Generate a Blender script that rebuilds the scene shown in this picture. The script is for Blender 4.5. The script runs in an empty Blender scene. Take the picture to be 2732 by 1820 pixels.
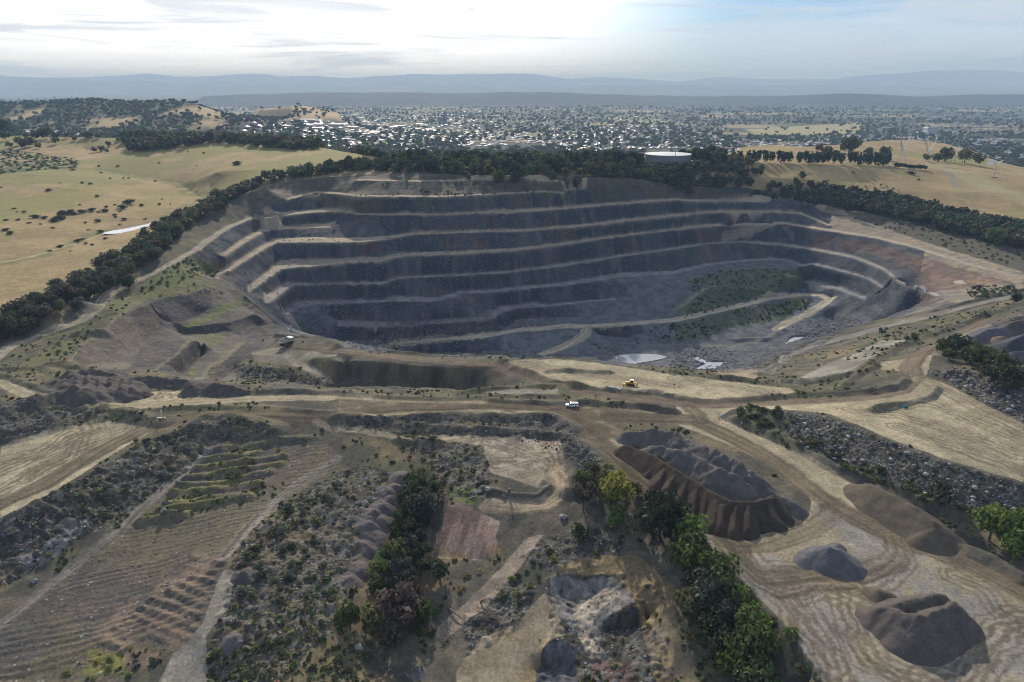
import bpy, math, random
import numpy as np
from mathutils import Vector, Matrix

# ------------------------------------------------------------------ camera, sky, sun, exposure
SC = bpy.context.scene
F_PX, CX, CY, CAM_H = 1821.0, 1366.0, 910.0, 120.0
PITCH = math.radians(20.2)
cam_data = bpy.data.cameras.new('camera')
cam_data.sensor_fit = 'HORIZONTAL'
cam_data.sensor_width = 36.0
cam_data.lens = 36.0 * F_PX / 2732.0
cam_data.clip_start, cam_data.clip_end = 1.0, 120000.0
cam = bpy.data.objects.new('camera', cam_data)
SC.collection.objects.link(cam)
cam.location = (0, 0, CAM_H)
cam.rotation_euler = (math.radians(90) - PITCH, 0, 0)
SC.camera = cam

HAZE_D = 1 / 12500.0
SUN_EL, SUN_AZ = math.radians(28), math.radians(-8)      # azimuth measured from +Y towards +X
world = bpy.data.worlds.new("World")
SC.world = world
world.use_nodes = True
wn, wl = world.node_tree.nodes, world.node_tree.links
wn.clear()
def wnode(t, **kw):
    n = wn.new(t)
    for k, v in kw.items(): setattr(n, k, v)
    return n
w_out = wnode('ShaderNodeOutputWorld')
w_bg = wnode('ShaderNodeBackground')
w_bg.inputs['Strength'].default_value = 0.10
w_sky = wnode('ShaderNodeTexSky')
w_sky.sky_type = 'NISHITA'
w_sky.sun_disc = False
w_sky.sun_elevation = SUN_EL
w_sky.sun_rotation = SUN_AZ
w_sky.altitude = 150
w_sky.air_density, w_sky.dust_density, w_sky.ozone_density = 1.0, 0.9, 2.5
# cloud layer: noise on a flat sheet high above the ground, reached along each sky direction
w_tc = wnode('ShaderNodeTexCoord')
w_sep = wnode('ShaderNodeSeparateXYZ')
wl.new(w_tc.outputs['Generated'], w_sep.inputs[0])
def wmath(op, a, b=None, c=None, clamp=False):
    n = wnode('ShaderNodeMath', operation=op, use_clamp=clamp)
    for i, v in enumerate((a, b, c)):
        if v is None: continue
        if isinstance(v, (int, float)): n.inputs[i].default_value = v
        else: wl.new(v, n.inputs[i])
    return n.outputs[0]
zc = wmath('ADD', wmath('MAXIMUM', w_sep.outputs['Z'], 0.0), 0.045)
cxn = wmath('DIVIDE', w_sep.outputs['X'], zc)
cyn = wmath('DIVIDE', w_sep.outputs['Y'], zc)
w_comb = wnode('ShaderNodeCombineXYZ')
wl.new(cxn, w_comb.inputs[0]); wl.new(cyn, w_comb.inputs[1])
def wnoise(scale, detail, rough, off, stretch=(1, 1, 1), dist=0.0):
    mp = wnode('ShaderNodeMapping')
    mp.inputs['Location'].default_value = off
    mp.inputs['Scale'].default_value = stretch
    wl.new(w_comb.outputs[0], mp.inputs['Vector'])
    n = wnode('ShaderNodeTexNoise')
    n.inputs['Scale'].default_value = scale
    n.inputs['Detail'].default_value = detail
    n.inputs['Roughness'].default_value = rough
    n.inputs['Distortion'].default_value = dist
    wl.new(mp.outputs[0], n.inputs['Vector'])
    return n.outputs['Fac']
def wramp(v, a, b):
    n = wnode('ShaderNodeMapRange', interpolation_type='SMOOTHSTEP')
    n.inputs['From Min'].default_value = a; n.inputs['From Max'].default_value = b
    wl.new(v, n.inputs['Value'])
    return n.outputs['Result']
# thin high veil that whitens the sky round the sun, thinning out to the right
sun_dir = Vector((math.sin(SUN_AZ) * math.cos(SUN_EL), math.cos(SUN_AZ) * math.cos(SUN_EL), math.sin(SUN_EL)))
w_dot = wnode('ShaderNodeVectorMath', operation='DOT_PRODUCT')
wl.new(w_tc.outputs['Generated'], w_dot.inputs[0])
w_dot.inputs[1].default_value = Vector((-0.33, 0.91, 0.26)).normalized()
veil = wmath('MULTIPLY', wramp(w_dot.outputs['Value'], 0.79, 0.97), wmath('ADD', wmath('MULTIPLY', wnoise(0.35, 4, 0.55, (3.1, 1.7, 0)), 0.7), 0.55), clamp=True)
w_c2 = wnode('ShaderNodeCombineXYZ')
wl.new(wmath('DIVIDE', w_sep.outputs['X'], wmath('ADD', wmath('ABSOLUTE', w_sep.outputs['Y']), 0.3)), w_c2.inputs[0]); wl.new(w_sep.outputs['Z'], w_c2.inputs[1])
w_comb = w_c2
cloud = wramp(wnoise(1.0, 8, 0.60, (1.32, 4.4, 0.0), (3.6, 38.0, 1), 0.9), 0.48, 0.64)
streak = wramp(wnoise(1.0, 6, 0.62, (8.2, 0.4, 2.0), (1.1, 15.0, 1), 0.5), 0.40, 0.60)
def wmix(f, a, b):
    n = wnode('ShaderNodeMix', data_type='RGBA')
    for s, v in ((n.inputs[0], f), (n.inputs[6], a), (n.inputs[7], b)):
        if isinstance(v, (int, float)): s.default_value = v
        elif isinstance(v, tuple): s.default_value = v
        else: wl.new(v, s)
    return n.outputs[2]
w_tint = wnode('ShaderNodeVectorMath', operation='MULTIPLY')
w_tint.inputs[1].default_value = (0.52, 0.74, 1.06)
wl.new(w_sky.outputs['Color'], w_tint.inputs[0])
c1 = wmix(wmath('MULTIPLY', streak, 0.6), w_tint.outputs[0], (9.2, 10.0, 11.2, 1))
c2 = wmix(veil, c1, (19.2, 19.4, 19.9, 1))
c3 = wmix(wmath('MULTIPLY', cloud, 0.75), c2, (7.6, 8.1, 8.8, 1))
wl.new(c3, w_bg.inputs['Color'])
wl.new(w_bg.outputs[0], w_out.inputs['Surface'])

sun_data = bpy.data.lights.new('sun', 'SUN')
sun_data.energy = 4.9
sun_data.angle = math.radians(0.9)
sun_data.color = (1.0, 0.91, 0.78)
sun = bpy.data.objects.new('sun', sun_data)
SC.collection.objects.link(sun)
sun.rotation_euler = (-sun_dir).to_track_quat('-Z', 'Y').to_euler()

SC.view_settings.view_transform = 'Standard'
SC.view_settings.look = 'None'
SC.view_settings.gamma = 1.0
SC.view_settings.use_curve_mapping = False
SC.view_settings.exposure = 0.0
SC.cycles.max_bounces = 4
SC.cycles.diffuse_bounces = 2
SC.cycles.glossy_bounces = 2
SC.cycles.transmission_bounces = 2
SC.cycles.volume_bounces = 0
SC.cycles.transparent_max_bounces = 4
SC.cycles.use_denoising = True
SC.cycles.filter_width = 1.05

rng = np.random.default_rng(7)
random.seed(7)
C = SC.collection

# ------------------------------------------------------------------ pixels of the survey photo <-> ground points
VIEWS = {'A': (0, 300, .38265), 'B': (900, 380, .38265), 'C': (1800, 380, .3959), 'D': (0, 800, .38265), 'E': (900, 900, .38265),
         'F': (1800, 900, .3959), 'G': (0, 1220, .38265), 'H': (900, 1220, .38265), 'I': (1800, 1220, .3959), 'S': (0, 0, 1.0)}
sp, cp = math.sin(PITCH), math.cos(PITCH)
def px(tag, x, y):
    ox, oy, s = VIEWS[tag]
    return ox + s * x, oy + s * y
def ray(sx, sy):
    xc, yc = (sx - CX) / F_PX, -(sy - CY) / F_PX
    return xc, cp + yc * sp, -sp + yc * cp
def at_z(sx, sy, z):
    d = ray(sx, sy); t = (z - CAM_H) / d[2]
    return d[0] * t, d[1] * t, z
def at_dist(sx, sy, Y):
    d = ray(sx, sy); t = Y / d[1]
    return d[0] * t, Y, CAM_H + d[2] * t

# ------------------------------------------------------------------ terrain grid (fine near the camera, coarser with distance)
NU = 1100
rows = [84.0]
dv = 0.0024
while rows[-1] < 38000:
    if rows[-1] > 1150: dv = min(dv * 1.012, 0.012)
    rows.append(rows[-1] * (1 + (dv * .48 if 395 < rows[-1] < 790 else dv)))
rows = np.array(rows); LR = np.log(rows); NV = len(rows)
UM = np.interp(LR, [math.log(84), math.log(400), math.log(1500), math.log(38000)], [1.12, .92, .84, .82])
def to_ij(X, Y):
    lv = np.log(np.maximum(Y, 1.0))
    i = np.interp(lv, LR, np.arange(NV))
    um = np.interp(lv, LR, UM)
    return i, ((X / Y) / um + 1) * .5 * (NU - 1)
S_ = np.linspace(-1, 1, NU)
GX = (rows * UM)[:, None] * S_[None, :]
GY = np.repeat(rows[:, None], NU, 1)
CELL = (rows * np.where((rows > 395) & (rows < 790), .0017, .0024))[:, None]

LAT = rng.random((256, 256)).astype(np.float32)
def vnoise(X, Y, scale, seed=0):
    x = X / scale + seed * 37.17; y = Y / scale + seed * 91.31
    xi = np.floor(x).astype(np.int64); yi = np.floor(y).astype(np.int64)
    fx = x - xi; fy = y - yi
    fx = fx * fx * (3 - 2 * fx); fy = fy * fy * (3 - 2 * fy)
    a = LAT[yi & 255, xi & 255]; b = LAT[yi & 255, (xi + 1) & 255]
    c = LAT[(yi + 1) & 255, xi & 255]; d = LAT[(yi + 1) & 255, (xi + 1) & 255]
    return (a + (b - a) * fx) * (1 - fy) + (c + (d - c) * fx) * fy - .5
def fbm(X, Y, scale, octs, seed=0, gain=.55, cell=None):
    out = 0; amp = 1.0; s = scale
    for k in range(octs):
        n = vnoise(X * (1 + .01 * k) + Y * .13 * k, Y - X * .13 * k, s, seed + k)
        if cell is not None: n = n * np.clip(s / (cell * 2.0) - .4, 0, 1)
        out = out + n * amp
        amp *= gain; s *= .5
    return out * 1.6
def smooth(a, lo, hi):
    t = np.clip((a - lo) / (hi - lo), 0, 1)
    return t * t * (3 - 2 * t)

BENCHES = []
CONS = []                                   # polylines of ground points (X, Y, z)
def K(*segs):
    pts = []
    for tag, lst in segs:
        for x, y, z in lst: pts.append(at_z(*px(tag, x, y), z))
    CONS.append(np.array(pts))
def KW(*pts): CONS.append(np.array(pts, float))
def KF(*pts): CONS.append(np.array([at_dist(*p) for p in pts]))
CHAIN = []
def bench(z0, z1, w, *segs, join=False):
    """a quarry bench: front edge traced, back edge w photo pixels farther; level runs through the listed heights"""
    pp = [px(tag, x, y) for tag, lst in segs for x, y in lst]
    n = len(pp)
    zs = np.interp(np.linspace(0, 1, n), np.linspace(0, 1, len(z1) + 1) if isinstance(z1, tuple) else [0, 1], (z0,) + z1 if isinstance(z1, tuple) else [z0, z1])
    ww = w if isinstance(w, (list, tuple)) else [w] * n
    ww = np.interp(np.linspace(0, 1, n), np.linspace(0, 1, len(ww)), ww)
    fr = np.array([at_z(p[0], p[1], z) for p, z in zip(pp, zs)])
    bk = np.array([at_z(p[0], p[1] - k, z) for p, z, k in zip(pp, zs, ww)])
    if join: CHAIN[-1] = (np.concatenate([CHAIN[-1][0], fr]), np.concatenate([CHAIN[-1][1], bk]))
    else: CHAIN.append((fr, bk))
def settle_benches():
    """keep every face at 70 degrees or less and every bench at least 3 m wide, working down the wall"""
    done = []
    for fr, bk in CHAIN:
        uf, ub = fr[:, 0] / fr[:, 1], bk[:, 0] / bk[:, 1]
        of, ob = np.argsort(uf), np.argsort(ub)
        u = np.arange(max(uf.min(), ub.min()), min(uf.max(), ub.max()), .0025)
        yf, yb = np.interp(u, uf[of], fr[of, 1]), np.interp(u, ub[ob], bk[ob, 1]); z = np.interp(u, uf[of], fr[of, 2])
        lim = np.full(len(u), 1e9)
        for u2, yf2, z2 in done:
            k = (u >= u2[0]) & (u <= u2[-1])
            lim[k] = np.minimum(lim[k], np.interp(u[k], u2, yf2) - np.maximum(np.interp(u[k], u2, z2) - z[k], 1) / math.tan(math.radians(66)))
        yb = np.minimum(yb, lim); yf = np.minimum(yf, yb - 3.0)
        ker = np.array([.25, .5, .25]); yb[1:-1] = np.convolve(yb, ker, 'valid'); yf[1:-1] = np.convolve(yf, ker, 'valid')
        done.append((u, yf, z))
        A_, B_ = np.stack([u * yf, yf, z], -1), np.stack([u * yb, yb, z], -1)
        CONS.append(A_); CONS.append(B_); BENCHES.append(np.concatenate([A_[:, :2], B_[::-1, :2]]))
    return done

# --- far quarry wall, bench by bench (upper to lower)
K(('S', [(708, 493, 28), (800, 478, 33)]), ('B', [(330, 222, 39), (620, 222, 40), (900, 228, 40), (1300, 225, 41), (1700, 240, 37), (2100, 262, 31)]), ('C', [(0, 296, 21), (560, 318, 14), (850, 325, 12)]))
bench(36, 35, 3, ('B', [(120, 264), (550, 272), (850, 268), (1250, 265), (1600, 272)]))
bench(20, (26, 26, 25), [4, 4, 4, 3, 3], ('A', [(2000, 610), (2200, 560), (2352, 568)]), ('B', [(130, 378), (400, 378), (700, 380), (900, 373), (1080, 362), (1450, 345), (1750, 325)]))
bench(9, (11, 11, 10.5), [8, 8, 7, 4], ('A', [(1950, 722), (2140, 702), (2300, 690)]), ('B', [(60, 488), (130, 500), (330, 506), (600, 506), (850, 495), (1200, 490), (1500, 472), (1900, 436), (2352, 400)]))
bench(8, (5, 0, -7, -12), [4, 3], ('C', [(120, 396), (300, 395), (780, 405), (1000, 462), (1400, 572)]), join=True)
bench(-1, -1, 10, ('A', [(2340, 800), (2100, 808), (1860, 822), (1700, 910), (1560, 1010)]))
bench(-10, (-9, -8, -6, -4, -4, -4, -4, -4), [9, 12, 14, 7, 4, 4], ('A', [(1430, 1162), (1600, 1105), (1750, 1008), (1900, 920), (1960, 908), (2200, 906)]), ('B', [(0, 700), (200, 692), (400, 668), (540, 642), (850, 632), (1300, 618), (1700, 585), (2000, 548), (2352, 512)]))
bench(-4.5, (-5, -7, -9, -14), 4, ('C', [(120, 482), (300, 470), (650, 470), (850, 484), (1050, 565)]), join=True)
bench(-23, (-21.5, -20, -17, -17, -17, -17, -17, -16.5), [14, 22, 14, 7, 8, 5, 4, 4], ('A', [(1730, 1258), (1880, 1148), (1960, 1090), (2170, 1075), (2300, 1060)]), ('B', [(60, 838), (300, 826), (400, 800), (520, 790), (850, 778), (1200, 757), (1500, 722), (1850, 670), (2352, 608)]), ('C', [(300, 560), (740, 548)]))
bench(-16.5, (-16.5, -16.5, -16, -16), [4, 6, 6, 7], ('C', [(800, 558), (1000, 592), (1350, 645), (1640, 718), (2000, 832), (2354, 925)]), join=True)
bench(-30, (-34, -34, -34, -34, -34, -31, -28), [24, 16, 9, 6, 5, 5, 5, 6, 6], ('A', [(1840, 1335), (1900, 1312), (2050, 1202), (2200, 1188), (2340, 1182)]), ('B', [(0, 978), (250, 968), (540, 922), (700, 910), (1000, 912), (1300, 893), (1600, 860), (2000, 795), (2352, 748)]), ('C', [(200, 688), (400, 674), (700, 692), (850, 712), (1200, 778), (1400, 855), (1520, 945), (1640, 988)]))
K(('C', [(330, 652, -33), (420, 615, -30), (560, 578, -24), (740, 552, -17)]))
bench(-46, (-47, -47, -47, -47, -44, -38), [22, 16, 9, 5, 12, 4, 4, 4], ('A', [(1970, 1432), (2050, 1375), (2180, 1338)]), ('B', [(60, 1124), (300, 1112), (560, 1106), (700, 1106), (880, 1052), (1050, 1048), (1300, 1022), (1600, 996), (2000, 938)]), ('C', [(0, 892), (200, 838), (400, 808), (640, 790), (770, 802), (860, 835), (930, 822), (1290, 914), (1420, 992)]))
bench(-60, (-60, -60, -60), [14, 8, 8, 18, 4, 4], ('B', [(0, 1284), (250, 1278), (500, 1276), (620, 1262), (900, 1245), (1060, 1240), (1140, 1185), (1250, 1152), (1500, 1140), (1750, 1115), (1940, 1098)]))
bench(-58, -50, 8, ('C', [(860, 940), (1100, 992), (1290, 1064)]))
settled = settle_benches()
# pit floor and its haul loop
K(('B', [(60, 1395, -70), (300, 1370, -72), (640, 1340, -72), (900, 1320, -71), (1190, 1290, -71), (1250, 1235, -70), (1500, 1222, -69), (1800, 1215, -67)]))
K(('B', [(340, 1425, -72), (420, 1405, -71.5), (600, 1388, -71), (1000, 1362, -70), (1300, 1325, -69), (1600, 1295, -68.5), (1750, 1290, -68), (2000, 1275, -67), (2352, 1243, -65.5)]), ('C', [(200, 1160, -64), (400, 1118, -62.5), (640, 1060, -61), (850, 1036, -60), (980, 1040, -60), (1050, 1066, -61)]))
K(('B', [(340, 1410, -72), (420, 1388, -71.5), (600, 1372, -71), (1000, 1340, -70), (1300, 1285, -69), (1600, 1270, -68.5), (1750, 1272, -68), (2000, 1258, -67), (2352, 1228, -65.5)]), ('C', [(200, 1142, -64), (400, 1100, -62.5), (640, 1045, -61), (850, 1020, -60), (980, 1024, -60), (1060, 1052, -61)]))
K(('C', [(1050, 1072, -61), (960, 1110, -64), (860, 1170, -68), (740, 1222, -71), (690, 1260, -73), (660, 1310, -74), (400, 1368, -75), (0, 1364, -75)]), ('B', [(1830, 1350, -75)]))
K(('B', [(1745, 1300, -68), (1700, 1360, -70), (1560, 1430, -71.5), (1440, 1472, -72.5)]))
K(('B', [(1460, 1345, -74), (1560, 1318, -72), (1690, 1310, -70.5)]))
K(('C', [(0, 1230, -66.5), (300, 1250, -71), (600, 1200, -70), (720, 1120, -66), (950, 1060, -61.5)]))
K(('C', [(0, 1128, -64), (150, 1020, -55), (260, 962, -50)]))
K(('C', [(60, 935, -49), (330, 868, -45), (640, 852, -44), (850, 912, -47)]))
K(('C', [(330, 985, -52), (640, 1000, -55), (860, 985, -57)]))
K(('C', [(0, 1420, -75), (300, 1440, -75), (560, 1420, -75), (760, 1350, -74.5), (960, 1330, -74), (1100, 1270, -72), (1050, 1180, -70)]))
K(('C', [(1190, 1150, -60), (1280, 1215, -58), (1480, 1180, -51), (1660, 1130, -45)]))
K(('C', [(1225, 1085, -53), (1330, 1040, -45.5), (1490, 1150, -47)]))
K(('C', [(1370, 1030, -44), (1440, 1005, -42), (1520, 1010, -40), (1660, 1095, -38)]))
K(('C', [(1640, 1000, -30), (1780, 1040, -28), (1900, 1080, -22), (1700, 1130, -30)]))
# near rim of the pit: truck ramp, dozer platform, right-hand ramp
K(('D', [(1960, 300, -15), (2100, 320, -13), (2250, 340, -12)]), ('E', [(0, 110, -10), (400, 150, -8), (900, 195, -6), (1150, 208, -5), (1500, 315, -2), (1700, 375, -.5), (2000, 415, 0), (2352, 455, 0)]))
K(('D', [(1930, 262, -15), (2060, 265, -14), (2352, 288, -11)]), ('E', [(0, 62, -10), (300, 106, -9), (650, 140, -8), (1000, 136, -6), (1180, 152, -4)]))
K(('E', [(1180, 156, -3.5), (1500, 140, -3), (1800, 165, -3), (2100, 215, -3), (2352, 250, -3)]), ('F', [(0, 224, -3), (300, 276, -2.5), (600, 312, -2), (780, 335, -1.5)]))
K(('D', [(2000, 235, -52), (2250, 255, -64)]), ('E', [(60, 40, -71), (300, 82, -73), (420, 112, -74), (560, 120, -80), (1000, 112, -79), (1250, 100, -76), (1430, 116, -72.5), (1600, 110, -73), (1900, 140, -75), (2100, 188, -75.5), (2330, 225, -76)]), ('F', [(60, 215, -75.5), (300, 250, -75), (520, 280, -66)]))
K(('E', [(1800, 60, -75), (2000, 95, -75.5), (2352, 60, -75)]), ('F', [(0, 120, -75.5), (250, 130, -75.5), (420, 200, -74)]))
K(('C', [(2354, 1035, 2), (2000, 1115, -6), (1700, 1195, -14), (1400, 1262, -24), (1000, 1372, -36), (800, 1450, -42), (600, 1560, -46)]))
K(('C', [(2354, 1010, 2), (2000, 1090, -6), (1700, 1168, -14), (1400, 1225, -24), (1000, 1330, -36), (780, 1400, -42), (560, 1500, -49)]))
K(('C', [(2354, 1105, 5), (2000, 1200, 1), (1600, 1335, -5), (1300, 1440, -10)]), ('F', [(1000, 190, -12), (760, 275, -12)]))
K(('F', [(800, 320, -2), (1000, 270, -3), (1300, 140, -3), (1500, 60, -2)]), ('C', [(1700, 1380, -1), (2000, 1260, 3), (2354, 1140, 6)]))
K(('D', [(1750, 380, -16), (2000, 400, -15), (2150, 455, -16.5), (2250, 535, -18), (2352, 592, -19.5)]), ('E', [(0, 305, -19), (150, 345, -19.5)]))
K(('D', [(2160, 418, -14), (2250, 392, -12.5)]), ('E', [(0, 165, -10.5), (300, 172, -9), (620, 210, -8), (900, 220, -7), (1080, 214, -6), (1250, 268, -4), (1450, 335, -2)]))
K(('E', [(60, 262, -18), (300, 326, -18.5), (560, 362, -18.5), (850, 372, -17), (930, 368, -16), (1100, 345, -9), (1300, 340, -3)]))
K(('D', [(1600, 582, -2), (1900, 612, -1.5), (2352, 640, -1)]), ('E', [(300, 362, -1), (500, 366, -1), (870, 390, -1.5), (1200, 352, -1.5), (1560, 346, -1)]))
K(('D', [(1640, 440, -17), (1900, 472, -16.5), (2150, 495, -17), (2300, 550, -18)]))
K(('D', [(1640, 545, -19), (1850, 560, -20), (2050, 575, -20.5), (2300, 612, -20.5)]), ('E', [(200, 350, -20), (700, 366, -19)]))
KW((-140, 402, -36), (-120, 397, -41), (-95, 392, -44), (-40, 392, -46), (60, 392, -46), (120, 396, -46), (150, 405, -48))
KW((-88, 362, -26), (0, 360, -28), (100, 360, -28))
# left side: perimeter road, spur and near-left faces
K(('A', [(1950, 715, 10), (1750, 745, 9), (1600, 808, 8), (1450, 905, 7), (1375, 970, 6), (1150, 1100, 4), (940, 1192, 2), (850, 1232, 1.5), (760, 1290, 1), (700, 1350, .5), (650, 1410, 0), (560, 1490, -1), (300, 1568, -1.5)]), ('D', [(100, 350, -2), (0, 480, -2)]))
K(('A', [(1950, 700, 10), (1750, 728, 9), (1600, 780, 8), (1430, 890, 7), (1340, 950, 6), (1120, 1072, 4), (900, 1178, 2), (720, 1250, 1), (630, 1350, .5), (560, 1430, 0), (300, 1530, -1.5)]), ('D', [(60, 280, -2), (-60, 380, -2)]))
K(('S', [(708, 495, 32), (631, 530, 22), (509, 602, 14), (402, 706, 6), (291, 771, 3), (214, 824, 1), (96, 882, -1), (-40, 920, -2)]))
K(('A', [(1430, 1160, -4), (1560, 1165, -6), (1730, 1290, -15), (1880, 1410, -28)]), ('D', [(1890, 160, -35), (1960, 240, -42)]))
K(('A', [(1000, 1340, -3.5), (1110, 1292, -4.5), (1300, 1275, -6), (1420, 1230, -6)]))
K(('D', [(1080, 140, -13), (1250, 165, -15), (1380, 112, -16), (1460, 60, -14)]))
K(('D', [(1290, 190, -17), (1600, 156, -19), (1800, 100, -21)]))
K(('D', [(1250, 245, -20), (1600, 222, -23)]))
K(('D', [(0, 510, -1), (240, 500, -1.5), (480, 440, -2), (560, 325, -2), (700, 210, -1.5), (860, 95, -1), (1000, 45, -1), (1060, 10, -1.5)]))
K(('D', [(560, 455, -4), (800, 445, -6), (900, 392, -8), (1000, 300, -11), (1130, 190, -14)]))
K(('D', [(1090, 490, -5), (1240, 385, -9), (1360, 285, -13), (1420, 288, -14)]))
K(('D', [(1230, 530, -15), (1340, 450, -19), (1450, 335, -22), (1560, 330, -23)]))
K(('D', [(1390, 552, -17), (1490, 458, -19.5), (1590, 390, -21.5), (1700, 290, -25), (1810, 170, -27)]))
K(('D', [(1500, 572, -21), (1620, 472, -23), (1700, 420, -20), (1850, 300, -24), (1900, 255, -30)]))
K(('D', [(340, 500, -1.5), (800, 490, -2.5), (1090, 505, -3), (1350, 560, -3)]))
# yard, roads and dumps in front
K(('D', [(0, 560, 0), (400, 690, 0), (800, 750, 0), (1300, 722, 0), (1700, 692, 0), (2352, 672, 0)]), ('E', [(500, 425, 0), (1000, 440, 0), (1500, 462, 0), (2000, 468, 0), (2352, 500, 0)]))
K(('D', [(0, 1500, -1), (600, 1200, -.5), (1000, 960, 0), (1400, 830, 0), (1800, 805, 0), (2352, 815, 0)]), ('E', [(500, 490, 0), (1000, 475, 0), (1500, 505, 0), (1700, 570, 0), (1850, 720, 0), (2050, 930, 0), (2300, 1140, 0)]))
K(('D', [(0, 1080, 0), (400, 930, 0), (800, 850, 0)]))
K(('D', [(0, 720, 2), (250, 700, 1), (500, 730, 0), (1000, 770, 0)]))
K(('F', [(0, 560, 0), (300, 690, 0), (600, 835, 0), (1000, 1085, 0), (1300, 1250, 0), (1700, 1410, 0)]), ('I', [(2354, 930, 0)]))
K(('I', [(200, 560, 0), (500, 870, 0), (800, 1220, 0), (960, 1420, 0), (1200, 1515, 0), (2000, 1515, 0), (2354, 1250, 0)]))
K(('I', [(400, 600, 0), (1000, 900, 0), (1500, 600, 0), (2100, 900, 0)]))
K(('F', [(0, 440, 0), (600, 458, 1), (1100, 432, 3), (1400, 382, 5), (1590, 300, 6.5), (1600, 200, 7), (1740, 65, 7.5)]), ('C', [(1950, 1300, 7.5), (2354, 1160, 8)]))
K(('F', [(330, 500, .5), (560, 490, 3), (760, 496, 5.5), (1000, 528, 6.5), (1400, 678, 7.5), (1800, 832, 7.5), (2354, 1000, 7)]))
K(('F', [(330, 575, .3), (520, 610, 0), (700, 690, 0), (900, 780, 0), (1200, 900, 0), (1500, 1010, 0), (1900, 1140, 0), (2354, 1290, 0)]))
K(('F', [(1200, 520, 6), (1600, 600, 7.5), (2000, 700, 7.5), (2354, 850, 7.2)]))
K(('F', [(1680, 262, 7.5), (1900, 335, 8), (2100, 455, 8), (2354, 575, 8)]))
K(('F', [(1740, 205, 9), (1950, 228, 12), (2200, 300, 13.5), (2354, 345, 14)]))
K(('F', [(1740, 120, 9), (2000, 172, 11), (2354, 310, 13)]))
K(('C', [(2000, 1310, 7), (2150, 1420, 5), (2354, 1500, 4)]))
K(('C', [(2120, 1280, 6), (2354, 1240, 5)]))
# ripped field, rubble bank, tree gully, cuts
K(('D', [(0, 1545, -1), (600, 1235, -.5), (1000, 992, 0), (1350, 872, 0), (1700, 862, 0)]))
K(('G', [(0, 900, -9), (330, 680, -9), (700, 480, -8), (950, 335, -7), (1150, 190, -6), (1400, 30, -5)]), ('D', [(1490, 1020, -4)]))
K(('G', [(300, 640, -6), (480, 520, -5), (690, 425, -4.5)]))
K(('G', [(0, 1200, -10), (800, 700, -9), (1400, 500, -8), (1900, 300, -7), (2300, 90, -6)]))
K(('G', [(0, 1568, -12), (700, 1500, -11.5), (1350, 1560, -11.5)]))
K(('D', [(1600, 1000, -4), (2200, 985, -4), (2352, 900, -2.5)]))
K(('G', [(1460, 1300, -9), (1640, 800, -6.5), (1900, 500, -5.5), (2352, 180, -5)]))
K(('G', [(1500, 1560, -13), (1900, 1350, -10), (2352, 1000, -8)]))
K(('H', [(60, 600, -7), (330, 300, -6.5), (470, 80, -5)]))
K(('H', [(200, 900, -12), (430, 450, -10), (560, 240, -8.5), (640, 130, -7)]))
K(('H', [(300, 1500, -16), (430, 1100, -14.5), (560, 760, -13), (660, 480, -11)]))
K(('E', [(0, 590, -1), (700, 545, -1), (1200, 530, -1), (1560, 560, -.8)]))
K(('E', [(450, 690, -3.5), (800, 690, -3.2), (1300, 690, -3.2), (1560, 720, -3.2)]))
K(('E', [(1050, 800, -3.5), (1300, 900, -4), (1560, 900, -4), (1570, 1090, -5)]))
K(('E', [(1000, 1120, -6), (1200, 1175, -6), (1480, 1190, -6)]))
K(('H', [(760, 345, -7.5), (950, 372, -7.5), (1130, 452, -8.5)]))
K(('H', [(680, 690, -13.5), (1060, 720, -13.5)]))
K(('H', [(1370, 520, -8.5), (1200, 800, -12), (900, 1100, -15), (650, 1290, -16.5)]))
K(('H', [(1420, 560, -8), (1500, 780, -9.5), (1700, 770, -9), (2000, 800, -8.5), (2250, 900, -8)]))
K(('H', [(1500, 850, -10), (1560, 818, -9.8), (1700, 815, -9.8), (1930, 838, -9.5)]))
K(('H', [(1560, 960, -14), (1660, 985, -14.2), (1800, 940, -13.2)]))
K(('H', [(1490, 1060, -12), (1600, 1230, -13), (1720, 1250, -14), (1850, 1430, -15)]))
K(('H', [(1840, 1130, -12.5), (1960, 1095, -11), (2070, 1050, -10), (2140, 1085, -10.3)]))
K(('H', [(1870, 1200, -15), (2020, 1200, -15), (2160, 1145, -14)]))
K(('H', [(1420, 1345, -13), (1480, 1310, -12.8), (1570, 1270, -12.5), (1640, 1310, -13)]))
K(('H', [(1400, 1500, -17.5), (1550, 1440, -17.5), (1650, 1540, -17.5)]))
K(('H', [(1000, 1300, -15), (1300, 1200, -14), (1430, 1000, -12)]))
K(('E', [(1720, 860, -2), (1800, 1000, -3.5), (1950, 1200, -5), (2120, 1380, -6)]), ('H', [(2230, 720, -6.5), (2352, 1100, -7.5)]), ('I', [(60, 1000, -7), (160, 1250, -8), (420, 1470, -8)]))
K(('H', [(2100, 300, -2), (2300, 330, -1)]), ('I', [(60, 420, -2), (220, 700, -2.5), (420, 980, -3), (650, 1250, -3), (850, 1480, -4)]))
K(('H', [(2250, 1500, -12), (2352, 1540, -11)]), ('I', [(400, 1515, -9), (900, 1530, -5)]))
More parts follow.
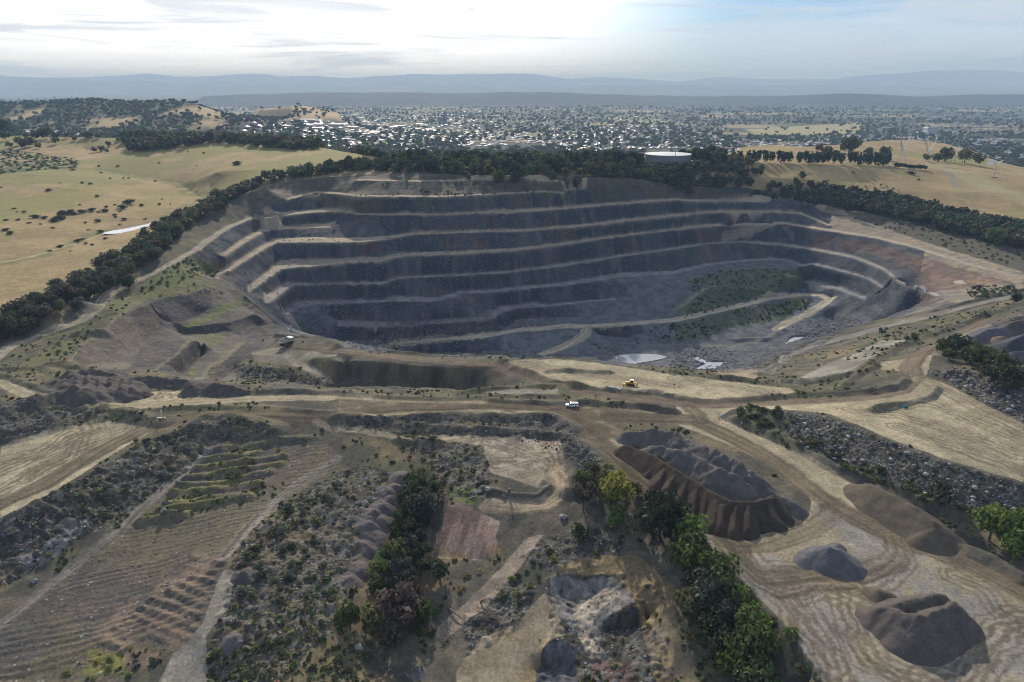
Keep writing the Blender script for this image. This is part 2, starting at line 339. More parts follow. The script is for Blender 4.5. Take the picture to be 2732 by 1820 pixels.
# paddocks behind the rim
K(('S', [(-60, 362, 55), (0, 362, 54), (150, 366, 54), (330, 368, 53), (480, 374, 52), (700, 380, 51), (820, 386, 50), (900, 402, 48), (1000, 424, 45), (1100, 434, 44)]))
K(('A', [(-60, 1065, 1.5), (0, 1060, 2), (300, 985, 3), (600, 880, 4.5), (740, 845, 5), (1130, 765, 6), (1300, 650, 9), (1400, 598, 11), (1250, 500, 18), (900, 430, 25), (600, 385, 30)]))
K(('A', [(0, 480, 27), (400, 520, 24), (900, 600, 16)]))
K(('A', [(0, 800, 10), (500, 750, 10), (1000, 680, 10.5)]))
K(('A', [(0, 330, 38), (500, 330, 36), (600, 260, 40), (900, 310, 38)]))
K(('A', [(1500, 420, 33), (1700, 330, 40), (2200, 320, 44)]))
K(('S', [(1200, 436, 44), (1366, 432, 45), (1600, 436, 43), (1750, 436, 41), (1900, 430, 40), (1950, 405, 42)]))
K(('S', [(1980, 392, 43), (2057, 386, 42), (2150, 392, 40), (2250, 384, 38), (2330, 376, 36), (2430, 372, 33), (2520, 382, 28), (2600, 402, 22), (2640, 425, 17)]))
K(('S', [(1930, 432, 38), (2100, 440, 34), (2300, 448, 30), (2480, 455, 24), (2600, 460, 21), (2760, 500, 11)]))
K(('C', [(240, 205, 31), (700, 240, 24), (1300, 270, 16)]), ('S', [(2400, 502, 13), (2560, 526, 7), (2732, 566, -2)]))
K(('S', [(1850, 500, 19), (2000, 515, 11), (2200, 545, 0), (2400, 590, -6), (2560, 630, -9), (2732, 672, -10)]))
K(('C', [(1500, 612, -13), (1900, 738, -14), (2354, 872, -14)]))
KW((-1600, 1500, 20), (-900, 1500, 18), (-450, 1500, 2), (-200, 1500, -32), (300, 1500, -40), (700, 1500, -36), (1300, 1500, -30))
KW((-500, 1200, 30), (-150, 1120, 10), (150, 1080, 2), (420, 1150, 8))
KW((760, 1500, -14), (1000, 1300, -20), (1060, 1100, -18))
KW((-1700, 1900, 15), (-1000, 1900, 12), (-600, 2000, -8), (-200, 2000, -46), (1800, 2000, -46))
KF((-200, 282, 2400), (0, 278, 2400), (150, 274, 2450), (240, 268, 2500), (370, 274, 2500), (450, 270, 2450), (520, 276, 2400), (600, 304, 2350), (650, 320, 2300))
KF((-100, 347, 1950), (0, 347, 1950), (300, 347, 1950), (600, 338, 2050), (680, 326, 2100))
KW((-3000, 3000, 5), (-1600, 3000, 0), (-900, 2900, -5))
KF((640, 292, 2900), (720, 285, 2950), (800, 280, 3000), (860, 289, 3000), (905, 301, 2950))
KF((640, 320, 2500), (800, 320, 2500), (900, 309, 2700))
KW((-1600, 3450, -20), (-600, 3450, -40))
for yy in (2800, 3500, 4600, 6000, 7600): KW((-300 if yy < 3400 else -yy * .8, yy, -46), (yy * .8, yy, -46))
KF((540, 256, 9000), (700, 249, 9000), (850, 246, 9000), (1000, 243, 9000), (1150, 246, 9000), (1366, 246, 9000), (1550, 250, 9100), (1700, 253, 9200), (1850, 257, 9500), (2000, 256, 9500), (2100, 258, 9500), (2200, 252, 8800), (2350, 251, 8800), (2500, 254, 9000), (2732, 250, 9000), (2860, 250, 9000))
KF((-150, 268, 6500), (0, 267, 6600), (150, 262, 7000), (300, 264, 7400), (450, 262, 8000))
for yy, zz in ((8000, -44), (10800, -10), (14000, 0), (18500, 30), (24500, 80), (29500, 100), (34500, 110), (38000, 110)): KW((-yy * .82, yy, zz), (yy * .82, yy, zz))
KF((-150, 196, 22000), (0, 200, 22000), (174, 208, 22000), (342, 219, 22000), (371, 215, 22000), (418, 219, 22000), (493, 223, 22000), (575, 215, 22000), (627, 216, 22000), (667, 222, 22000), (928, 225, 22000), (1015, 220, 22000), (1062, 216, 22000), (1131, 222, 22000), (1366, 229, 22000), (1540, 227, 22000), (1772, 226, 22000), (1818, 222, 22000), (1888, 225, 22000), (2004, 223, 22000), (2120, 227, 22000), (2236, 223, 22000), (2352, 226, 22000), (2732, 232, 22000), (2860, 230, 22000))
KF((2080, 222, 27000), (2207, 212, 27000), (2318, 197, 27000), (2381, 194, 27000), (2440, 190, 27000), (2497, 184, 27000), (2540, 185, 27000), (2584, 183, 27000), (2620, 185, 27000), (2671, 184, 27000), (2732, 190, 27000), (2860, 196, 27000))
KF((-150, 210, 32000), (133, 203, 32000), (232, 203, 32000), (330, 198, 32000), (389, 194, 32000), (464, 199, 32000), (580, 200, 32000), (685, 191, 32000), (743, 201, 32000), (841, 199, 32000), (917, 207, 32000), (1015, 200, 32000), (1102, 193, 32000), (1180, 195, 32000), (1276, 194, 32000), (1366, 191, 32000), (1424, 194, 32000), (1517, 208, 32000), (1598, 203, 32000), (1714, 206, 32000), (1807, 216, 32000), (1917, 203, 32000), (2033, 209, 32000), (2178, 209, 32000), (2500, 212, 32000))

def densify(P, step=.5):
    i, j = to_ij(P[:, 0], P[:, 1])
    out = []
    for a in range(len(P) - 1):
        n = max(2, int(max(abs(i[a + 1] - i[a]), abs(j[a + 1] - j[a])) / step) + 1)
        t = np.linspace(0, 1, n)
        q = P[a][None] * (1 - t)[:, None] + P[a + 1][None] * t[:, None]
        out.append(q)
    return np.concatenate(out)
fix_s = np.zeros((NV, NU)); fix_n = np.zeros((NV, NU))
for P in CONS:
    q = densify(P)
    i, j = to_ij(q[:, 0], q[:, 1])
    ii, jj = np.rint(i).astype(int), np.rint(j).astype(int)
    ok = (ii >= 0) & (ii < NV) & (jj >= 0) & (jj < NU)
    np.add.at(fix_s, (ii[ok], jj[ok]), q[ok, 2]); np.add.at(fix_n, (ii[ok], jj[ok]), 1)

def coarsen(s, n):
    a, b = s.shape
    s2 = np.zeros(((a + 1) // 2, (b + 1) // 2)); n2 = np.zeros_like(s2)
    for di in (0, 1):
        for dj in (0, 1):
            t = s[di::2, dj::2]; m = n[di::2, dj::2]
            s2[:t.shape[0], :t.shape[1]] += t; n2[:t.shape[0], :t.shape[1]] += m
    return s2, n2
levels = [(fix_s, fix_n)]
while min(levels[-1][0].shape) > 12: levels.append(coarsen(*levels[-1]))
Z = None
for s, n in reversed(levels):
    m = n > 0
    val = np.where(m, s / np.maximum(n, 1), 0)
    if Z is None: Z = np.full(s.shape, val[m].mean())
    else:
        Z = np.repeat(np.repeat(Z, 2, 0), 2, 1)[:s.shape[0], :s.shape[1]]
    Z = np.where(m, val, Z)
    its = 60 if s.size > 200000 else 240
    for k in range(its):
        Pd = np.pad(Z, 1, mode='edge')
        A = .25 * (Pd[:-2, 1:-1] + Pd[2:, 1:-1] + Pd[1:-1, :-2] + Pd[1:-1, 2:])
        Z = np.where(m, val, A)
def blur(a, r):
    for k in range(r):
        Pd = np.pad(a, 1, mode='edge')
        a = (Pd[:-2, 1:-1] + 2 * Pd[1:-1, 1:-1] + Pd[2:, 1:-1]) * .25
        Pd = np.pad(a, 1, mode='edge')
        a = (Pd[1:-1, :-2] + 2 * Pd[1:-1, 1:-1] + Pd[1:-1, 2:]) * .25
    return a
Z = blur(Z, 1)

def bil(G, i, j):
    i = np.clip(i, 0, NV - 1.001); j = np.clip(j, 0, NU - 1.001)
    a = i.astype(int); b = j.astype(int); fi = i - a; fj = j - b
    return (G[a, b] * (1 - fj) + G[a, b + 1] * fj) * (1 - fi) + (G[a + 1, b] * (1 - fj) + G[a + 1, b + 1] * fj) * fi
def ground(X, Y):
    X = np.asarray(X, float); Y = np.asarray(Y, float)
    i, j = to_ij(X, Y)
    return bil(Z, np.atleast_1d(i), np.atleast_1d(j)).reshape(X.shape)
def hit(sx, sy):
    """where the sight line through a photo pixel meets the ground"""
    d = ray(sx, sy); u = d[0] / d[1]; s = d[2] / d[1]
    j = (u / UM + 1) * .5 * (NU - 1)
    zt = bil(Z, np.arange(NV).astype(float), j)
    zr = CAM_H + s * rows
    w = np.nonzero(zt >= zr)[0]
    if len(w) == 0: k = NV - 1; Y = rows[k]
    else:
        k = w[0]
        if k == 0: Y = rows[0]
        else:
            a, b = zr[k - 1] - zt[k - 1], zr[k] - zt[k]
            Y = rows[k - 1] + (rows[k] - rows[k - 1]) * a / max(a - b, 1e-9)
    return u * Y, Y
def path(*segs):
    return np.array([hit(*px(t, x, y)) for t, l in segs for x, y in l])

# ------------------------------------------------------------------ masks on the ground
def poly_mask(P, soft=2):
    i, j = to_ij(P[:, 0], P[:, 1])
    i0, i1 = max(0, int(i.min()) - 2), min(NV, int(i.max()) + 3)
    j0, j1 = max(0, int(j.min()) - 2), min(NU, int(j.max()) + 3)
    M = np.zeros((NV, NU), np.float32)
    if i1 <= i0 or j1 <= j0: return M
    jj = np.arange(j0, j1, dtype=float)
    n = len(i)
    cols = np.arange(NU)
    for r in range(i0, i1):
        xs = []
        for a in range(n):
            b = (a + 1) % n
            if (i[a] > r) != (i[b] > r): xs.append(j[a] + (r - i[a]) * (j[b] - j[a]) / (i[b] - i[a]))
        xs.sort()
        for k in range(0, len(xs) - 1, 2): M[r, max(0, int(math.ceil(xs[k]))):max(0, int(math.floor(xs[k + 1])) + 1)] = 1
    return M
def zone(*segs): return poly_mask(path(*segs))
N_A = fbm(GX, GY, 30, 4, 3)
N_B = fbm(GX, GY, 6, 4, 11)
N_C = fbm(GX, GY, 140, 4, 21)
N_D = fbm(GX, GY, 1.6, 2, 31)
def soften(M, r=4, edge=.35, n=None):
    M = blur(M, r)
    return (smooth(M + edge * (N_B if n is None else n), .4, .6) * smooth(M, .02, .2)).astype(np.float32)
def line_field(P, wmax):
    """signed offset and run length of every ground cell within wmax metres of a polyline"""
    D = np.full((NV, NU), 1e9, np.float32); SG = np.zeros((NV, NU), np.float32); RL = np.zeros((NV, NU), np.float32)
    L = 0.0
    for a in range(len(P) - 1):
        p, q = P[a], P[a + 1]; v = q - p; l = float(np.hypot(*v))
        if l < 1e-6: continue
        xs = np.array([min(p[0], q[0]) - wmax, max(p[0], q[0]) + wmax]); ys = np.array([max(85, min(p[1], q[1]) - wmax), max(p[1], q[1]) + wmax])
        ii, jj = to_ij(np.array([xs[0], xs[1], xs[0], xs[1]]), np.array([ys[0], ys[0], ys[1], ys[1]]))
        i0, i1, j0, j1 = max(0, int(ii.min())), min(NV, int(ii.max()) + 2), max(0, int(jj.min())), min(NU, int(jj.max()) + 2)
        if i1 <= i0 or j1 <= j0: L += l; continue
        X = GX[i0:i1, j0:j1] - p[0]; Y = GY[i0:i1, j0:j1] - p[1]
        t = np.clip((X * v[0] + Y * v[1]) / (l * l), 0, 1)
        d = np.hypot(X - t * v[0], Y - t * v[1])
        sg = np.sign(v[0] * Y - v[1] * X)
        m = d < D[i0:i1, j0:j1]
        D[i0:i1, j0:j1][m] = d[m]; SG[i0:i1, j0:j1][m] = (d * sg)[m]; RL[i0:i1, j0:j1][m] = (L + t * l)[m]
        L += l
    return D, SG, RL
# ------------------------------------------------------------------ banks, windrows and roughness laid on the ground
def vpath(tag, *pts): return path((tag, list(pts)))
def berm(P, h, w, rough=.35, seed=5):
    """a dumped earth bank along a line: h high, w half-wide"""
    global DZ
    D, SG, RL = line_field(P, w * 2.2)
    hh = h * (1 + rough * N_BERM * 1.6)
    DZ = np.maximum(DZ, np.where(D < 1e8, hh * np.clip(1.15 - D / w, 0, 1), 0))
    return (D < w * 1.1)
DZ = np.zeros((NV, NU)); N_BERM = fbm(GX, GY, 9, 3, 5)
BERMS = [
    (vpath('D', (60, 490), (300, 470), (520, 590)), 1.2, 3), (vpath('D', (0, 520), (200, 590), (400, 690), (560, 735), (800, 765)), 1.2, 2.5),
    (vpath('A', (300, 1568), (520, 1500), (700, 1430), (800, 1400)), 1.0, 2),
    (path(('D', [(1930, 258), (2060, 264), (2352, 288)]), ('E', [(0, 62), (300, 104), (650, 132), (1000, 130), (1180, 148)])), 1.8, 4),
    (vpath('E', (560, 100), (800, 85), (1000, 82), (1200, 100), (1330, 108)), 1.5, 4),
    (path(('E', [(1150, 160), (1500, 138), (1800, 163), (2100, 213), (2352, 249)]), ('F', [(0, 222), (300, 274), (600, 310), (780, 333)])), 1.6, 3.5),
    (path(('E', [(1230, 215), (1500, 320), (1700, 350), (2000, 375), (2200, 385), (2352, 415)]), ('F', [(0, 400), (180, 428), (500, 420), (800, 395), (1050, 385), (1300, 375), (1500, 340), (1540, 300), (1500, 250), (1400, 235)])), 1.7, 3.2),
    (vpath('E', (1470, 240), (1600, 235), (1900, 248)), 1.2, 2.5),
    (path(('E', [(0, 360), (500, 366), (870, 392), (1200, 352), (1560, 346)]), ('E', [(1560, 400), (1580, 350)])), 1.4, 3),
    (vpath('E', (0, 395), (400, 415), (800, 428), (1050, 420), (1200, 405), (1550, 405)), 1.1, 2.8),
    (vpath('E', (1050, 432), (1150, 445), (1450, 460), (1600, 458)), 1.0, 2.4), (vpath('E', (1680, 458), (1900, 462), (2100, 478), (2352, 520)), 1.4, 2.6),
    (vpath('D', (1650, 650), (1900, 640), (2352, 655)), 1.4, 3),
    (path(('D', [(1000, 765), (1500, 745), (1900, 755), (2200, 785), (2352, 790)])), .8, 2.5),
    (vpath('F', (1330, 492), (1500, 460), (1720, 410), (1760, 350)), 1.5, 2.4),
    (path(('F', [(560, 255), (780, 160), (900, 90)]), ('C', [(1330, 1225), (1000, 1330), (760, 1400)])), 2.0, 4),
    (path(('C', [(600, 1562), (1000, 1380), (1400, 1270), (1700, 1200), (2000, 1120), (2354, 1042)])), 1.0, 2.2),
    (path(('C', [(1340, 1215), (1700, 1155), (2000, 1075), (2354, 1000)])), 1.8, 3),
    (path(('F', [(780, 310), (1000, 290), (1200, 250), (1400, 130), (1600, 30)]), ('C', [(1900, 1240), (2354, 1090)])), 2.2, 4),
    (vpath('F', (1100, 352), (1250, 240), (1350, 205)), 1.6, 3),
    (path(('C', [(400, 1330), (620, 1330), (740, 1260)])), 1.5, 4),
    (vpath('E', (420, 605), (800, 640), (1200, 655), (1560, 690), (1700, 760)), 1.2, 2.6),
    (vpath('E', (0, 560), (300, 580), (650, 560), (900, 545), (1200, 545), (1500, 560), (1650, 640)), 1.5, 3.5),
    (vpath('E', (420, 720), (560, 735), (720, 745)), 2.0, 2.5),
    (vpath('E', (1020, 1060), (1200, 1110), (1400, 1120), (1480, 1050), (1440, 1020)), 1.3, 2),
    (vpath('E', (1600, 780), (1640, 950), (1600, 1080)), 2.0, 3.5), (vpath('E', (1700, 760), (1800, 860), (1900, 980)), 1.8, 4),
    (vpath('F', (420, 560), (640, 650), (880, 770), (1100, 900), (1400, 1010), (1700, 1140), (1920, 1210)), 2.2, 3.2),
    (vpath('I', (2000, 640), (2150, 700), (2354, 820)), 2.0, 3), (vpath('I', (1180, 120), (1400, 130), (1600, 260), (1900, 390)), 1.6, 4),
    (vpath('D', (0, 850), (200, 770), (420, 715), (560, 735), (690, 790)), 3.6, 9), (vpath('D', (0, 960), (250, 900), (420, 850)), 3.0, 8),
    (vpath('D', (690, 775), (850, 800), (1000, 830), (1130, 850)), 2.6, 5), (vpath('D', (560, 725), (800, 765), (960, 790)), 1.6, 3.5),
    (vpath('D', (1460, 830), (1650, 850), (1900, 930)), 2.2, 6), (vpath('D', (1350, 880), (1600, 900), (1750, 960)), 1.6, 5),
    (vpath('D', (1400, 1040), (1500, 1020), (1900, 985), (2200, 975)), 1.0, 2.5),
    (vpath('A', (330, 1500), (480, 1370), (580, 1370)), 3.5, 9),
    (vpath('D', (560, 240), (640, 235), (720, 240)), 2.0, 5), (vpath('D', (340, 460), (450, 445), (540, 470)), 2.0, 4),
]
BERM_M = np.zeros((NV, NU), bool)
for P, h, w in BERMS: BERM_M |= berm(P, h, w)

Zb = Z.copy()
field = zone(('D', [(1490, 1020), (2250, 985), (2352, 1060)]), ('G', [(2352, 60), (1960, 330), (1640, 620), (1560, 780), (1420, 1150), (1250, 1350), (850, 1300), (830, 1500), (800, 1700), (-100, 1700), (-100, 1240), (420, 880), (820, 560), (960, 420), (1380, 60)]))
fa, fb = np.array(hit(*px('G', 500, 980))), np.array(hit(*px('G', 1200, 830)))
fd = (fb - fa) / np.hypot(*(fb - fa)); fnrm = np.array([-fd[1], fd[0]])
q = GX * fnrm[0] + GY * fnrm[1] + .26 * fbm(GX, GY, 22, 4, 41) * 9 + .012 * (GX * fd[0] + GY * fd[1]) * vnoise(GX, GY, 60, 4) * 4
upper = zone(('G', [(1400, 30), (2000, 20), (1960, 250), (1700, 330), (1300, 430), (960, 460), (1130, 290)]), )
upper = np.maximum(upper, zone(('D', [(1400, 1010), (2050, 1000), (1990, 1280), (1700, 1400), (1140, 1420), (1290, 1290)])))
upper = blur(upper, 6); fieldS = blur(field, 6)
fade = np.clip(3.0 / CELL - .6, 0, 1)
rid1 = (np.abs(((q / 2.1) % 1) - .5) * 1.4 + .6 * np.abs(((q / 5.7) % 1) - .5)) * np.clip(.75 + 1.3 * fbm((GX * fd[0] + GY * fd[1]) * .3, (GX * fnrm[0] + GY * fnrm[1]) * 1.5, 9, 3, 71), 0, 1.5) + .30 * N_D
DZ = DZ + fieldS * .25 * rid1 * (1 - .8 * upper) * fade
WIND = [vpath('D', (1420, 1120), (1560, 1098), (1800, 1070)), vpath('D', (1370, 1180), (1650, 1142), (1970, 1095)), vpath('D', (1310, 1245), (1560, 1215), (1950, 1150)), vpath('D', (1250, 1305), (1560, 1285), (1880, 1200)), vpath('D', (1210, 1348), (1500, 1322), (1800, 1285)), vpath('D', (1170, 1425), (1420, 1398), (1740, 1372)), vpath('G', (1110, 392), (1250, 358), (1740, 277)), vpath('G', (980, 462), (1150, 422), (1310, 402)), vpath('D', (1440, 1062), (1600, 1040), (1850, 1020))]
GOUGE = [vpath('G', *g_) for g_ in (((940, 1110), (1120, 1190), (1300, 1260)), ((980, 1050), (1200, 1120), (1350, 1190)), ((1050, 990), (1250, 1050), (1380, 1110)), ((900, 1160), (1050, 1230), (1150, 1280)), ((1180, 930), (1300, 985), (1400, 1030)), ((1250, 880), (1420, 950)), ((1330, 830), (1480, 870)), ((1310, 760), (1500, 805)), ((1340, 690), (1560, 745)), ((690, 1255), (830, 1320)), ((850, 1350), (1000, 1260)), ((800, 1190), (950, 1250)))]
sv = DZ; DZ = np.zeros((NV, NU))
for P in WIND: berm(P, 1.35, 2.2, .6, 7)
for P in GOUGE: berm(P, .5, 1.2, .7, 8)
DZ = sv + DZ
WINDM = np.zeros((NV, NU), np.float32)
for P in WIND:
    D, SG, RL = line_field(P, 4); WINDM = np.maximum(WINDM, np.where(D < 1e8, smooth(3.0 - D + 1.2 * N_B, 0, 1.5) * (SG > -1.2), 0))
push = blur(zone(('G', [(1320, 640), (1560, 700), (1420, 1120), (1250, 1370), (1000, 1500), (830, 1420), (640, 1240), (900, 1000), (1250, 800)])), 6)
# rough, dumped ground
rough_src = [
    (zone(('D', [(0, 1540), (600, 1235), (1000, 995), (1350, 875), (1800, 870), (1950, 960), (1480, 1020)]), ('G', [(1390, 40), (1140, 200), (950, 340), (690, 500), (330, 700), (0, 920)])), 2.2),
    (zone(('G', [(1450, 1400), (1600, 800), (1650, 620), (1960, 330), (2352, 100)]), ('H', [(180, 60), (380, 100), (330, 300), (180, 600), (60, 900), (0, 1000)]), ('G', [(2352, 1200), (1950, 1568), (1430, 1568)])), 1.3),
    (zone(('D', [(340, 560), (700, 480), (1100, 560), (1340, 590), (1650, 600), (1650, 660), (1320, 690), (900, 710), (640, 700)])), 1.2),
    (zone(('D', [(0, 740), (430, 715), (700, 790), (700, 830), (400, 890), (0, 1000)])), 1.2),
    (zone(('E', [(0, 560), (600, 550), (1550, 560), (1750, 780), (1850, 900), (1700, 1000), (1560, 820), (1500, 720), (800, 690), (0, 660)])), 1.2),
    (zone(('H', [(1450, 830), (1950, 800), (2250, 900), (2352, 1568), (1380, 1568), (1480, 1200)])), 1.3),
    (zone(('H', [(1250, 700), (1450, 560), (1800, 480), (2000, 650), (1900, 760), (1500, 800)])), 1.0),
    (zone(('H', [(880, 1100), (1200, 850), (1400, 900), (1250, 1200), (900, 1400)])), 1.4),
    (zone(('E', [(400, 720), (1000, 740), (1080, 1000), (1000, 1150), (750, 1100), (650, 900)])), 1.3),
    (zone(('F', [(720, 500), (1000, 520), (1400, 680), (1800, 830), (2354, 1000), (2354, 1280), (1900, 1130), (1500, 1000), (1000, 800), (700, 680)])), .9),
    (zone(('F', [(1690, 230), (1950, 215), (2200, 290), (2354, 340), (2354, 575), (2100, 450), (1900, 330)])), 1.3),
    (zone(('C', [(0, 1400), (560, 1400), (800, 1300), (1100, 1150), (1250, 1210), (900, 1400), (300, 1560), (0, 1560)])), 1.6),
    (zone(('B', [(20, 1360), (400, 1330), (1150, 1300), (1250, 1230), (1580, 1230), (1300, 1290), (900, 1340), (400, 1400), (330, 1480)])), 1.5),
    (zone(('D', [(1650, 450), (2300, 540), (2300, 610), (1650, 560)])), 1.6),
]
RGH = np.zeros((NV, NU), np.float32)
for m, a in rough_src: RGH = np.maximum(RGH, blur(m, 3) * a)
lump = np.abs(fbm(GX, GY, 9, 2, 51, cell=CELL)) * .45 + .34 * fbm(GX, GY, 3.6, 3, 61, cell=CELL) + .38 * fbm(GX, GY, 1.3, 2, 65, cell=CELL)
DZ = DZ + RGH * lump

zx = np.gradient(Z, axis=1) / np.gradient(GX, axis=1)
zy = (np.gradient(Z, axis=0) - zx * np.gradient(GX, axis=0)) / np.gradient(GY, axis=0)
SL = np.hypot(zx, zy)
pit = zone(('S', [(708, 495), (800, 478)]), ('B', [(330, 224), (900, 228), (1700, 240), (2352, 275)]), ('C', [(560, 316), (850, 323), (1000, 400), (1500, 612), (1900, 740), (2354, 880), (2354, 1000), (1700, 1150), (1340, 1215), (1000, 1330), (700, 1440), (560, 1500)]),
           ('F', [(560, 285), (300, 274), (0, 222)]), ('E', [(2352, 249), (2100, 213), (1800, 163), (1500, 138), (1180, 150), (650, 132), (300, 104), (0, 62)]), ('D', [(2352, 288), (2060, 264), (1930, 258), (1640, 440), (1650, 560), (1300, 560), (1090, 500), (800, 470), (480, 440), (560, 320), (860, 95), (1060, 10)]),
           ('A', [(1110, 1270), (1430, 1150), (1200, 1065), (1360, 960), (1450, 895), (1600, 800), (1750, 728), (1900, 600)]))
far_wall = ((pit > 0) & (GY > 400)).astype(np.float32)
steep = smooth(SL + .12 * N_B, .34, .62)
# rock faces: broken ledges and gullies running down the face
BEN = np.zeros((NV, NU), np.float32)
for Pq in BENCHES: BEN = np.maximum(BEN, poly_mask(Pq))
ben_s = np.clip(blur(BEN, 1) * 1.15, 0, 1)
def uline(k, front=True):
    u, yf, z = settled[k]; return np.stack([u * yf, yf], -1)
wall = np.zeros((NV, NU), np.float32)
for k in range(1, 7):
    if k == 3: continue
    up, lo_ = (settled[k], settled[k + 1] if k + 1 != 3 else settled[4])
    if k == 2: lo_ = settled[4]
    u0, u1 = max(up[0][0], lo_[0][0]), min(up[0][-1], lo_[0][-1]); uu_ = np.linspace(u0, u1, 160)
    a_, b_ = np.interp(uu_, up[0], up[1]), np.interp(uu_, lo_[0], lo_[1])
    wall = np.maximum(wall, poly_mask(np.concatenate([np.stack([uu_ * a_, a_], -1), np.stack([uu_ * b_, b_], -1)[::-1]])))
steep = np.maximum(steep, wall * .92)
steep = steep * (1 - ben_s)
face = steep * np.clip(pit, 0, 1) * (1 - np.clip(blur(BEN, 4) * 1.5, 0, 1) * .8)
DZ = DZ + face * (.9 * fbm(GX, GY, 14, 4, 81, cell=CELL) + .6 * fbm(GX * 1.6, GY * .5, 5, 3, 83, cell=CELL))
DZ = DZ + np.clip(pit, 0, 1) * (1 - steep) * .35 * fbm(GX, GY, 5, 3, 85, cell=CELL)
# everything else: gentle unevenness
nat = 1 - np.clip(pit, 0, 1)
DZ = DZ + nat * (.10 * fbm(GX, GY, 7, 3, 91, cell=CELL) + np.clip((GY - 350) / 300, 0, 1) * np.clip((2500 - GY) / 1500, 0, 1) * .8 * fbm(GX, GY, 60, 4, 93))
DZ = DZ + smooth(GY, 2000, 4000) * (10 * fbm(GX, GY, 900, 4, 95)) + smooth(GY, 7200, 9000) * (26 + 30 * smooth(GY, 15000, 25000)) * fbm(GX, GY, 1500, 5, 97, gain=.5) * (1 - .5 * smooth(GY, 10000, 13000))
wet = np.zeros((NV, NU), np.float32)
POND_PIX = [
    ('pond', -75.3, 'S', [(1640, 951), (1652, 947), (1690, 945), (1740, 946), (1758, 949), (1772, 953), (1757, 958), (1736, 962), (1710, 966), (1692, 970), (1672, 969), (1655, 962), (1643, 956)]),
    ('puddle', -75.6, 'S', [(1850, 956), (1862, 951), (1866, 956), (1880, 961), (1892, 966), (1915, 965), (1932, 966), (1926, 974), (1915, 980), (1905, 990), (1892, 999), (1870, 999), (1850, 995), (1838, 990), (1850, 984), (1868, 976), (1880, 971), (1868, 966)]),
    ('puddle', -74.5, 'C', [(752, 1354), (775, 1322), (800, 1312), (860, 1308), (892, 1312), (850, 1328), (800, 1344)]),
    ('pond', 6.2, 'A', [(735, 838), (800, 822), (900, 806), (1000, 785), (1060, 770), (1130, 752), (1132, 762), (1080, 782), (1010, 800), (930, 824), (850, 838), (780, 844)]),
]
ZW = Z + DZ
for nm, wz, tg, pts in POND_PIX:
    P = np.array([at_z(*px(tg, x, y), wz)[:2] for x, y in pts])
    m = poly_mask(P); mb = blur(m, 3)
    depth = .8 if nm == 'pond' else .45
    keep = (DZ - blur(DZ, 2)) * (.3 if nm == 'pond' else 1.6)
    ZW = ZW * (1 - mb) + mb * (wz - depth * m + keep)
    wet = np.maximum(wet, blur(m, 5))
Z = ZW
zx = np.gradient(Z, axis=1) / np.gradient(GX, axis=1)
zy = (np.gradient(Z, axis=0) - zx * np.gradient(GX, axis=0)) / np.gradient(GY, axis=0)
SL2 = np.hypot(zx, zy)

# ------------------------------------------------------------------ ground colours (what each surface is made of, plus painted shade on the near-left faces)
def rgb(*c): return np.array(c, np.float32)
COL = np.empty((NV, NU, 3), np.float32)
CLS = np.zeros((NV, NU), np.uint8)      # 0 ground, 1 dirt road and yards, 2 paddock, 3 quarry, 4 far hills
def paint(m, c, s=1.0):
    rws = np.nonzero((m > 0).any(1))[0]
    if len(rws) == 0: return
    a, b = rws[0], rws[-1] + 1
    cls_ = np.nonzero((m[a:b] > 0).any(0))[0]; p, q = cls_[0], cls_[-1] + 1
    mm = (np.clip(m[a:b, p:q], 0, 1) * s)[..., None]
    c = np.asarray(c, np.float32)
    COL[a:b, p:q] = COL[a:b, p:q] * (1 - mm) + (c[a:b, p:q] if c.ndim == 3 else c) * mm
def mixn(a, b, n, lo=-.4, hi=.4):
    t = smooth(n, lo, hi)[..., None]
    return a * (1 - t) + b * t
SOIL, SOIL2 = rgb(.118, .104, .077), rgb(.070, .067, .054)
GRASSG, STRAW = rgb(.105, .105, .048), rgb(.24, .185, .095)
TAN, TAN2, BROWN, GREYD = rgb(.335, .29, .192), rgb(.27, .232, .155), rgb(.108, .086, .058), rgb(.215, .20, .175)
ROCK, ROCK2, ROCKR = rgb(.040, .048, .062), rgb(.075, .080, .092), rgb(.100, .072, .063)
GRAVEL, RUBB = rgb(.15, .145, .145), rgb(.12, .115, .115)
COL[:] = mixn(SOIL2, SOIL, N_B)
gmask = smooth(N_A + .5 * N_B, .05, .5)
paint(gmask, GRASSG, .5)
paint(smooth(fbm(GX, GY, 22, 4, 103), .25, .7), STRAW, .4)
# paddocks
padL = zone(('S', [(-60, 980), (0, 900), (96, 870), (214, 810), (291, 755), (402, 690), (509, 590), (631, 520), (708, 485), (900, 458), (1010, 430), (1000, 405), (900, 398), (820, 382), (700, 376), (480, 370), (330, 364), (150, 362), (-60, 358)]))
padR = zone(('S', [(1930, 445), (1890, 470), (2000, 490), (2100, 500), (2300, 515), (2450, 560), (2600, 620), (2740, 680), (2900, 700), (2900, 480), (2732, 475), (2640, 428), (2600, 400), (2520, 380), (2430, 370), (2330, 374), (2250, 382), (2150, 390), (2057, 384), (1980, 390)]))
padR = np.maximum(padR, zone(('S', [(1780, 455), (1900, 440), (1960, 395), (1820, 410), (1700, 425), (1600, 435)])) * .0)
dry = mixn(rgb(.325, .243, .122), rgb(.255, .193, .096), N_A + .4 * N_B, -.5, .5)
dry = mixn(dry, rgb(.235, .21, .085), N_C + .3 * N_A, .05, .45)
far_gold = mixn(rgb(.33, .25, .13), rgb(.25, .20, .10), N_A, -.4, .4)
pad = np.maximum(padL, padR)
behind = smooth(GY, 700, 760) * (1 - smooth(GY, 1150, 1300))
COL[:] = COL * (1 - behind[..., None]) + far_gold * behind[..., None]
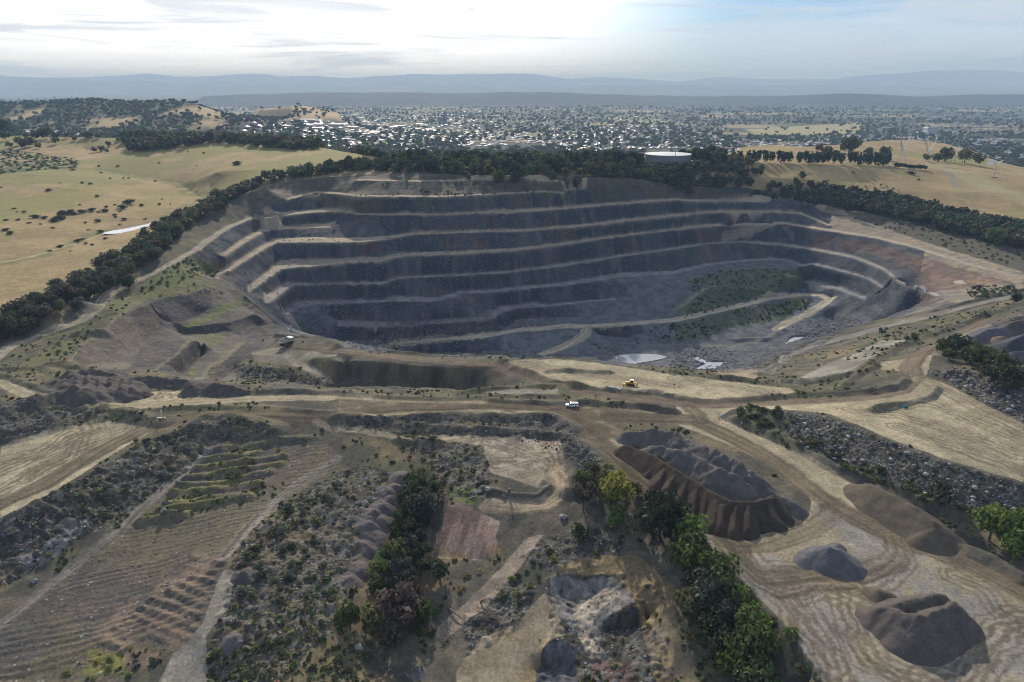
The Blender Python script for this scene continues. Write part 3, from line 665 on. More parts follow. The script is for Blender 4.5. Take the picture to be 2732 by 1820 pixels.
COL[:] = COL * (1 - pad[..., None]) + dry * pad[..., None]
CLS[pad > .5] = 2
lush = blur(zone(('A', [(0, 600), (500, 520), (1000, 540), (1300, 560), (1250, 660), (900, 720), (400, 640), (0, 900)])), 14)
paint(lush * smooth(N_A, -.5, .4), rgb(.26, .225, .08), .7)
creek = [vpath('A', (0, 1060), (300, 1000), (480, 920), (620, 870), (740, 838)), vpath('A', (1130, 735), (1250, 690), (1330, 640), (1420, 590)), vpath('A', (1400, 570), (1280, 560), (1330, 520), (1200, 495), (1000, 460), (760, 410), (600, 390))]
for P in creek:
    D, SG, RL = line_field(P, 16)
    paint(np.where(D < 1e8, smooth(9 + 6 * N_B - D, 0, 6), 0), rgb(.15, .15, .055), .75)
D, SG, RL = line_field(vpath('A', (0, 1050), (300, 985), (560, 900), (720, 850)), 5); paint(np.where(D < 1e8, smooth(2.5 - D, 0, 1.5), 0), rgb(.42, .35, .22), .6)
scrubp = zone(('A', [(0, 255), (200, 275), (380, 310), (550, 330), (530, 400), (300, 400), (0, 430)]))
paint(soften(scrubp, 6, .6) * smooth(N_B + .4 * N_A, -.35, .1), rgb(.07, .09, .035), .9)
D, SG, RL = line_field(path(('S', [(2520, 440), (2535, 465), (2545, 490), (2550, 500)])), 12); paint(np.where(D < 1e8, smooth(7 + 3 * N_B - D, 0, 4), 0), rgb(.22, .20, .17), .7)
D, SG, RL = line_field(path(('S', [(2480, 440), (2600, 500), (2732, 548)])), 40); paint(np.where((D < 1e8) & (SG > 0), smooth(38 - D, 0, 4), 0), rgb(.33, .31, .17), .45)
# the plain: dark gardens, streets and pale lots, then forest
plain = smooth(GY + 200 * N_C, 1250, 1500)
pl = mixn(rgb(.036, .045, .026), rgb(.075, .078, .048), fbm(GX, GY, 260, 5, 111), -.1, .5)
pl = mixn(pl, rgb(.27, .22, .11), fbm(GX * .6, GY, 420, 4, 113), .42, .55)
pl = mixn(pl, rgb(.13, .18, .06), fbm(GX * .7, GY, 300, 3, 119), .5, .58)
COL[:] = COL * (1 - plain[..., None]) + pl * plain[..., None]
def far_zone(Y, *pts): return poly_mask(np.array([at_dist(x, y, Y if not isinstance(Y, tuple) else Y[k])[:2] for k, (x, y) in enumerate(pts)]))
hillL = poly_mask(np.array([(-3200, 1930), (-1150, 1950), (-800, 2050), (-900, 2400), (-1000, 3000), (-3200, 3000)]))
paint(blur(hillL, 4), rgb(.36, .27, .14)); paint(blur(hillL, 4) * smooth(fbm(GX, GY * .5, 230, 4, 121), -.75, -.4), rgb(.06, .075, .038))
hillG = poly_mask(np.array([at_dist(630, 300, 2500)[:2], at_dist(910, 302, 2600)[:2], at_dist(905, 301, 3050)[:2], at_dist(640, 290, 3100)[:2]]))
paint(blur(hillG, 4), rgb(.40, .29, .16))
paint(smooth(GY, 7300, 7700) * (1 - smooth(GY, 9600, 10500)), mixn(rgb(.014, .022, .012), rgb(.03, .038, .022), fbm(GX, GY, 300, 4, 133)))
paint(smooth(GY, 9800, 10800), mixn(rgb(.06, .085, .045), rgb(.13, .13, .07), fbm(GX, GY, 900, 4, 131), 0, .6))
CLS[GY > 1250] = 4
PADS = [(('S', [(1985, 345), (2300, 325), (2310, 352), (2200, 362), (2000, 352)]), rgb(.30, .26, .13)), (('S', [(1050, 345), (1130, 338), (1140, 352), (1060, 358)]), rgb(.15, .24, .08)), (('S', [(1010, 372), (1120, 368), (1130, 382), (1020, 388)]), rgb(.15, .24, .08)),
        (('S', [(1335, 348), (1480, 345), (1480, 360), (1335, 362)]), rgb(.24, .24, .10)), (('S', [(1620, 312), (1690, 312), (1690, 320), (1620, 320)]), rgb(.26, .25, .11)), (('S', [(1640, 318), (1780, 316), (1790, 326), (1650, 328)]), rgb(.26, .25, .11)),
        (('S', [(2220, 360), (2500, 363), (2500, 371), (2220, 369)]), rgb(.32, .32, .32)), (('S', [(2060, 376), (2140, 368), (2160, 376), (2080, 384)]), rgb(.22, .24, .09)), (('S', [(2450, 330), (2732, 332), (2732, 340), (2450, 338)]), rgb(.24, .23, .11))]
for sg, c in PADS: paint(blur(zone(sg), 1), c)
# quarry: pale bench floors, dark faces
pitS = np.clip(pit, 0, 1)
bench_hi = mixn(rgb(.30, .235, .155), rgb(.22, .19, .145), N_B + .3 * N_A)
bench_lo = mixn(rgb(.135, .14, .15), rgb(.095, .10, .11), N_B)
tz = smooth(Zb, -45, -12)[..., None]
bc = bench_lo * (1 - tz) + bench_hi * tz
rk = mixn(ROCK, ROCK2, fbm(GX, GY, 22, 4, 141) + .5 * N_B, -.2, .6)
rk = mixn(rk, ROCKR, fbm(GX, GY, 30, 3, 143) + .4 * N_B, .35, .9)
lite = smooth(fbm(GX * 1.5, GY * .4, 9, 4, 145), .25, .8)[..., None]; rk = rk * (1 - .5 * lite) + rgb(.15, .145, .145) * .5 * lite
st3 = steep[..., None]
pc = bc * (1 - st3) + rk * st3
bpale = mixn(rgb(.36, .29, .20), rgb(.27, .235, .18), N_B) * tz + mixn(rgb(.235, .23, .22), rgb(.17, .17, .172), N_B) * (1 - tz)
pc = pc * (1 - ben_s[..., None]) + bpale * ben_s[..., None]
COL[:] = COL * (1 - pitS[..., None]) + pc * pitS[..., None]
ub_ = settled[1]; topz = poly_mask(np.concatenate([np.stack([ub_[0] * ub_[1], ub_[1]], -1), path(('C', [(850, 325), (0, 296)]), ('B', [(1300, 225), (330, 222)]), ('S', [(800, 478), (690, 500)]), ('A', [(1720, 660), (1880, 640), (2000, 612)]))]))
paint(blur(topz, 2) * (1 - ben_s) * pitS, mixn(rgb(.125, .105, .082), rgb(.085, .078, .062), N_B), .85)
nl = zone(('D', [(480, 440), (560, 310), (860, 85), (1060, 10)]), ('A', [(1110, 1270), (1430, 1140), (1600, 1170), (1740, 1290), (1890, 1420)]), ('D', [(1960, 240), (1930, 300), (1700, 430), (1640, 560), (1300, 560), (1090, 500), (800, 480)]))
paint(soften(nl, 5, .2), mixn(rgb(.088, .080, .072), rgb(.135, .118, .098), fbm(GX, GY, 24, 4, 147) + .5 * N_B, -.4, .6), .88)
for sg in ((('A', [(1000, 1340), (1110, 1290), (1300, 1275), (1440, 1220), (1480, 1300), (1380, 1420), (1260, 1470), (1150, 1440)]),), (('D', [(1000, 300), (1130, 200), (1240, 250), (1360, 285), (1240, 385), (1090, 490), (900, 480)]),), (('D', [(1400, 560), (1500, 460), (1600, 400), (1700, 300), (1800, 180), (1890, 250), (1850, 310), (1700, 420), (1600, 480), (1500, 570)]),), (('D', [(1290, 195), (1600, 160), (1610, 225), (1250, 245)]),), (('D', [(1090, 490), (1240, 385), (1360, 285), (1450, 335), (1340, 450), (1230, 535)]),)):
    paint(soften(zone(*sg), 3, .3), mixn(rgb(.055, .052, .053), rgb(.092, .078, .070), fbm(GX, GY, 9, 4, 151) + .4 * N_B, -.3, .5), .85)  # dark rock, with the shade of these near-left faces put into the colour
for P in (vpath('D', (560, 320), (700, 205), (860, 95), (1000, 40)), vpath('D', (1090, 485), (1240, 380), (1360, 280)), vpath('D', (1390, 548), (1490, 452), (1590, 385), (1700, 288)), vpath('A', (1310, 1490), (1500, 1400), (1700, 1300))):
    D, SG, RL = line_field(P, 6); paint(np.where(D < 1e8, smooth(2.2 + 1.5 * N_B - D, 0, 1.2), 0), rgb(.19, .175, .10), .6)
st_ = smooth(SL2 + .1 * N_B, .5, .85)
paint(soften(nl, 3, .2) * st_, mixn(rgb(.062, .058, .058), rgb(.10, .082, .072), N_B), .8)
upw = pitS * smooth(Zb + 6 * N_A, 8, 16) * steep
paint(upw * smooth(N_A + .6 * N_B, -.3, .4), rgb(.085, .088, .05), .65)
CLS[(pit > .5)] = 3
red = zone(('C', [(1050, 640), (1350, 680), (1700, 780), (1900, 850), (2330, 960), (2100, 960), (1880, 1000), (1700, 990), (1640, 900), (1500, 800), (1300, 750), (1150, 720)]))
paint(soften(red, 6, .5) * (.75 + .5 * N_B), mixn(rgb(.165, .075, .056), rgb(.135, .098, .08), N_B), .9)
for sg in ((('C', [(1610, 970), (1680, 975), (1790, 1030), (1760, 1035), (1640, 995)]),), (('C', [(1870, 930), (1930, 930), (1980, 955), (1900, 955)]),)): paint(soften(zone(*sg), 2, .5), rgb(.42, .38, .33), .8)
slopeR = zone(('C', [(1000, 470), (1500, 612), (1900, 740), (2354, 880), (2354, 640), (1900, 540), (1500, 470), (1100, 360)]))
paint(soften(slopeR, 5), mixn(rgb(.105, .092, .074), rgb(.075, .073, .052), N_B + .3 * N_A), .85)
for sg, c, s in (
    (('C', [(60, 935), (330, 865), (640, 845), (850, 905), (860, 985), (640, 1000), (400, 1100), (0, 1180), (0, 1130), (260, 960)]), rgb(.085, .105, .045), .75),
    (('C', [(0, 1210), (400, 1130), (850, 1045), (950, 1060), (720, 1200), (330, 1260), (200, 1330), (0, 1340)]), rgb(.08, .10, .04), .7),
    (('A', [(1130, 1110), (1360, 985), (1540, 1080), (1400, 1160), (1250, 1200), (1000, 1280), (960, 1220)]), rgb(.115, .13, .045), .8),
    (('A', [(720, 1370), (900, 1290), (1200, 1200), (1430, 1160), (1700, 1270), (1850, 1380), (1700, 1300), (1560, 1200), (1300, 1270), (1080, 1300), (880, 1390)]), rgb(.14, .145, .055), .7),
    (('A', [(1240, 1480), (1340, 1470), (1690, 1290), (1740, 1310), (1500, 1450), (1300, 1510)]), rgb(.13, .15, .05), .8),
    (('D', [(60, 480), (330, 330), (560, 220), (640, 230), (500, 330), (250, 510)]), rgb(.13, .125, .055), .8),
    (('D', [(1380, 250), (1600, 230), (1560, 290), (1420, 310)]), rgb(.13, .14, .055), .6),
    (('D', [(1270, 510), (1330, 470), (1400, 490), (1300, 525)]), rgb(.13, .14, .055), .7)):
    paint(soften(zone(sg), 4, .5), c, s * .9)
paint(soften(zone(('D', [(480, 420), (700, 220), (860, 100), (1060, 40), (1130, 190), (900, 390), (700, 440)])), 4), mixn(rgb(.15, .118, .085), rgb(.10, .085, .07), N_B + .8 * fbm(GX * 1.4 + GY, GY * .2, 5, 3, 149)), .85)
# yards, dirt roads
YARDS = [
    (zone(('D', [(0, 1020), (380, 890), (700, 815), (980, 880), (1100, 890), (700, 1130), (350, 1340), (0, 1530)])), TAN, TAN2),
    (zone(('D', [(0, 555), (300, 650), (640, 715), (850, 720), (1070, 640), (1280, 630), (1320, 690), (1700, 672), (2352, 655), (2352, 700), (1700, 712), (1000, 760), (700, 750), (300, 700), (0, 610)])), TAN2, TAN),
    (zone(('E', [(0, 412), (500, 430), (1000, 448), (1600, 490), (1750, 465), (2352, 525), (2352, 590), (2000, 590), (1980, 680), (2150, 900), (2352, 1010), (2352, 1150), (2220, 1140), (1980, 900), (1700, 640), (1560, 545), (1100, 525), (500, 545), (0, 560)])), TAN2, BROWN),
    (zone(('E', [(1180, 160), (1500, 150), (1800, 175), (2100, 220), (2352, 255), (2352, 400), (2150, 380), (1800, 360), (1560, 310), (1300, 215)]), ), TAN, TAN2),
    (zone(('F', [(0, 245), (300, 290), (600, 325), (780, 340), (830, 370), (560, 410), (200, 420), (0, 405)]), ), TAN, TAN2),
    (zone(('F', [(0, 430), (500, 440), (1050, 400), (1350, 370), (1560, 320), (1760, 330), (1760, 420), (1330, 500), (1000, 510), (400, 480), (300, 540), (500, 640), (900, 800), (1180, 980), (1600, 1330), (1850, 1430), (2354, 1680), (2354, 1780), (1200, 1420), (900, 1260), (920, 1100), (700, 900), (400, 740), (0, 580)]), ), TAN2, TAN),
    (zone(('I', [(0, 260), (200, 380), (350, 530), (500, 545), (850, 460), (930, 330), (1100, 300), (1700, 560), (2354, 860), (2500, 1000), (2500, 1720), (1150, 1720), (1000, 1515), (900, 1350), (700, 1080), (500, 880), (220, 600)])), TAN2, GREYD),
    (zone(('F', [(760, 480), (1050, 440), (1400, 400), (1700, 270), (1880, 340), (2090, 460), (2354, 590), (2354, 990), (1800, 815), (1400, 665), (1050, 520)])), TAN, TAN2),
    (zone(('F', [(1380, 160), (1600, 130), (1740, 120), (1700, 250), (1620, 330), (1540, 320), (1520, 230), (1400, 220)])), TAN2, BROWN),
    (zone(('C', [(1950, 1270), (2354, 1140), (2354, 1240), (2100, 1330), (1960, 1380), (1760, 1440), (1700, 1400)])), GREYD, BROWN),
    (zone(('C', [(1980, 1320), (2150, 1260), (2354, 1230), (2354, 1568), (2100, 1480)])), rgb(.20, .19, .185), rgb(.15, .15, .155)),
    (zone(('F', [(780, 320), (900, 240), (1150, 130), (1400, 20), (1560, 20), (1330, 140), (1150, 250), (1000, 280)])), rgb(.24, .225, .19), rgb(.16, .15, .12)),
    (zone(('E', [(620, 670), (1250, 680), (1560, 720), (1590, 900), (1580, 1080), (1530, 1180), (1300, 1210), (1000, 1160), (1050, 1120), (1400, 1130), (1480, 1060), (1060, 940), (1020, 760), (700, 700)])), rgb(.29, .24, .175), rgb(.20, .17, .13)),
    (zone(('H', [(650, 690), (760, 350), (960, 375), (1130, 450), (1100, 560), (1140, 660), (1000, 720)])), rgb(.29, .20, .155), rgb(.22, .15, .12)),
    (zone(('H', [(1330, 560), (1440, 540), (1250, 800), (1000, 1080), (850, 1200), (640, 1320), (600, 1270), (900, 1010), (1150, 760)])), rgb(.25, .205, .16), rgb(.19, .16, .13)),
    (zone(('H', [(1480, 860), (1560, 820), (1930, 830), (2100, 1000), (1850, 1150), (1830, 1300), (1950, 1440), (1780, 1480), (1680, 1250), (1500, 1080)])), rgb(.16, .15, .14), rgb(.105, .105, .115)),
    (zone(('H', [(1640, 1040), (1900, 900), (2000, 940), (1800, 1090), (1760, 1250), (1880, 1420), (1760, 1420), (1660, 1200)])), rgb(.27, .235, .185), rgb(.19, .17, .145)),
    (zone(('H', [(1390, 1500), (1440, 1330), (1570, 1270), (1650, 1350), (1700, 1700), (1390, 1700)])), rgb(.10, .10, .105), rgb(.07, .072, .08)),
    (zone(('H', [(830, 1490), (1000, 1250), (1250, 1150), (1450, 930), (1500, 1050), (1600, 1240), (1440, 1320), (1380, 1500), (1380, 1700), (820, 1700)])), rgb(.20, .168, .12), rgb(.19, .145, .078)),
    (zone(('H', [(1480, 800), (1750, 690), (2100, 680), (2352, 900), (2352, 1700), (2250, 1700), (2200, 1500), (2100, 1050), (1950, 820), (1560, 805)])), rgb(.175, .135, .078), rgb(.135, .115, .088)),
    (zone(('G', [(1560, 780), (1640, 790), (1600, 1050), (1440, 1250), (1440, 1700), (1050, 1700), (1100, 1568), (1240, 1300), (1400, 1100)])), rgb(.24, .215, .175), rgb(.18, .165, .14)),
    (zone(('D', [(1750, 360), (1950, 330), (2200, 330), (2352, 350), (2352, 400), (2180, 400), (2160, 440), (2300, 540), (2352, 600), (2250, 570), (2080, 470), (1780, 430)])), rgb(.25, .22, .165), rgb(.17, .15, .115)),
    (zone(('E', [(1000, 375), (1200, 360), (1540, 350), (1540, 400), (1200, 400)])), rgb(.24, .225, .18), rgb(.18, .165, .13)),
    (zone(('D', [(1340, 550), (1490, 455), (1450, 520), (1400, 555)])), rgb(.22, .21, .19), rgb(.17, .16, .15)),
]
for m, a, b in YARDS:
    paint(soften(m, 3, .25), mixn(a, b, fbm(GX, GY, 16, 4, 151) + .45 * N_B, -.35, .5))
    CLS[(m > .5) & (pit < .5) & (GY > 90)] = 1
# field soil
fs = soften(field, 4, .2)
paint(fs, mixn(rgb(.092, .085, .074), rgb(.125, .103, .081), N_A + .3 * N_B), .9)
paint(fs * upper * smooth(N_B + .5 * N_A, .0, .5), rgb(.145, .135, .07), .4)
paint(WINDM * smooth(N_B + .5 * N_A, -.5, .1), rgb(.15, .145, .055), .7)
paint(fs * (1 - upper) * smooth(N_A + .8 * N_B, .25, .7), rgb(.13, .125, .06), .3)
paint(push * smooth(N_B, -.4, .3), rgb(.21, .155, .115), .7)
CLS[(field > .5)] = 0
# red and purple patches, straw and weeds in the front diggings
for sg, c, s in ((('H', [(1800, 1400), (2050, 1420), (2100, 1568), (1750, 1568)]), rgb(.12, .072, .062), .8), (('H', [(650, 120), (760, 150), (790, 290), (740, 300)]), rgb(.20, .12, .085), .7),
                 (('H', [(760, 290), (900, 310), (960, 380), (770, 360)]), rgb(.19, .125, .105), .6), (('H', [(780, 200), (980, 220), (1000, 300), (920, 330), (780, 290)]), rgb(.12, .15, .045), .8),
                 (('D', [(60, 650), (330, 690), (260, 750), (80, 690)]), rgb(.20, .12, .09), .7), (('G', [(140, 700), (370, 570), (590, 400), (690, 430), (560, 560), (380, 680), (180, 760)]), rgb(.24, .24, .24), .75),
                 (('H', [(1700, 1040), (2352, 800), (2352, 1400), (2200, 1300)]), rgb(.27, .175, .07), .0), (('G', [(620, 1330), (860, 1370), (860, 1500), (560, 1520)]), rgb(.20, .19, .05), .7)):
    paint(soften(zone(sg), 4, .6), c, s)
# beaten dirt roads, with wheel tracks
SCUFF = [('I', (1000, 880), (1250, 1010), (1240, 1200), (1380, 1420), (1700, 1500)), ('I', (2354, 1050), (2060, 1180), (1960, 1360), (1700, 1500)), ('I', (1150, 900), (1180, 1150), (1290, 1380), (1500, 1515)), ('I', (2354, 1180), (2150, 1290), (2000, 1515)), ('I', (1500, 560), (1560, 700), (1420, 830), (1150, 880), (800, 930)),
         ('I', (480, 640), (560, 740), (760, 770), (1000, 745)), ('I', (700, 930), (860, 1130), (1060, 1400)), ('I', (820, 930), (960, 1160), (1100, 1515)), ('I', (1900, 800), (2060, 880), (2200, 1040), (2354, 1120)),
         ('F', (2354, 700), (2000, 560), (1700, 430), (1400, 450)), ('F', (2354, 800), (1900, 640), (1500, 520), (1150, 490)), ('F', (2354, 900), (1900, 740), (1500, 600)), ('F', (1760, 330), (1960, 420), (2354, 620)),
         ('D', (0, 1200), (400, 1030), (650, 900), (620, 850)), ('D', (0, 1340), (500, 1060), (900, 900)), ('D', (0, 1130), (250, 1080), (500, 930)), ('D', (200, 1240), (500, 1080), (560, 960)),
         ('E', (0, 455), (600, 470), (1200, 460)), ('E', (1650, 520), (1950, 540), (2352, 545)), ('E', (1300, 190), (1700, 240), (2100, 300), (2352, 340)), ('E', (1900, 560), (2100, 640), (2200, 600), (2352, 585)), ('F', (0, 280), (400, 330), (760, 380)),
         ('E', (1050, 720), (1300, 800), (1500, 780)), ('E', (1100, 900), (1350, 850), (1560, 900)), ('E', (1480, 730), (1540, 900), (1560, 1050))]
for t_ in SCUFF:
    D, SG, RL = line_field(vpath(*t_), 7)
    for off, wd in ((-1.1, .6), (1.1, .6), (3.4, .5), (-3.2, .45)):
        paint(np.where(D < 1e8, smooth(wd + .25 * N_D - np.abs(SG - off - 1.4 * N_B), -.2, .25), 0) * np.clip(1.1 / CELL - .2, 0, 1), rgb(.125, .10, .072), .7)
ROADS = [
    (path(('D', [(-100, 1500), (300, 1290), (700, 1050), (1000, 905), (1300, 825), (1700, 795), (2352, 805)]), ('E', [(0, 520), (500, 482), (1000, 468), (1400, 488), (1600, 535), (1760, 640), (1900, 790), (2080, 960), (2352, 1140)])), 8, BROWN, .85),
    (path(('I', [(-300, 60), (0, 300), (200, 470), (330, 560), (430, 600), (620, 590), (900, 500), (1040, 400), (1080, 300)])), 7, BROWN, .6),
    (path(('D', [(0, 585), (300, 670), (600, 725), (900, 735), (1300, 712), (1700, 690), (2352, 675)]), ('E', [(500, 428), (1000, 446)])), 6, TAN2, .6),
    (path(('D', [(1960, 300), (2080, 322), (2250, 335)]), ('E', [(0, 95), (400, 138), (900, 182), (1130, 200), (1500, 312), (1700, 372), (2000, 412), (2352, 455)]), ('F', [(200, 448), (600, 450), (1000, 430), (1300, 400), (1500, 350), (1600, 280), (1590, 200), (1630, 130), (1740, 60)]), ('C', [(1900, 1300), (2100, 1210), (2354, 1150)])), 9, rgb(.125, .098, .072), .9),
    (path(('E', [(1900, 560), (2352, 565)]), ('F', [(0, 545), (150, 560), (330, 650), (560, 770), (760, 900), (1000, 1085), (1300, 1260), (1600, 1400)]), ('I', [(1700, 610), (2000, 740), (2400, 930)])), 9, BROWN, .85),
    (path(('F', [(90, 470), (150, 510), (190, 560)])), 7, BROWN, .7),
    (path(('I', [(350, 540), (440, 620), (440, 700), (600, 810), (800, 800), (1000, 780), (1250, 790), (1450, 720), (1520, 640), (1480, 530), (1200, 380), (1090, 330)])), 7, BROWN, .55),
    (path(('I', [(300, 560), (420, 700), (560, 830), (700, 900), (900, 860), (1200, 870)])), 6, BROWN, .5),
    (path(('E', [(1560, 1060), (1560, 980), (1520, 900)])), 5, rgb(.34, .26, .16), .7),
    (path(('E', [(1030, 1180), (1250, 1190), (1450, 1170), (1540, 1110), (1560, 1030), (1530, 950)])), 5, rgb(.32, .25, .165), .75),
    (path(('A', [(1950, 708), (1750, 736), (1600, 795), (1440, 898), (1358, 960), (1135, 1086), (920, 1185), (740, 1270), (650, 1380), (560, 1460), (300, 1550)]), ('D', [(60, 330), (-60, 430)])), 7, rgb(.27, .235, .18), .9),
    (path(('B', [(340, 1418), (420, 1396), (600, 1380), (1000, 1350), (1300, 1305), (1600, 1283), (1750, 1282), (2000, 1266), (2352, 1236)]), ('C', [(200, 1151), (400, 1109), (640, 1052), (850, 1028), (980, 1032), (1055, 1060), (960, 1112), (860, 1170), (740, 1224), (690, 1262)])), 9, rgb(.38, .33, .24), .97),
    (path(('C', [(690, 1262), (660, 1310), (400, 1368), (0, 1362)])), 4, rgb(.17, .155, .125), .7),
    (path(('B', [(1745, 1290), (1730, 1335), (1660, 1385), (1560, 1430), (1430, 1475)])), 9, rgb(.37, .32, .23), .95),
    (path(('C', [(0, 1128), (150, 1020), (260, 962)])), 5, rgb(.23, .205, .155), .8),
    (path(('C', [(2354, 1020), (2000, 1100), (1700, 1180), (1400, 1245), (1000, 1352), (760, 1440), (600, 1540)])), 10, rgb(.185, .175, .16), .9),
    (path(('C', [(740, 545), (1000, 586), (1350, 638), (1640, 710), (2000, 822), (2354, 912)])), 5, rgb(.33, .29, .23), .85),
    (path(('C', [(330, 652), (420, 615), (560, 578), (740, 550)])), 5, rgb(.29, .25, .19), .8),
    (path(('G', [(0, 1180), (300, 920), (560, 720), (800, 540), (940, 400), (1150, 220), (1400, 0)]), ('D', [(1450, 1050)])), 4, rgb(.17, .15, .13), .8),
    (path(('D', [(2352, 1110), (2150, 1230), (1950, 1380)]), ('G', [(1880, 350), (1700, 520), (1560, 680)])), 5, rgb(.20, .175, .15), .7),
    (path(('E', [(0, 645), (250, 660), (600, 690), (900, 700)])), 3.5, rgb(.31, .255, .18), .8),
    (path(('D', [(2200, 850), (2300, 900), (2352, 905)])), 3, rgb(.31, .255, .18), .7),
    (path(('C', [(980, 452), (1200, 508), (1400, 575), (1700, 684), (2000, 780), (2354, 880)])), 3, rgb(.29, .255, .19), .7),
    (path(('C', [(1250, 660), (1500, 770), (1640, 900)])), 2.5, rgb(.10, .07, .06), .7),
    (path(('C', [(1500, 545), (1700, 550), (1760, 552)])), 3, rgb(.24, .2, .14), .8),
    (path(('F', [(1680, 290), (1900, 400), (2100, 520), (2354, 650)])), 9, TAN2, .5),
]
for P, w, c, s in ROADS:
    D, SG, RL = line_field(P, w)
    m = np.where(D < 1e8, smooth(w * .5 + .8 * N_B * min(1, w / 6) - D, -.6, .9), 0)
    paint(m, c, s)
    nn = vnoise(SG * 1.0 + 3 * vnoise(RL, SG * 0, 40, 3), RL * .03, .75, 7) * np.clip(1.6 / CELL - .5, 0, 1)
    COL[:] *= (1 + (m * .65 * nn)[..., None])
    CLS[(m > .5) & (pit < .5)] = 1
pk = zone(('H', [(650, 690), (760, 350), (960, 375), (1130, 450), (1100, 560), (1140, 660), (1000, 720)]))
pa, pb = np.array(hit(*px('H', 860, 380))), np.array(hit(*px('H', 760, 680))); pd_ = (pb - pa) / np.hypot(*(pb - pa))
pn = fbm((GX * -pd_[1] + GY * pd_[0]), (GX * pd_[0] + GY * pd_[1]) * .10, 2.6, 4, 181)
paint(soften(pk, 3, .3) * smooth(pn, -.1, .45), rgb(.36, .30, .25), .7); paint(soften(pk, 3, .3) * smooth(-pn, .1, .5), rgb(.13, .088, .072), .7)
paint(soften(pk, 3, .3) * smooth(N_A + N_B, .25, .6), rgb(.21, .155, .06), .6)
plt_ = zone(('E', [(1020, 690), (1250, 680), (1560, 720), (1590, 900), (1540, 930), (1060, 930), (1020, 760)]))
paint(soften(plt_, 3, .3) * smooth(fbm(GX, GY * 1.5, 3.2, 4, 183), .05, .5), rgb(.40, .35, .27), .55)
for hw, wd_ in ((('S', [(925, 372), (945, 352), (985, 330), (1010, 316)]), 16), (('S', [(700, 345), (900, 338), (1100, 342)]), 14), (('S', [(1150, 330), (1500, 322), (1900, 318)]), 16), (('S', [(1560, 392), (1640, 360), (1700, 330)]), 12), (('S', [(1200, 372), (1420, 376), (1640, 398)]), 9), (('S', [(1300, 392), (1340, 372), (1400, 345)]), 9), (('S', [(2560, 400), (2640, 380), (2732, 372)]), 10), (('S', [(2640, 440), (2700, 425), (2732, 415)]), 8)):
    D, SG, RL = line_field(path(hw), wd_ * 2); paint(np.where(D < 1e8, smooth(wd_ * .6 - D, -3, 3), 0), rgb(.30, .30, .30), .8)
RIPRAP = blur(rough_src[9][0] + rough_src[10][0], 2)
# loose stone on the rough ground, wheel scuffs on the yards
yard_m = (CLS == 1).astype(np.float32)
rub = np.clip(RGH, 0, 1)
paint(rub * smooth(N_D + .6 * N_B, -.1, .6) * (yard_m < .5), RUBB, .6)
COL *= (1 + .55 * (rub * N_D * np.clip(1.3 / CELL - .2, 0, 1))[..., None])
ta = fbm(GX * .35 + GY * .12, GY - GX * .3, 5, 3, 161, cell=CELL) + .6 * fbm(GX * 1.3 + GY * .5, GY * .3 - GX * .1, 3, 3, 163, cell=CELL)
COL *= (1 + .17 * (yard_m * ta)[..., None])
COL *= (1 + .16 * (fbm(GX, GY, 2.4, 3, 171, cell=CELL))[..., None])
paint(wet, rgb(.10, .10, .095), .7)
paint(BERM_M.astype(np.float32) * .55 * smooth(N_B + .2, -.4, .4) * (GY < 480), mixn(rgb(.105, .095, .08), rgb(.12, .112, .068), N_A))
COL = np.clip(COL, .015, .75)

# ------------------------------------------------------------------ materials
def mat(name, col=(.5, .5, .5), rough=.8, metal=0.0, spec=.3):
    m = bpy.data.materials.new(name); m.use_nodes = True
    b = m.node_tree.nodes['Principled BSDF']
    b.inputs['Base Color'].default_value = (*col, 1); b.inputs['Roughness'].default_value = rough
    b.inputs['Metallic'].default_value = metal; b.inputs['Specular IOR Level'].default_value = spec
    return m
def nod(m, t, **kw):
    n = m.node_tree.nodes.new(t)
    for k, v in kw.items(): setattr(n, k, v)
    return n
def worn(name, col, rough=.6, metal=0.0, amount=.35, scale=1.5, spec=.4):
    """painted or bare surface with blotchy wear"""
    m = mat(name, col, rough, metal, spec); L = m.node_tree.links; b = m.node_tree.nodes['Principled BSDF']
    tc = nod(m, 'ShaderNodeTexCoord'); n = nod(m, 'ShaderNodeTexNoise'); n.inputs['Scale'].default_value = scale; n.inputs['Detail'].default_value = 5
    L.new(tc.outputs['Object'], n.inputs['Vector'])
    mx = nod(m, 'ShaderNodeMix', data_type='RGBA'); L.new(n.outputs['Fac'], mx.inputs[0])
    mx.inputs[6].default_value = (*[c * (1 - amount) for c in col], 1); mx.inputs[7].default_value = (*[min(1, c * (1 + amount)) for c in col], 1)
    L.new(mx.outputs[2], b.inputs['Base Color'])
    return m
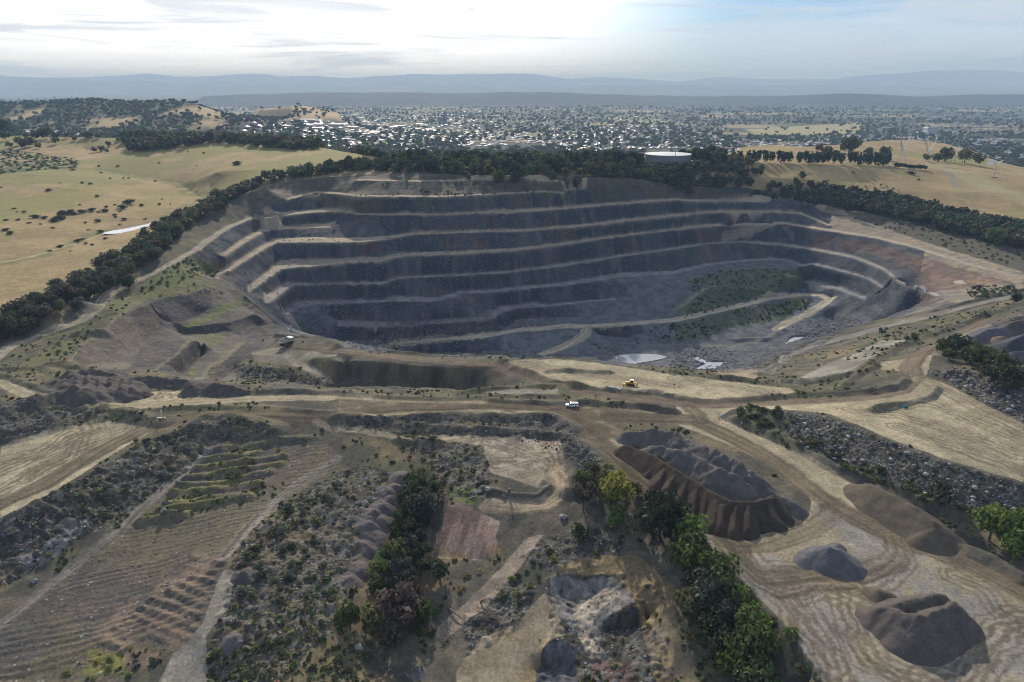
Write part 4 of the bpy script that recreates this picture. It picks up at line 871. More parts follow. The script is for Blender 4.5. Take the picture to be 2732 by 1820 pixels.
def ground_mat(name, bump=.45, stones=True):
    """earth: surveyed colours broken up by grit, with loose stones where the survey marks rubble"""
    m = mat(name, rough=.95, spec=.12); L = m.node_tree.links; b = m.node_tree.nodes['Principled BSDF']
    at = nod(m, 'ShaderNodeAttribute', attribute_name='Col'); geo = nod(m, 'ShaderNodeNewGeometry')
    n1 = nod(m, 'ShaderNodeTexNoise'); n1.inputs['Scale'].default_value = 1.1; n1.inputs['Detail'].default_value = 6; n1.inputs['Roughness'].default_value = .72
    L.new(geo.outputs['Position'], n1.inputs['Vector'])
    mr = nod(m, 'ShaderNodeMapRange'); mr.inputs['From Min'].default_value = .3; mr.inputs['From Max'].default_value = .7; mr.inputs['To Min'].default_value = .56; mr.inputs['To Max'].default_value = 1.44
    L.new(n1.outputs['Fac'], mr.inputs['Value'])
    mx = nod(m, 'ShaderNodeVectorMath', operation='SCALE'); L.new(at.outputs['Color'], mx.inputs[0]); L.new(mr.outputs[0], mx.inputs['Scale'])
    col, hgt = mx.outputs[0], n1.outputs['Fac']
    if stones:
        vo = nod(m, 'ShaderNodeTexVoronoi'); vo.inputs['Scale'].default_value = .95; vo.inputs['Randomness'].default_value = 1
        L.new(geo.outputs['Position'], vo.inputs['Vector'])
        sx = nod(m, 'ShaderNodeSeparateColor'); L.new(vo.outputs['Color'], sx.inputs[0])
        inside = nod(m, 'ShaderNodeMapRange'); inside.inputs['From Min'].default_value = .50; inside.inputs['From Max'].default_value = .30; L.new(vo.outputs['Distance'], inside.inputs['Value'])
        pick_ = nod(m, 'ShaderNodeMath', operation='LESS_THAN'); L.new(sx.outputs[0], pick_.inputs[0]); L.new(at.outputs['Alpha'], pick_.inputs[1])
        f = nod(m, 'ShaderNodeMath', operation='MULTIPLY'); L.new(inside.outputs[0], f.inputs[0]); L.new(pick_.outputs[0], f.inputs[1])
        cr = nod(m, 'ShaderNodeValToRGB'); e = cr.color_ramp.elements
        e[0].position, e[0].color = 0, (.055, .052, .055, 1); e[1].position, e[1].color = 1, (.30, .29, .275, 1)
        e2 = e.new(.6); e2.color = (.125, .118, .115, 1)
        L.new(sx.outputs[1], cr.inputs['Fac'])
        mc = nod(m, 'ShaderNodeMix', data_type='RGBA'); L.new(f.outputs[0], mc.inputs[0]); L.new(col, mc.inputs[6]); L.new(cr.outputs['Color'], mc.inputs[7]); col = mc.outputs[2]
        ad = nod(m, 'ShaderNodeMath', operation='MULTIPLY_ADD'); L.new(f.outputs[0], ad.inputs[0]); ad.inputs[1].default_value = 1.6; L.new(hgt, ad.inputs[2]); hgt = ad.outputs[0]
    L.new(col, b.inputs['Base Color'])
    bp = nod(m, 'ShaderNodeBump'); bp.inputs['Strength'].default_value = .9; bp.inputs['Distance'].default_value = bump
    if stones:
        sa = nod(m, 'ShaderNodeMath', operation='MULTIPLY_ADD', use_clamp=True); L.new(at.outputs['Alpha'], sa.inputs[0]); sa.inputs[1].default_value = 1.6; sa.inputs[2].default_value = .30; L.new(sa.outputs[0], bp.inputs['Strength'])
    L.new(hgt, bp.inputs['Height']); L.new(bp.outputs[0], b.inputs['Normal'])
    return m

def obj(name, me, parent=None, m=None, **props):
    o = bpy.data.objects.new(name, me); C.objects.link(o)
    if m is not None and me is not None and len(me.materials) == 0: me.materials.append(m)
    if parent is not None: o.parent = parent
    for k, v in props.items(): o[k] = v
    return o
def npmesh(name, V, Fq, smoothf=False, col=None):
    """mesh from numpy arrays: V (n,3), Fq (m,k) all faces the same size"""
    V = np.ascontiguousarray(V, np.float32); Fq = np.ascontiguousarray(Fq, np.int32)
    me = bpy.data.meshes.new(name)
    me.vertices.add(len(V)); me.vertices.foreach_set('co', V.ravel())
    k = Fq.shape[1]
    me.loops.add(Fq.size); me.loops.foreach_set('vertex_index', Fq.ravel())
    me.polygons.add(len(Fq)); me.polygons.foreach_set('loop_start', np.arange(0, Fq.size, k, dtype=np.int32))
    if smoothf: me.polygons.foreach_set('use_smooth', np.ones(len(Fq), bool))
    me.update(calc_edges=True)
    if col is not None:
        a = me.color_attributes.new('Col', 'FLOAT_COLOR', 'POINT')
        c4 = np.ones((len(V), 4), np.float32); c4[:, :col.shape[1]] = col
        a.data.foreach_set('color', c4.ravel())
    return me

# ------------------------------------------------------------------ the ground, split where the surface changes
idx = np.arange(NV * NU).reshape(NV, NU)
quads = np.stack([idx[:-1, :-1], idx[:-1, 1:], idx[1:, 1:], idx[1:, :-1]], -1).reshape(-1, 4)
qc = CLS[:-1, :-1].ravel()
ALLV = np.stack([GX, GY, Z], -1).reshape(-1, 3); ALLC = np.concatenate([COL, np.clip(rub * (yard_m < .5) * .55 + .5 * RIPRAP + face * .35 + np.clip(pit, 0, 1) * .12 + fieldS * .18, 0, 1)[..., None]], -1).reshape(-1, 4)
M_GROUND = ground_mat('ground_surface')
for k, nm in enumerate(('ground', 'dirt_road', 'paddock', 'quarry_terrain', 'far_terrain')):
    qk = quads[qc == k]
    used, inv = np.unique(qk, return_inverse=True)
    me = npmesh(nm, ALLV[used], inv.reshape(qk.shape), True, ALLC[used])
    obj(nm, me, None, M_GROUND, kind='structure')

M_WATER = worn('pond_water', (.46, .48, .49), .12, 0, .22, .07, .6)  # silty water, paled further to put the sky's bright reflection into its colour
for nm, wz, tg, pts in POND_PIX:
    P = np.array([at_z(*px(tg, x, y), wz) for x, y in pts]); c = P.mean(0)
    P = c + (P - c) * np.array([1.12, 1.12, 1])
    me = bpy.data.meshes.new(nm); me.from_pydata([tuple(p) for p in P], [], [tuple(range(len(P)))]); me.update()
    obj(nm, me, None, M_WATER, kind='structure')
# ------------------------------------------------------------------ mesh helpers
import bmesh
def V3(*a): return Vector(a)
class MB:
    """collects boxes, tubes and prisms and links them as one mesh object"""
    def __init__(self): self.v, self.f = [], []
    def add(self, vs, fs):
        n = len(self.v); self.v += [tuple(v) for v in vs]; self.f += [tuple(i + n for i in f) for f in fs]; return self
    def box(self, c, s, rz=0, taper=1.0, ry=0):
        R = Matrix.Rotation(rz, 3, 'Z') @ Matrix.Rotation(ry, 3, 'Y'); c = Vector(c)
        vs = []
        for dz in (-1, 1):
            k = taper if dz > 0 else 1
            for dx, dy in ((-1, -1), (1, -1), (1, 1), (-1, 1)): vs.append(c + R @ Vector((dx * s[0] * .5 * k, dy * s[1] * .5 * k, dz * s[2] * .5)))
        return self.add(vs, [(3, 2, 1, 0), (4, 5, 6, 7), (0, 1, 5, 4), (1, 2, 6, 5), (2, 3, 7, 6), (3, 0, 4, 7)])
    def prism(self, prof, y0, y1):
        """closed x,z outline swept along y"""
        n = len(prof); vs = [(x, y0, z) for x, z in prof] + [(x, y1, z) for x, z in prof]
        fs = [tuple(range(n)), tuple(range(2 * n - 1, n - 1, -1))] + [(i, i + n, (i + 1) % n + n, (i + 1) % n) for i in range(n)]
        return self.add(vs, fs)
    def tube(self, pts, rs, n=6, caps=True):
        pts = [Vector(p) for p in pts]
        if isinstance(rs, (int, float)): rs = [rs] * len(pts)
        vs, fs = [], []
        for k, p in enumerate(pts):
            d = (pts[min(k + 1, len(pts) - 1)] - pts[max(k - 1, 0)]).normalized()
            a = d.orthogonal().normalized(); b = d.cross(a)
            for q in range(n): t = 2 * math.pi * q / n; vs.append(p + (a * math.cos(t) + b * math.sin(t)) * rs[k])
        for k in range(len(pts) - 1):
            for q in range(n): fs.append((k * n + q, k * n + (q + 1) % n, (k + 1) * n + (q + 1) % n, (k + 1) * n + q))
        if caps: fs += [tuple(range(n - 1, -1, -1)), tuple(range((len(pts) - 1) * n, len(pts) * n))]
        return self.add(vs, fs)
    def bar(self, a, b, r): return self.tube([a, b], r, 4)
    def build(self, name, m, parent=None, smoothf=False):
        me = bpy.data.meshes.new(name); me.from_pydata(self.v, [], self.f); me.update()
        bm = bmesh.new(); bm.from_mesh(me); bmesh.ops.recalc_face_normals(bm, faces=bm.faces); bm.to_mesh(me); bm.free()
        if smoothf: me.polygons.foreach_set('use_smooth', np.ones(len(me.polygons), bool))
        return obj(name, me, parent, m)
def thing(name, label, cat, loc, rz=0, group=None):
    o = bpy.data.objects.new(name, None); C.objects.link(o); o.empty_display_size = .5
    o.location = loc; o.rotation_euler = (0, 0, rz); o['label'] = label; o['category'] = cat
    if group: o['group'] = group
    return o
def tag(o, label, cat, group=None):
    o['label'] = label; o['category'] = cat
    if group: o['group'] = group
    return o
def gz(x, y): return float(ground(np.array([x]), np.array([y]))[0])
def spot(tg, x, y):
    X, Y = hit(*px(tg, x, y)); return X, Y, gz(X, Y)
def copy_tree(o, parent=None):
    c = o.copy(); C.objects.link(c)
    if parent is not None: c.parent = parent
    for ch in o.children: copy_tree(ch, c)
    return c

# ------------------------------------------------------------------ trees
def leaf_mat(name, col, vary=.35, use_attr=True):
    m = mat(name, col, .75, 0, .25); L = m.node_tree.links; b = m.node_tree.nodes['Principled BSDF']
    at = nod(m, 'ShaderNodeAttribute', attribute_name='Col'); oi = nod(m, 'ShaderNodeObjectInfo')
    mr = nod(m, 'ShaderNodeMapRange'); mr.inputs['To Min'].default_value = 1 - vary; mr.inputs['To Max'].default_value = 1 + vary
    L.new(oi.outputs['Random'], mr.inputs['Value'])
    v = nod(m, 'ShaderNodeVectorMath', operation='MULTIPLY'); v.inputs[1].default_value = col
    L.new(at.outputs['Color'], v.inputs[0])
    s = nod(m, 'ShaderNodeVectorMath', operation='SCALE'); L.new(v.outputs[0], s.inputs[0]); L.new(mr.outputs[0], s.inputs['Scale'])
    L.new(s.outputs[0], b.inputs['Base Color'])
    tr = nod(m, 'ShaderNodeBsdfTranslucent'); L.new(s.outputs[0], tr.inputs['Color'])
    mx = nod(m, 'ShaderNodeMixShader'); mx.inputs[0].default_value = .28
    out = m.node_tree.nodes['Material Output']
    L.new(b.outputs[0], mx.inputs[1]); L.new(tr.outputs[0], mx.inputs[2]); L.new(mx.outputs[0], out.inputs['Surface'])
    return m
KCOL = {k: tuple(1.25 * v for v in c) for k, c in {'dark': (.050, .064, .030), 'olive': (.085, .092, .038), 'bright': (.085, .125, .028), 'yellow': (.125, .13, .028), 'rust': (.066, .048, .040), 'pine': (.032, .046, .027), 'grey': (.085, .095, .065), 'straw': (.16, .155, .06), 'mid': (.075, .105, .030), 'twig': (.10, .075, .06)}.items()}
LEAF = {k: leaf_mat('leaf_' + k, c) for k, c in KCOL.items()}
M_LEAFMIX = leaf_mat('leaf_mixed', (1, 1, 1), 0)
M_BARK = worn('bark', (.11, .088, .068), .9, 0, .4, 2)

def leaf_cloud(seed, n, lobes, leaf, squash=1.0, spread=.62, lobe_r=.42, conical=0.0, top_bias=.35):
    """leaf clumps over the outside of several lobes; unit crown (radius 1, centred 0). returns V, F(quads), C"""
    r = np.random.default_rng(seed)
    cen = r.normal(size=(lobes, 3)); cen /= np.linalg.norm(cen, axis=1)[:, None]
    cen *= (spread * r.random(lobes) ** .4)[:, None]; cen[:, 2] *= squash
    if conical: cen[:, :2] *= (1 - conical * (cen[:, 2] + 1) * .5)[:, None]
    rad = lobe_r * (.7 + .6 * r.random(lobes))
    if conical: rad *= (1 - conical * .6 * (cen[:, 2] + 1) * .5)
    tint = .78 + .5 * r.random(lobes)
    li = r.integers(0, lobes, n)
    d = r.normal(size=(n, 3)); d[:, 2] += top_bias; d /= np.linalg.norm(d, axis=1)[:, None]
    p = cen[li] + d * (rad[li] * (.72 + .36 * r.random(n)))[:, None] * np.array([1, 1, max(.6, squash)])
    nrm = d + .75 * r.normal(size=(n, 3)); nrm /= np.linalg.norm(nrm, axis=1)[:, None]
    ref = np.where(np.abs(nrm[:, 2:3]) < .9, np.array([[0, 0, 1.0]]), np.array([[1.0, 0, 0]]))
    a = np.cross(nrm, ref); a /= np.linalg.norm(a, axis=1)[:, None]; b = np.cross(nrm, a)
    th = r.random(n) * 6.283
    a, b = a * np.cos(th)[:, None] + b * np.sin(th)[:, None], b * np.cos(th)[:, None] - a * np.sin(th)[:, None]
    s = leaf * (.6 + .8 * r.random(n)); a *= s[:, None]; b *= (s * (.6 + .3 * r.random(n)))[:, None]
    V = np.stack([p - a - b * .6, p + a * .8 - b, p + a + b * .7, p - a * .7 + b], 1).reshape(-1, 3)
    F_ = np.arange(4 * n).reshape(n, 4)
    Cc = np.repeat(np.clip(tint[li] + .14 * r.normal(size=n), .5, 1.6), 4)
    return V, F_, np.stack([Cc * (1 + .05 * r.normal()), Cc, Cc], -1)
SHAPES = {'round': dict(lobes=11, squash=.85), 'spread': dict(lobes=9, squash=.55, spread=.72, lobe_r=.38), 'tall': dict(lobes=11, squash=1.25, spread=.6, lobe_r=.36), 'cone': dict(lobes=12, squash=1.5, conical=.75, spread=.75, lobe_r=.36), 'bush': dict(lobes=8, squash=.6, spread=.6, lobe_r=.45), 'open': dict(lobes=8, squash=.9, spread=.78, lobe_r=.28)}
HI, TRUNK = {}, {}
for k, (nm, kw) in enumerate(SHAPES.items()):
    for q in range(2 if nm != 'round' else 3):
        n = 900 if nm != 'bush' else 420
        V, F_, Cc = leaf_cloud(100 + 10 * k + q, n, leaf=.075 if nm != 'bush' else .11, **kw)
        me = npmesh('crown', V, F_, False, Cc); me.materials.append(LEAF['dark']); HI.setdefault(nm, []).append(me)
LO = {nm: [leaf_cloud(500 + 10 * k + q, 105 if nm != 'bush' else 60, leaf=.22, **kw) for q in range(3)] for k, (nm, kw) in enumerate(SHAPES.items())}
LO2 = [leaf_cloud(700 + q, 22, 5, .42, .8) for q in range(4)]
for nm in SHAPES:
    t = MB(); h = 1.0
    t.tube([(0, 0, -.35), (.03, .02, .3), (-.02, .03, .8), (.02, 0, 1.15)], [.095, .07, .05, .02], 6)
    for a in range(5):
        th = a * 1.256 + .4; r0 = .55
        t.tube([(0, 0, .35 + .08 * a), (math.cos(th) * r0 * .5, math.sin(th) * r0 * .5, .7 + .07 * a), (math.cos(th) * r0, math.sin(th) * r0, 1.0 + .05 * a)], [.045, .03, .012], 5)
    me = bpy.data.meshes.new('trunk'); me.from_pydata(t.v, [], t.f); me.materials.append(M_BARK); TRUNK[nm] = me

TREES = []          # x, y, crown radius, height, shape, kind, label, group
def add_tree(x, y, r, h, shape, kind, label, group=None):
    if math.hypot(x - 184, y - 830) < 31: return
    if .184 < x / y < .26 and 735 < y < 832:       # the slope in front of the tank only carries low trees
        h = min(h, 44.0 - gz(x, y))
        if h < 4: return
        r = min(r, h * .6)
    TREES.append((x, y, r, h, shape, kind, label, group))
def ptree(tg, cx_, cy_, w, shape, kind, label, group=None, hk=1.15):
    """crown centre and width as seen; the foot is where it meets the ground below"""
    sx, sy = px(tg, cx_, cy_); sw = w * VIEWS[tg][2] * (1.12 if tg in 'HI' else 1)
    X, Y = hit(sx, sy + sw * .42)
    dist = math.sqrt(X * X + Y * Y + (CAM_H - gz(X, Y)) ** 2)
    r = sw * dist / F_PX * .5
    add_tree(X, Y, r * 1.18, r * 2 * hk * 1.05, shape, kind, label, group)
g_gully = 'dark trees crowded in the gully below the ripped field'
l_gully = {'dark': 'dark green tree crowded into the gully beside the purple gravel heaps', 'olive': 'olive grey tree crowded into the gully beside the purple gravel heaps', 'grey': 'olive grey tree crowded into the gully beside the purple gravel heaps', 'mid': 'fresh green tree among darker ones in the gully by the gravel heaps'}
for x, y, w, sh, kd in ((545, 230, 165, 'round', 'dark'), (590, 345, 175, 'round', 'grey'), (535, 440, 100, 'tall', 'dark'), (470, 540, 160, 'round', 'dark'), (500, 615, 130, 'tall', 'grey'), (420, 690, 150, 'round', 'olive'), (330, 700, 100, 'tall', 'mid'), (450, 770, 140, 'round', 'grey'), (475, 850, 130, 'round', 'grey'), (375, 900, 85, 'tall', 'grey'), (600, 440, 110, 'round', 'dark'), (560, 560, 120, 'open', 'dark'), (300, 790, 110, 'round', 'mid'), (270, 900, 110, 'round', 'olive'), (470, 310, 100, 'round', 'olive'), (440, 430, 90, 'round', 'mid'), (560, 170, 110, 'round', 'olive'), (700, 220, 90, 'tall', 'dark'), (600, 660, 130, 'open', 'dark'), (590, 760, 130, 'open', 'dark'), (250, 1130, 140, 'round', 'olive'), (90, 1110, 130, 'round', 'mid'), (600, 1090, 140, 'round', 'mid'), (330, 1000, 120, 'round', 'olive')):
    ptree('H', x, y, w, sh, kd, l_gully[kd], g_gully)
ptree('H', 425, 1110, 265, 'tall', 'rust', 'large rust brown dying tree at the near end of the gully', None, 1.2)
ptree('H', 530, 960, 150, 'round', 'rust', 'smaller rust brown tree just behind the large rust brown one', None)
ptree('H', 715, 810, 130, 'tall', 'dark', 'dark slender tree standing alone beside the pale diagonal track', None, 1.35)
ptree('H', 1945, 260, 200, 'round', 'yellow', 'bright yellow green tree above the diagonal haul track', None)
ptree('H', 1945, 430, 120, 'tall', 'bright', 'deep green upright tree in front of the yellow green one', None, 1.3)
for x, y, w, sh, kd, lb in ((1790, 85, 80, 'round', 'olive', 'small olive tree at the top of the clump beside the grey rubble bank'), (1712, 150, 95, 'tall', 'bright', 'small lime tipped tree at the rubble bank foot'), (1750, 190, 110, 'round', 'dark', 'dusky green tree beside the lime tipped one'), (1862, 135, 75, 'tall', 'mid', 'slim fresh green tree nearest the brown haul track'), (1715, 300, 150, 'open', 'twig', 'bare looking brown grey tree below the rubble bank'), (1680, 525, 100, 'bush', 'dark', 'dark rounded bush alone beside the fallen branches'), (2060, 240, 90, 'round', 'olive', 'dull olive tree just behind the yellow green one')):
    ptree('H', x, y, w, sh, kd, lb)
g_bank = 'trees crowded along the bank beside the stockpile yard'
l_bank = {'dark': 'dark green tree in the thick belt along the stockpile yard edge', 'bright': 'bright green tree in the thick belt along the stockpile yard edge', 'mid': 'mid green tree in the thick belt along the stockpile yard edge', 'grey': 'grey green tree in the thick belt along the stockpile yard edge', 'olive': 'grey green tree in the thick belt along the stockpile yard edge'}
ptree('H', 2245, 430, 260, 'round', 'dark', 'big dark tree at the far end of the belt beside the stockpile yard')
for x, y, w, sh, kd in ((20, 480, 120, 'round', 'mid'), (120, 515, 185, 'round', 'bright'), (100, 620, 170, 'round', 'dark'), (70, 715, 185, 'round', 'bright'), (190, 700, 120, 'round', 'dark'), (270, 800, 210, 'round', 'mid'), (335, 880, 140, 'round', 'bright'), (200, 920, 210, 'round', 'grey'), (90, 1020, 160, 'round', 'olive'), (420, 950, 140, 'round', 'mid'), (370, 1070, 150, 'round', 'grey'), (260, 1050, 160, 'round', 'dark'), (500, 1140, 175, 'round', 'bright'), (520, 1240, 200, 'round', 'mid'), (570, 1290, 165, 'round', 'bright'), (470, 1340, 190, 'round', 'mid'), (500, 1430, 180, 'round', 'mid'), (400, 1440, 170, 'round', 'bright'), (330, 1280, 150, 'round', 'dark'), (230, 1180, 150, 'round', 'dark'), (150, 860, 150, 'round', 'dark'), (20, 590, 110, 'round', 'dark'), (560, 1500, 170, 'round', 'mid'), (460, 1500, 180, 'round', 'dark'), (330, 1150, 130, 'round', 'dark')):
    ptree('I', x, y, w, sh, kd, l_bank[kd], g_bank)
for x, y, w, lb in ((2120, 490, 160, 'bright green tree at the foot of the rock slope near the frame edge'), (2300, 520, 175, 'bright green tree beside the rock slope cut by the frame edge'), (2300, 600, 150, 'lower green tree in front of the one cut by the frame edge'), (2110, 395, 80, 'small grey green tree on the rock slope behind the bright one')):
    ptree('I', x, y, w, 'round', 'bright' if w > 100 else 'grey', lb)
ptree('I', 1775, 250, 120, 'bush', 'grey', 'pale grey green bush on the rock slope behind the long gravel pile')
for x, y, w, sh in ((1830, 55, 130, 'round'), (1900, 35, 150, 'round'), (1965, 105, 140, 'round'), (2060, 130, 180, 'round'), (2180, 185, 190, 'round'), (2125, 240, 130, 'round'), (2290, 255, 170, 'round'), (2350, 290, 120, 'round'), (1845, 110, 90, 'round'), (2010, 70, 110, 'round'), (2230, 290, 120, 'round')):
    ptree('F', x, y + 14, w * .8, sh, 'dark' if w > 125 else 'olive', 'dark rounded tree in the clump above the pale boulder slope', 'trees above the boulder slope', .95)
ptree('A', 895, 1195, 82, 'round', 'dark', 'single dark tree on the pit side of the perimeter road', None)
ptree('C', 1612, 1318, 42, 'round', 'mid', 'small round green tree on the scrubby bank between the two haul roads')
ptree('C', 2302, 1056, 48, 'round', 'dark', 'dark tree beside the haul road where it leaves the frame')
ptree('C', 2150, 655, 85, 'round', 'mid', 'green tree standing out in front of the dark belt above the pit')
ptree('C', 1395, 1288, 50, 'open', 'grey', 'thin grey tree on the scrubby bank between the two haul roads')
ptree('C', 580, 180, 42, 'round', 'olive', 'lone olive tree in the open golden paddock')
ptree('C', 854, 220, 48, 'bush', 'dark', 'lone dark dome shaped tree in the golden paddock', None, .9)
for x in (330, 395, 437, 495, 530, 560, 610, 650, 705, 735, 770, 840, 885, 910, 940, 965, 1000, 1030, 1080, 1120, 1180, 1210, 1240, 1280, 1310, 1345, 1370, 1400, 1425):
    y = 112 + (x - 395) * .026
    ptree('C', x, y, 40, 'tall', 'pine', 'dark upright tree in the straight windbreak row across the golden paddock', 'trees in the windbreak row across the paddock', 1.75)
for x in range(1490, 1700, 24): ptree('C', x, 160 + (x - 1490) * .09, 26, 'round', 'pine', 'small dark tree in the short row at the paddock windbreak end', 'small trees at the windbreak end', 1.2)
for x, y, w, k in ((1305, 82, 58, 'dark'), (1410, 88, 66, 'dark'), (1170, 40, 90, 'dark'), (1210, 30, 60, 'olive'), (970, 45, 45, 'olive'), (1010, 75, 60, 'dark'), (1060, 85, 50, 'dark'), (1820, 100, 70, 'dark'), (1770, 110, 50, 'dark'), (1700, 112, 40, 'olive'), (1950, 110, 70, 'olive'), (2050, 130, 60, 'mid')):
    ptree('C', x, y, w, 'round', k, 'dark tree in the loose clumps behind the paddock windbreak row', 'tree clumps behind the windbreak row')
def along(P, step):
    out = []
    for a in range(len(P) - 1):
        v = P[a + 1] - P[a]; l = float(np.hypot(*v)); n = max(1, int(l / step))
        for k in range(n): out.append((P[a] + v * (k / n), np.array([-v[1], v[0]]) / max(l, 1e-6)))
    return out
# belt down the left rim
BL = path(('S', [(960, 452), (900, 459), (830, 469), (760, 481), (706, 494), (631, 532), (509, 604), (402, 708), (291, 773), (214, 826), (96, 884), (-60, 935)]))
rr = np.random.default_rng(3)
for off in (3, 11, 19, 27):
    for p, n in along(BL, 8.0):
        k = rr.random()
        w = 4.3 + 2.3 * rr.random()
        if off > 22 and rr.random() < .45: continue
        kd = 'rust' if k < .17 else ('dark' if k < .62 else ('olive' if k < .82 else 'grey'))
        q = p - n * (off + rr.normal() * 1.5) + rr.normal(size=2)
        lb = 'rust tinged tree in the dense belt along the pit\'s perimeter road' if kd == 'rust' else 'dark green tree in the dense belt along the pit\'s perimeter road'
        add_tree(q[0], q[1], w, w * (1.6 + .4 * rr.random()), 'round' if k < .7 else 'tall', kd, lb, 'rust tinged trees in the perimeter road belt' if kd == 'rust' else 'dark trees in the perimeter road belt')
def fill(P, spacing, fn, seed, jit=.45):
    """points over a polygon of ground points"""
    r = np.random.default_rng(seed); x0, y0 = P.min(0); x1, y1 = P.max(0)
    xs = np.arange(x0, x1, spacing); ys = np.arange(y0, y1, spacing)
    G_ = np.stack(np.meshgrid(xs, ys), -1).reshape(-1, 2) + r.uniform(-jit, jit, (len(xs) * len(ys), 2)) * spacing
    ins = np.zeros(len(G_), bool); n = len(P)
    for a in range(n):
        b = (a + 1) % n; ya, yb = P[a, 1], P[b, 1]
        c = (ya > G_[:, 1]) != (yb > G_[:, 1])
        ins ^= c & (G_[:, 0] < P[a, 0] + (G_[:, 1] - ya) * (P[b, 0] - P[a, 0]) / (yb - ya + 1e-12))
    for g in G_[ins]: fn(g, r)
def belt_r(g, r):
    w = 3.9 + 1.8 * r.random(); k = r.random()
    kd = 'dark' if k < .6 else ('pine' if k < .85 else 'olive')
    add_tree(g[0], g[1], w, w * (2.0 + .5 * r.random()), 'round' if k > .3 else 'tall', kd, 'dark tree packed in the broad belt above the quarry\'s red soil face', 'trees packed in the belt above the red soil face')
PB = path(('S', [(1850, 500), (2000, 513), (2200, 543), (2400, 588), (2560, 628), (2740, 670), (2860, 700), (2860, 640), (2732, 610), (2560, 573), (2400, 532), (2200, 500), (2000, 488), (1880, 471)]))
fill(PB, 6.6, belt_r, 21)
def rim_w(g, r):
    w = 3.6 + 3.0 * r.random() ** 1.5; k = r.random()
    kd = 'dark' if k < .55 else ('olive' if k < .75 else ('mid' if k < .83 else 'pine'))
    add_tree(g[0], g[1], w, w * (2.0 + .9 * r.random()), 'spread' if k < .15 else ('tall' if k < .5 else 'round'), kd, 'dark tree in the woods along the top of the far quarry wall', 'trees in the woods along the quarry rim')
front = path(('S', [(720, 490), (800, 476), (880, 466), (980, 456), (1060, 462), (1200, 466), (1350, 466), (1500, 470), (1650, 478), (1800, 500), (1850, 498)]))
back = np.array([(300, 850), (250, 860), (150, 870), (0, 860), (-90, 830), (-150, 780), (-230, 735)])
PR = np.concatenate([front, path(('S', [(1880, 470)])), back]); fill(PR, 7.6, rim_w, 22)
fill(path(('B', [(880, 215), (1300, 240), (1850, 280), (1850, 330), (1450, 320), (900, 300)])), 8.5, lambda g, r: rim_w(g, r) if r.random() < .55 else None, 23)
fill(np.concatenate([path(('S', [(1880, 462), (1900, 445), (1955, 405), (2060, 388)])), np.array([(400, 1180), (250, 1050), (240, 860), (300, 800)])]), 10, rim_w, 24)
for cx_, w_ in ((1637, 46), (1655, 40), (1685, 36), (1700, 40), (1725, 44), (1740, 34), (1780, 36), (1800, 34), (1830, 40), (1846, 42), (1870, 44), (1885, 36), (1640, 30)):
    ptree('S', cx_, 436 - abs(cx_ - 1740) * .06 + (w_ % 7) * 1.5, w_ * .62, 'round', 'pine', 'near black bushy tree screening the round water tank', 'near black trees screening the water tank', 1.7)
for k in range(60):
    y_ = (792, 782, 770, 757)[k % 4] + 3 * math.sin(k * 2.1); x_ = y_ * (.188 + .07 * (k // 4) / 14)
    add_tree(x_, y_, 4.0 + 1.4 * ((k * 7) % 5) / 5, 8 + 6 * ((k * 3) % 7) / 7, 'round', 'pine', 'near black bushy tree screening the round water tank', 'near black trees screening the water tank')
def crest_w(g, r):
    w = 4.4 + 3.0 * r.random(); k = r.random()
    add_tree(g[0], g[1], w, w * (1.8 + .6 * r.random()), 'round' if k < .6 else 'tall', 'dark' if k < .6 else 'olive', 'dark tree in the belt along the golden hill crest', 'trees along the golden hill crest')
cf = path(('S', [(338, 408), (380, 407), (451, 399), (520, 388), (574, 383), (640, 386), (681, 394), (765, 400), (850, 400), (905, 402), (960, 412), (1010, 424)]))
cb = np.array([(p[0] * 1.16, p[1] * 1.16) for p in cf[::-1]])
fill(np.concatenate([cf, cb]), 9.5, crest_w, 25)
for x, y, w in ((0, 130, 110), (60, 110, 90), (100, 135, 80), (30, 175, 70), (70, 235, 45), (130, 210, 55), (175, 230, 60), (220, 215, 65), (180, 165, 40), (260, 170, 60), (320, 160, 80), (350, 150, 60), (390, 170, 50), (385, 205, 50), (445, 160, 40), (470, 165, 40), (525, 188, 32), (600, 165, 45), (630, 160, 50), (690, 165, 40), (690, 170, 30), (825, 195, 30), (760, 160, 45), (860, 165, 50), (660, 265, 40), (710, 255, 40), (760, 222, 40), (745, 272, 28), (270, 240, 40), (905, 165, 35)):
    ptree('A', x, y, w * .8, 'round', 'dark' if w > 45 else 'olive', 'dark tree scattered on the far golden paddock beyond the pond', 'trees scattered on the far golden paddock', 1.1)

def place_tree(t, shape_cache={}):
    x, y, r, h, shape, kind, label, group = t
    z = gz(x, y)
    k = int(rr.integers(0, len(HI[shape])))
    root = thing('tree' if shape != 'bush' else 'bush', label, 'tree' if shape != 'bush' else 'bush', (x, y, z - .1), float(rr.random() * 6.28), group)
    sq = SHAPES[shape]['squash']
    hz = h * .5 if shape != 'bush' else h * .42
    ch = h * (.36 if shape in ('spread', 'open') else .54)
    c = bpy.data.objects.new('crown' if shape != 'bush' else 'foliage', HI[shape][k]); C.objects.link(c); c.parent = root
    c.location = (0, 0, h - ch * .95); c.scale = (r * 1.12, r * (1.0 + .2 * rr.random()), ch / max(.75, min(sq, 1.3)) * 1.08)
    c.material_slots[0].link = 'OBJECT'; c.material_slots[0].material = LEAF[kind]
    t_ = bpy.data.objects.new('trunk', TRUNK[shape]); C.objects.link(t_); t_.parent = root
    t_.scale = (max(r * .8, 1), max(r * .8, 1), h * .62)
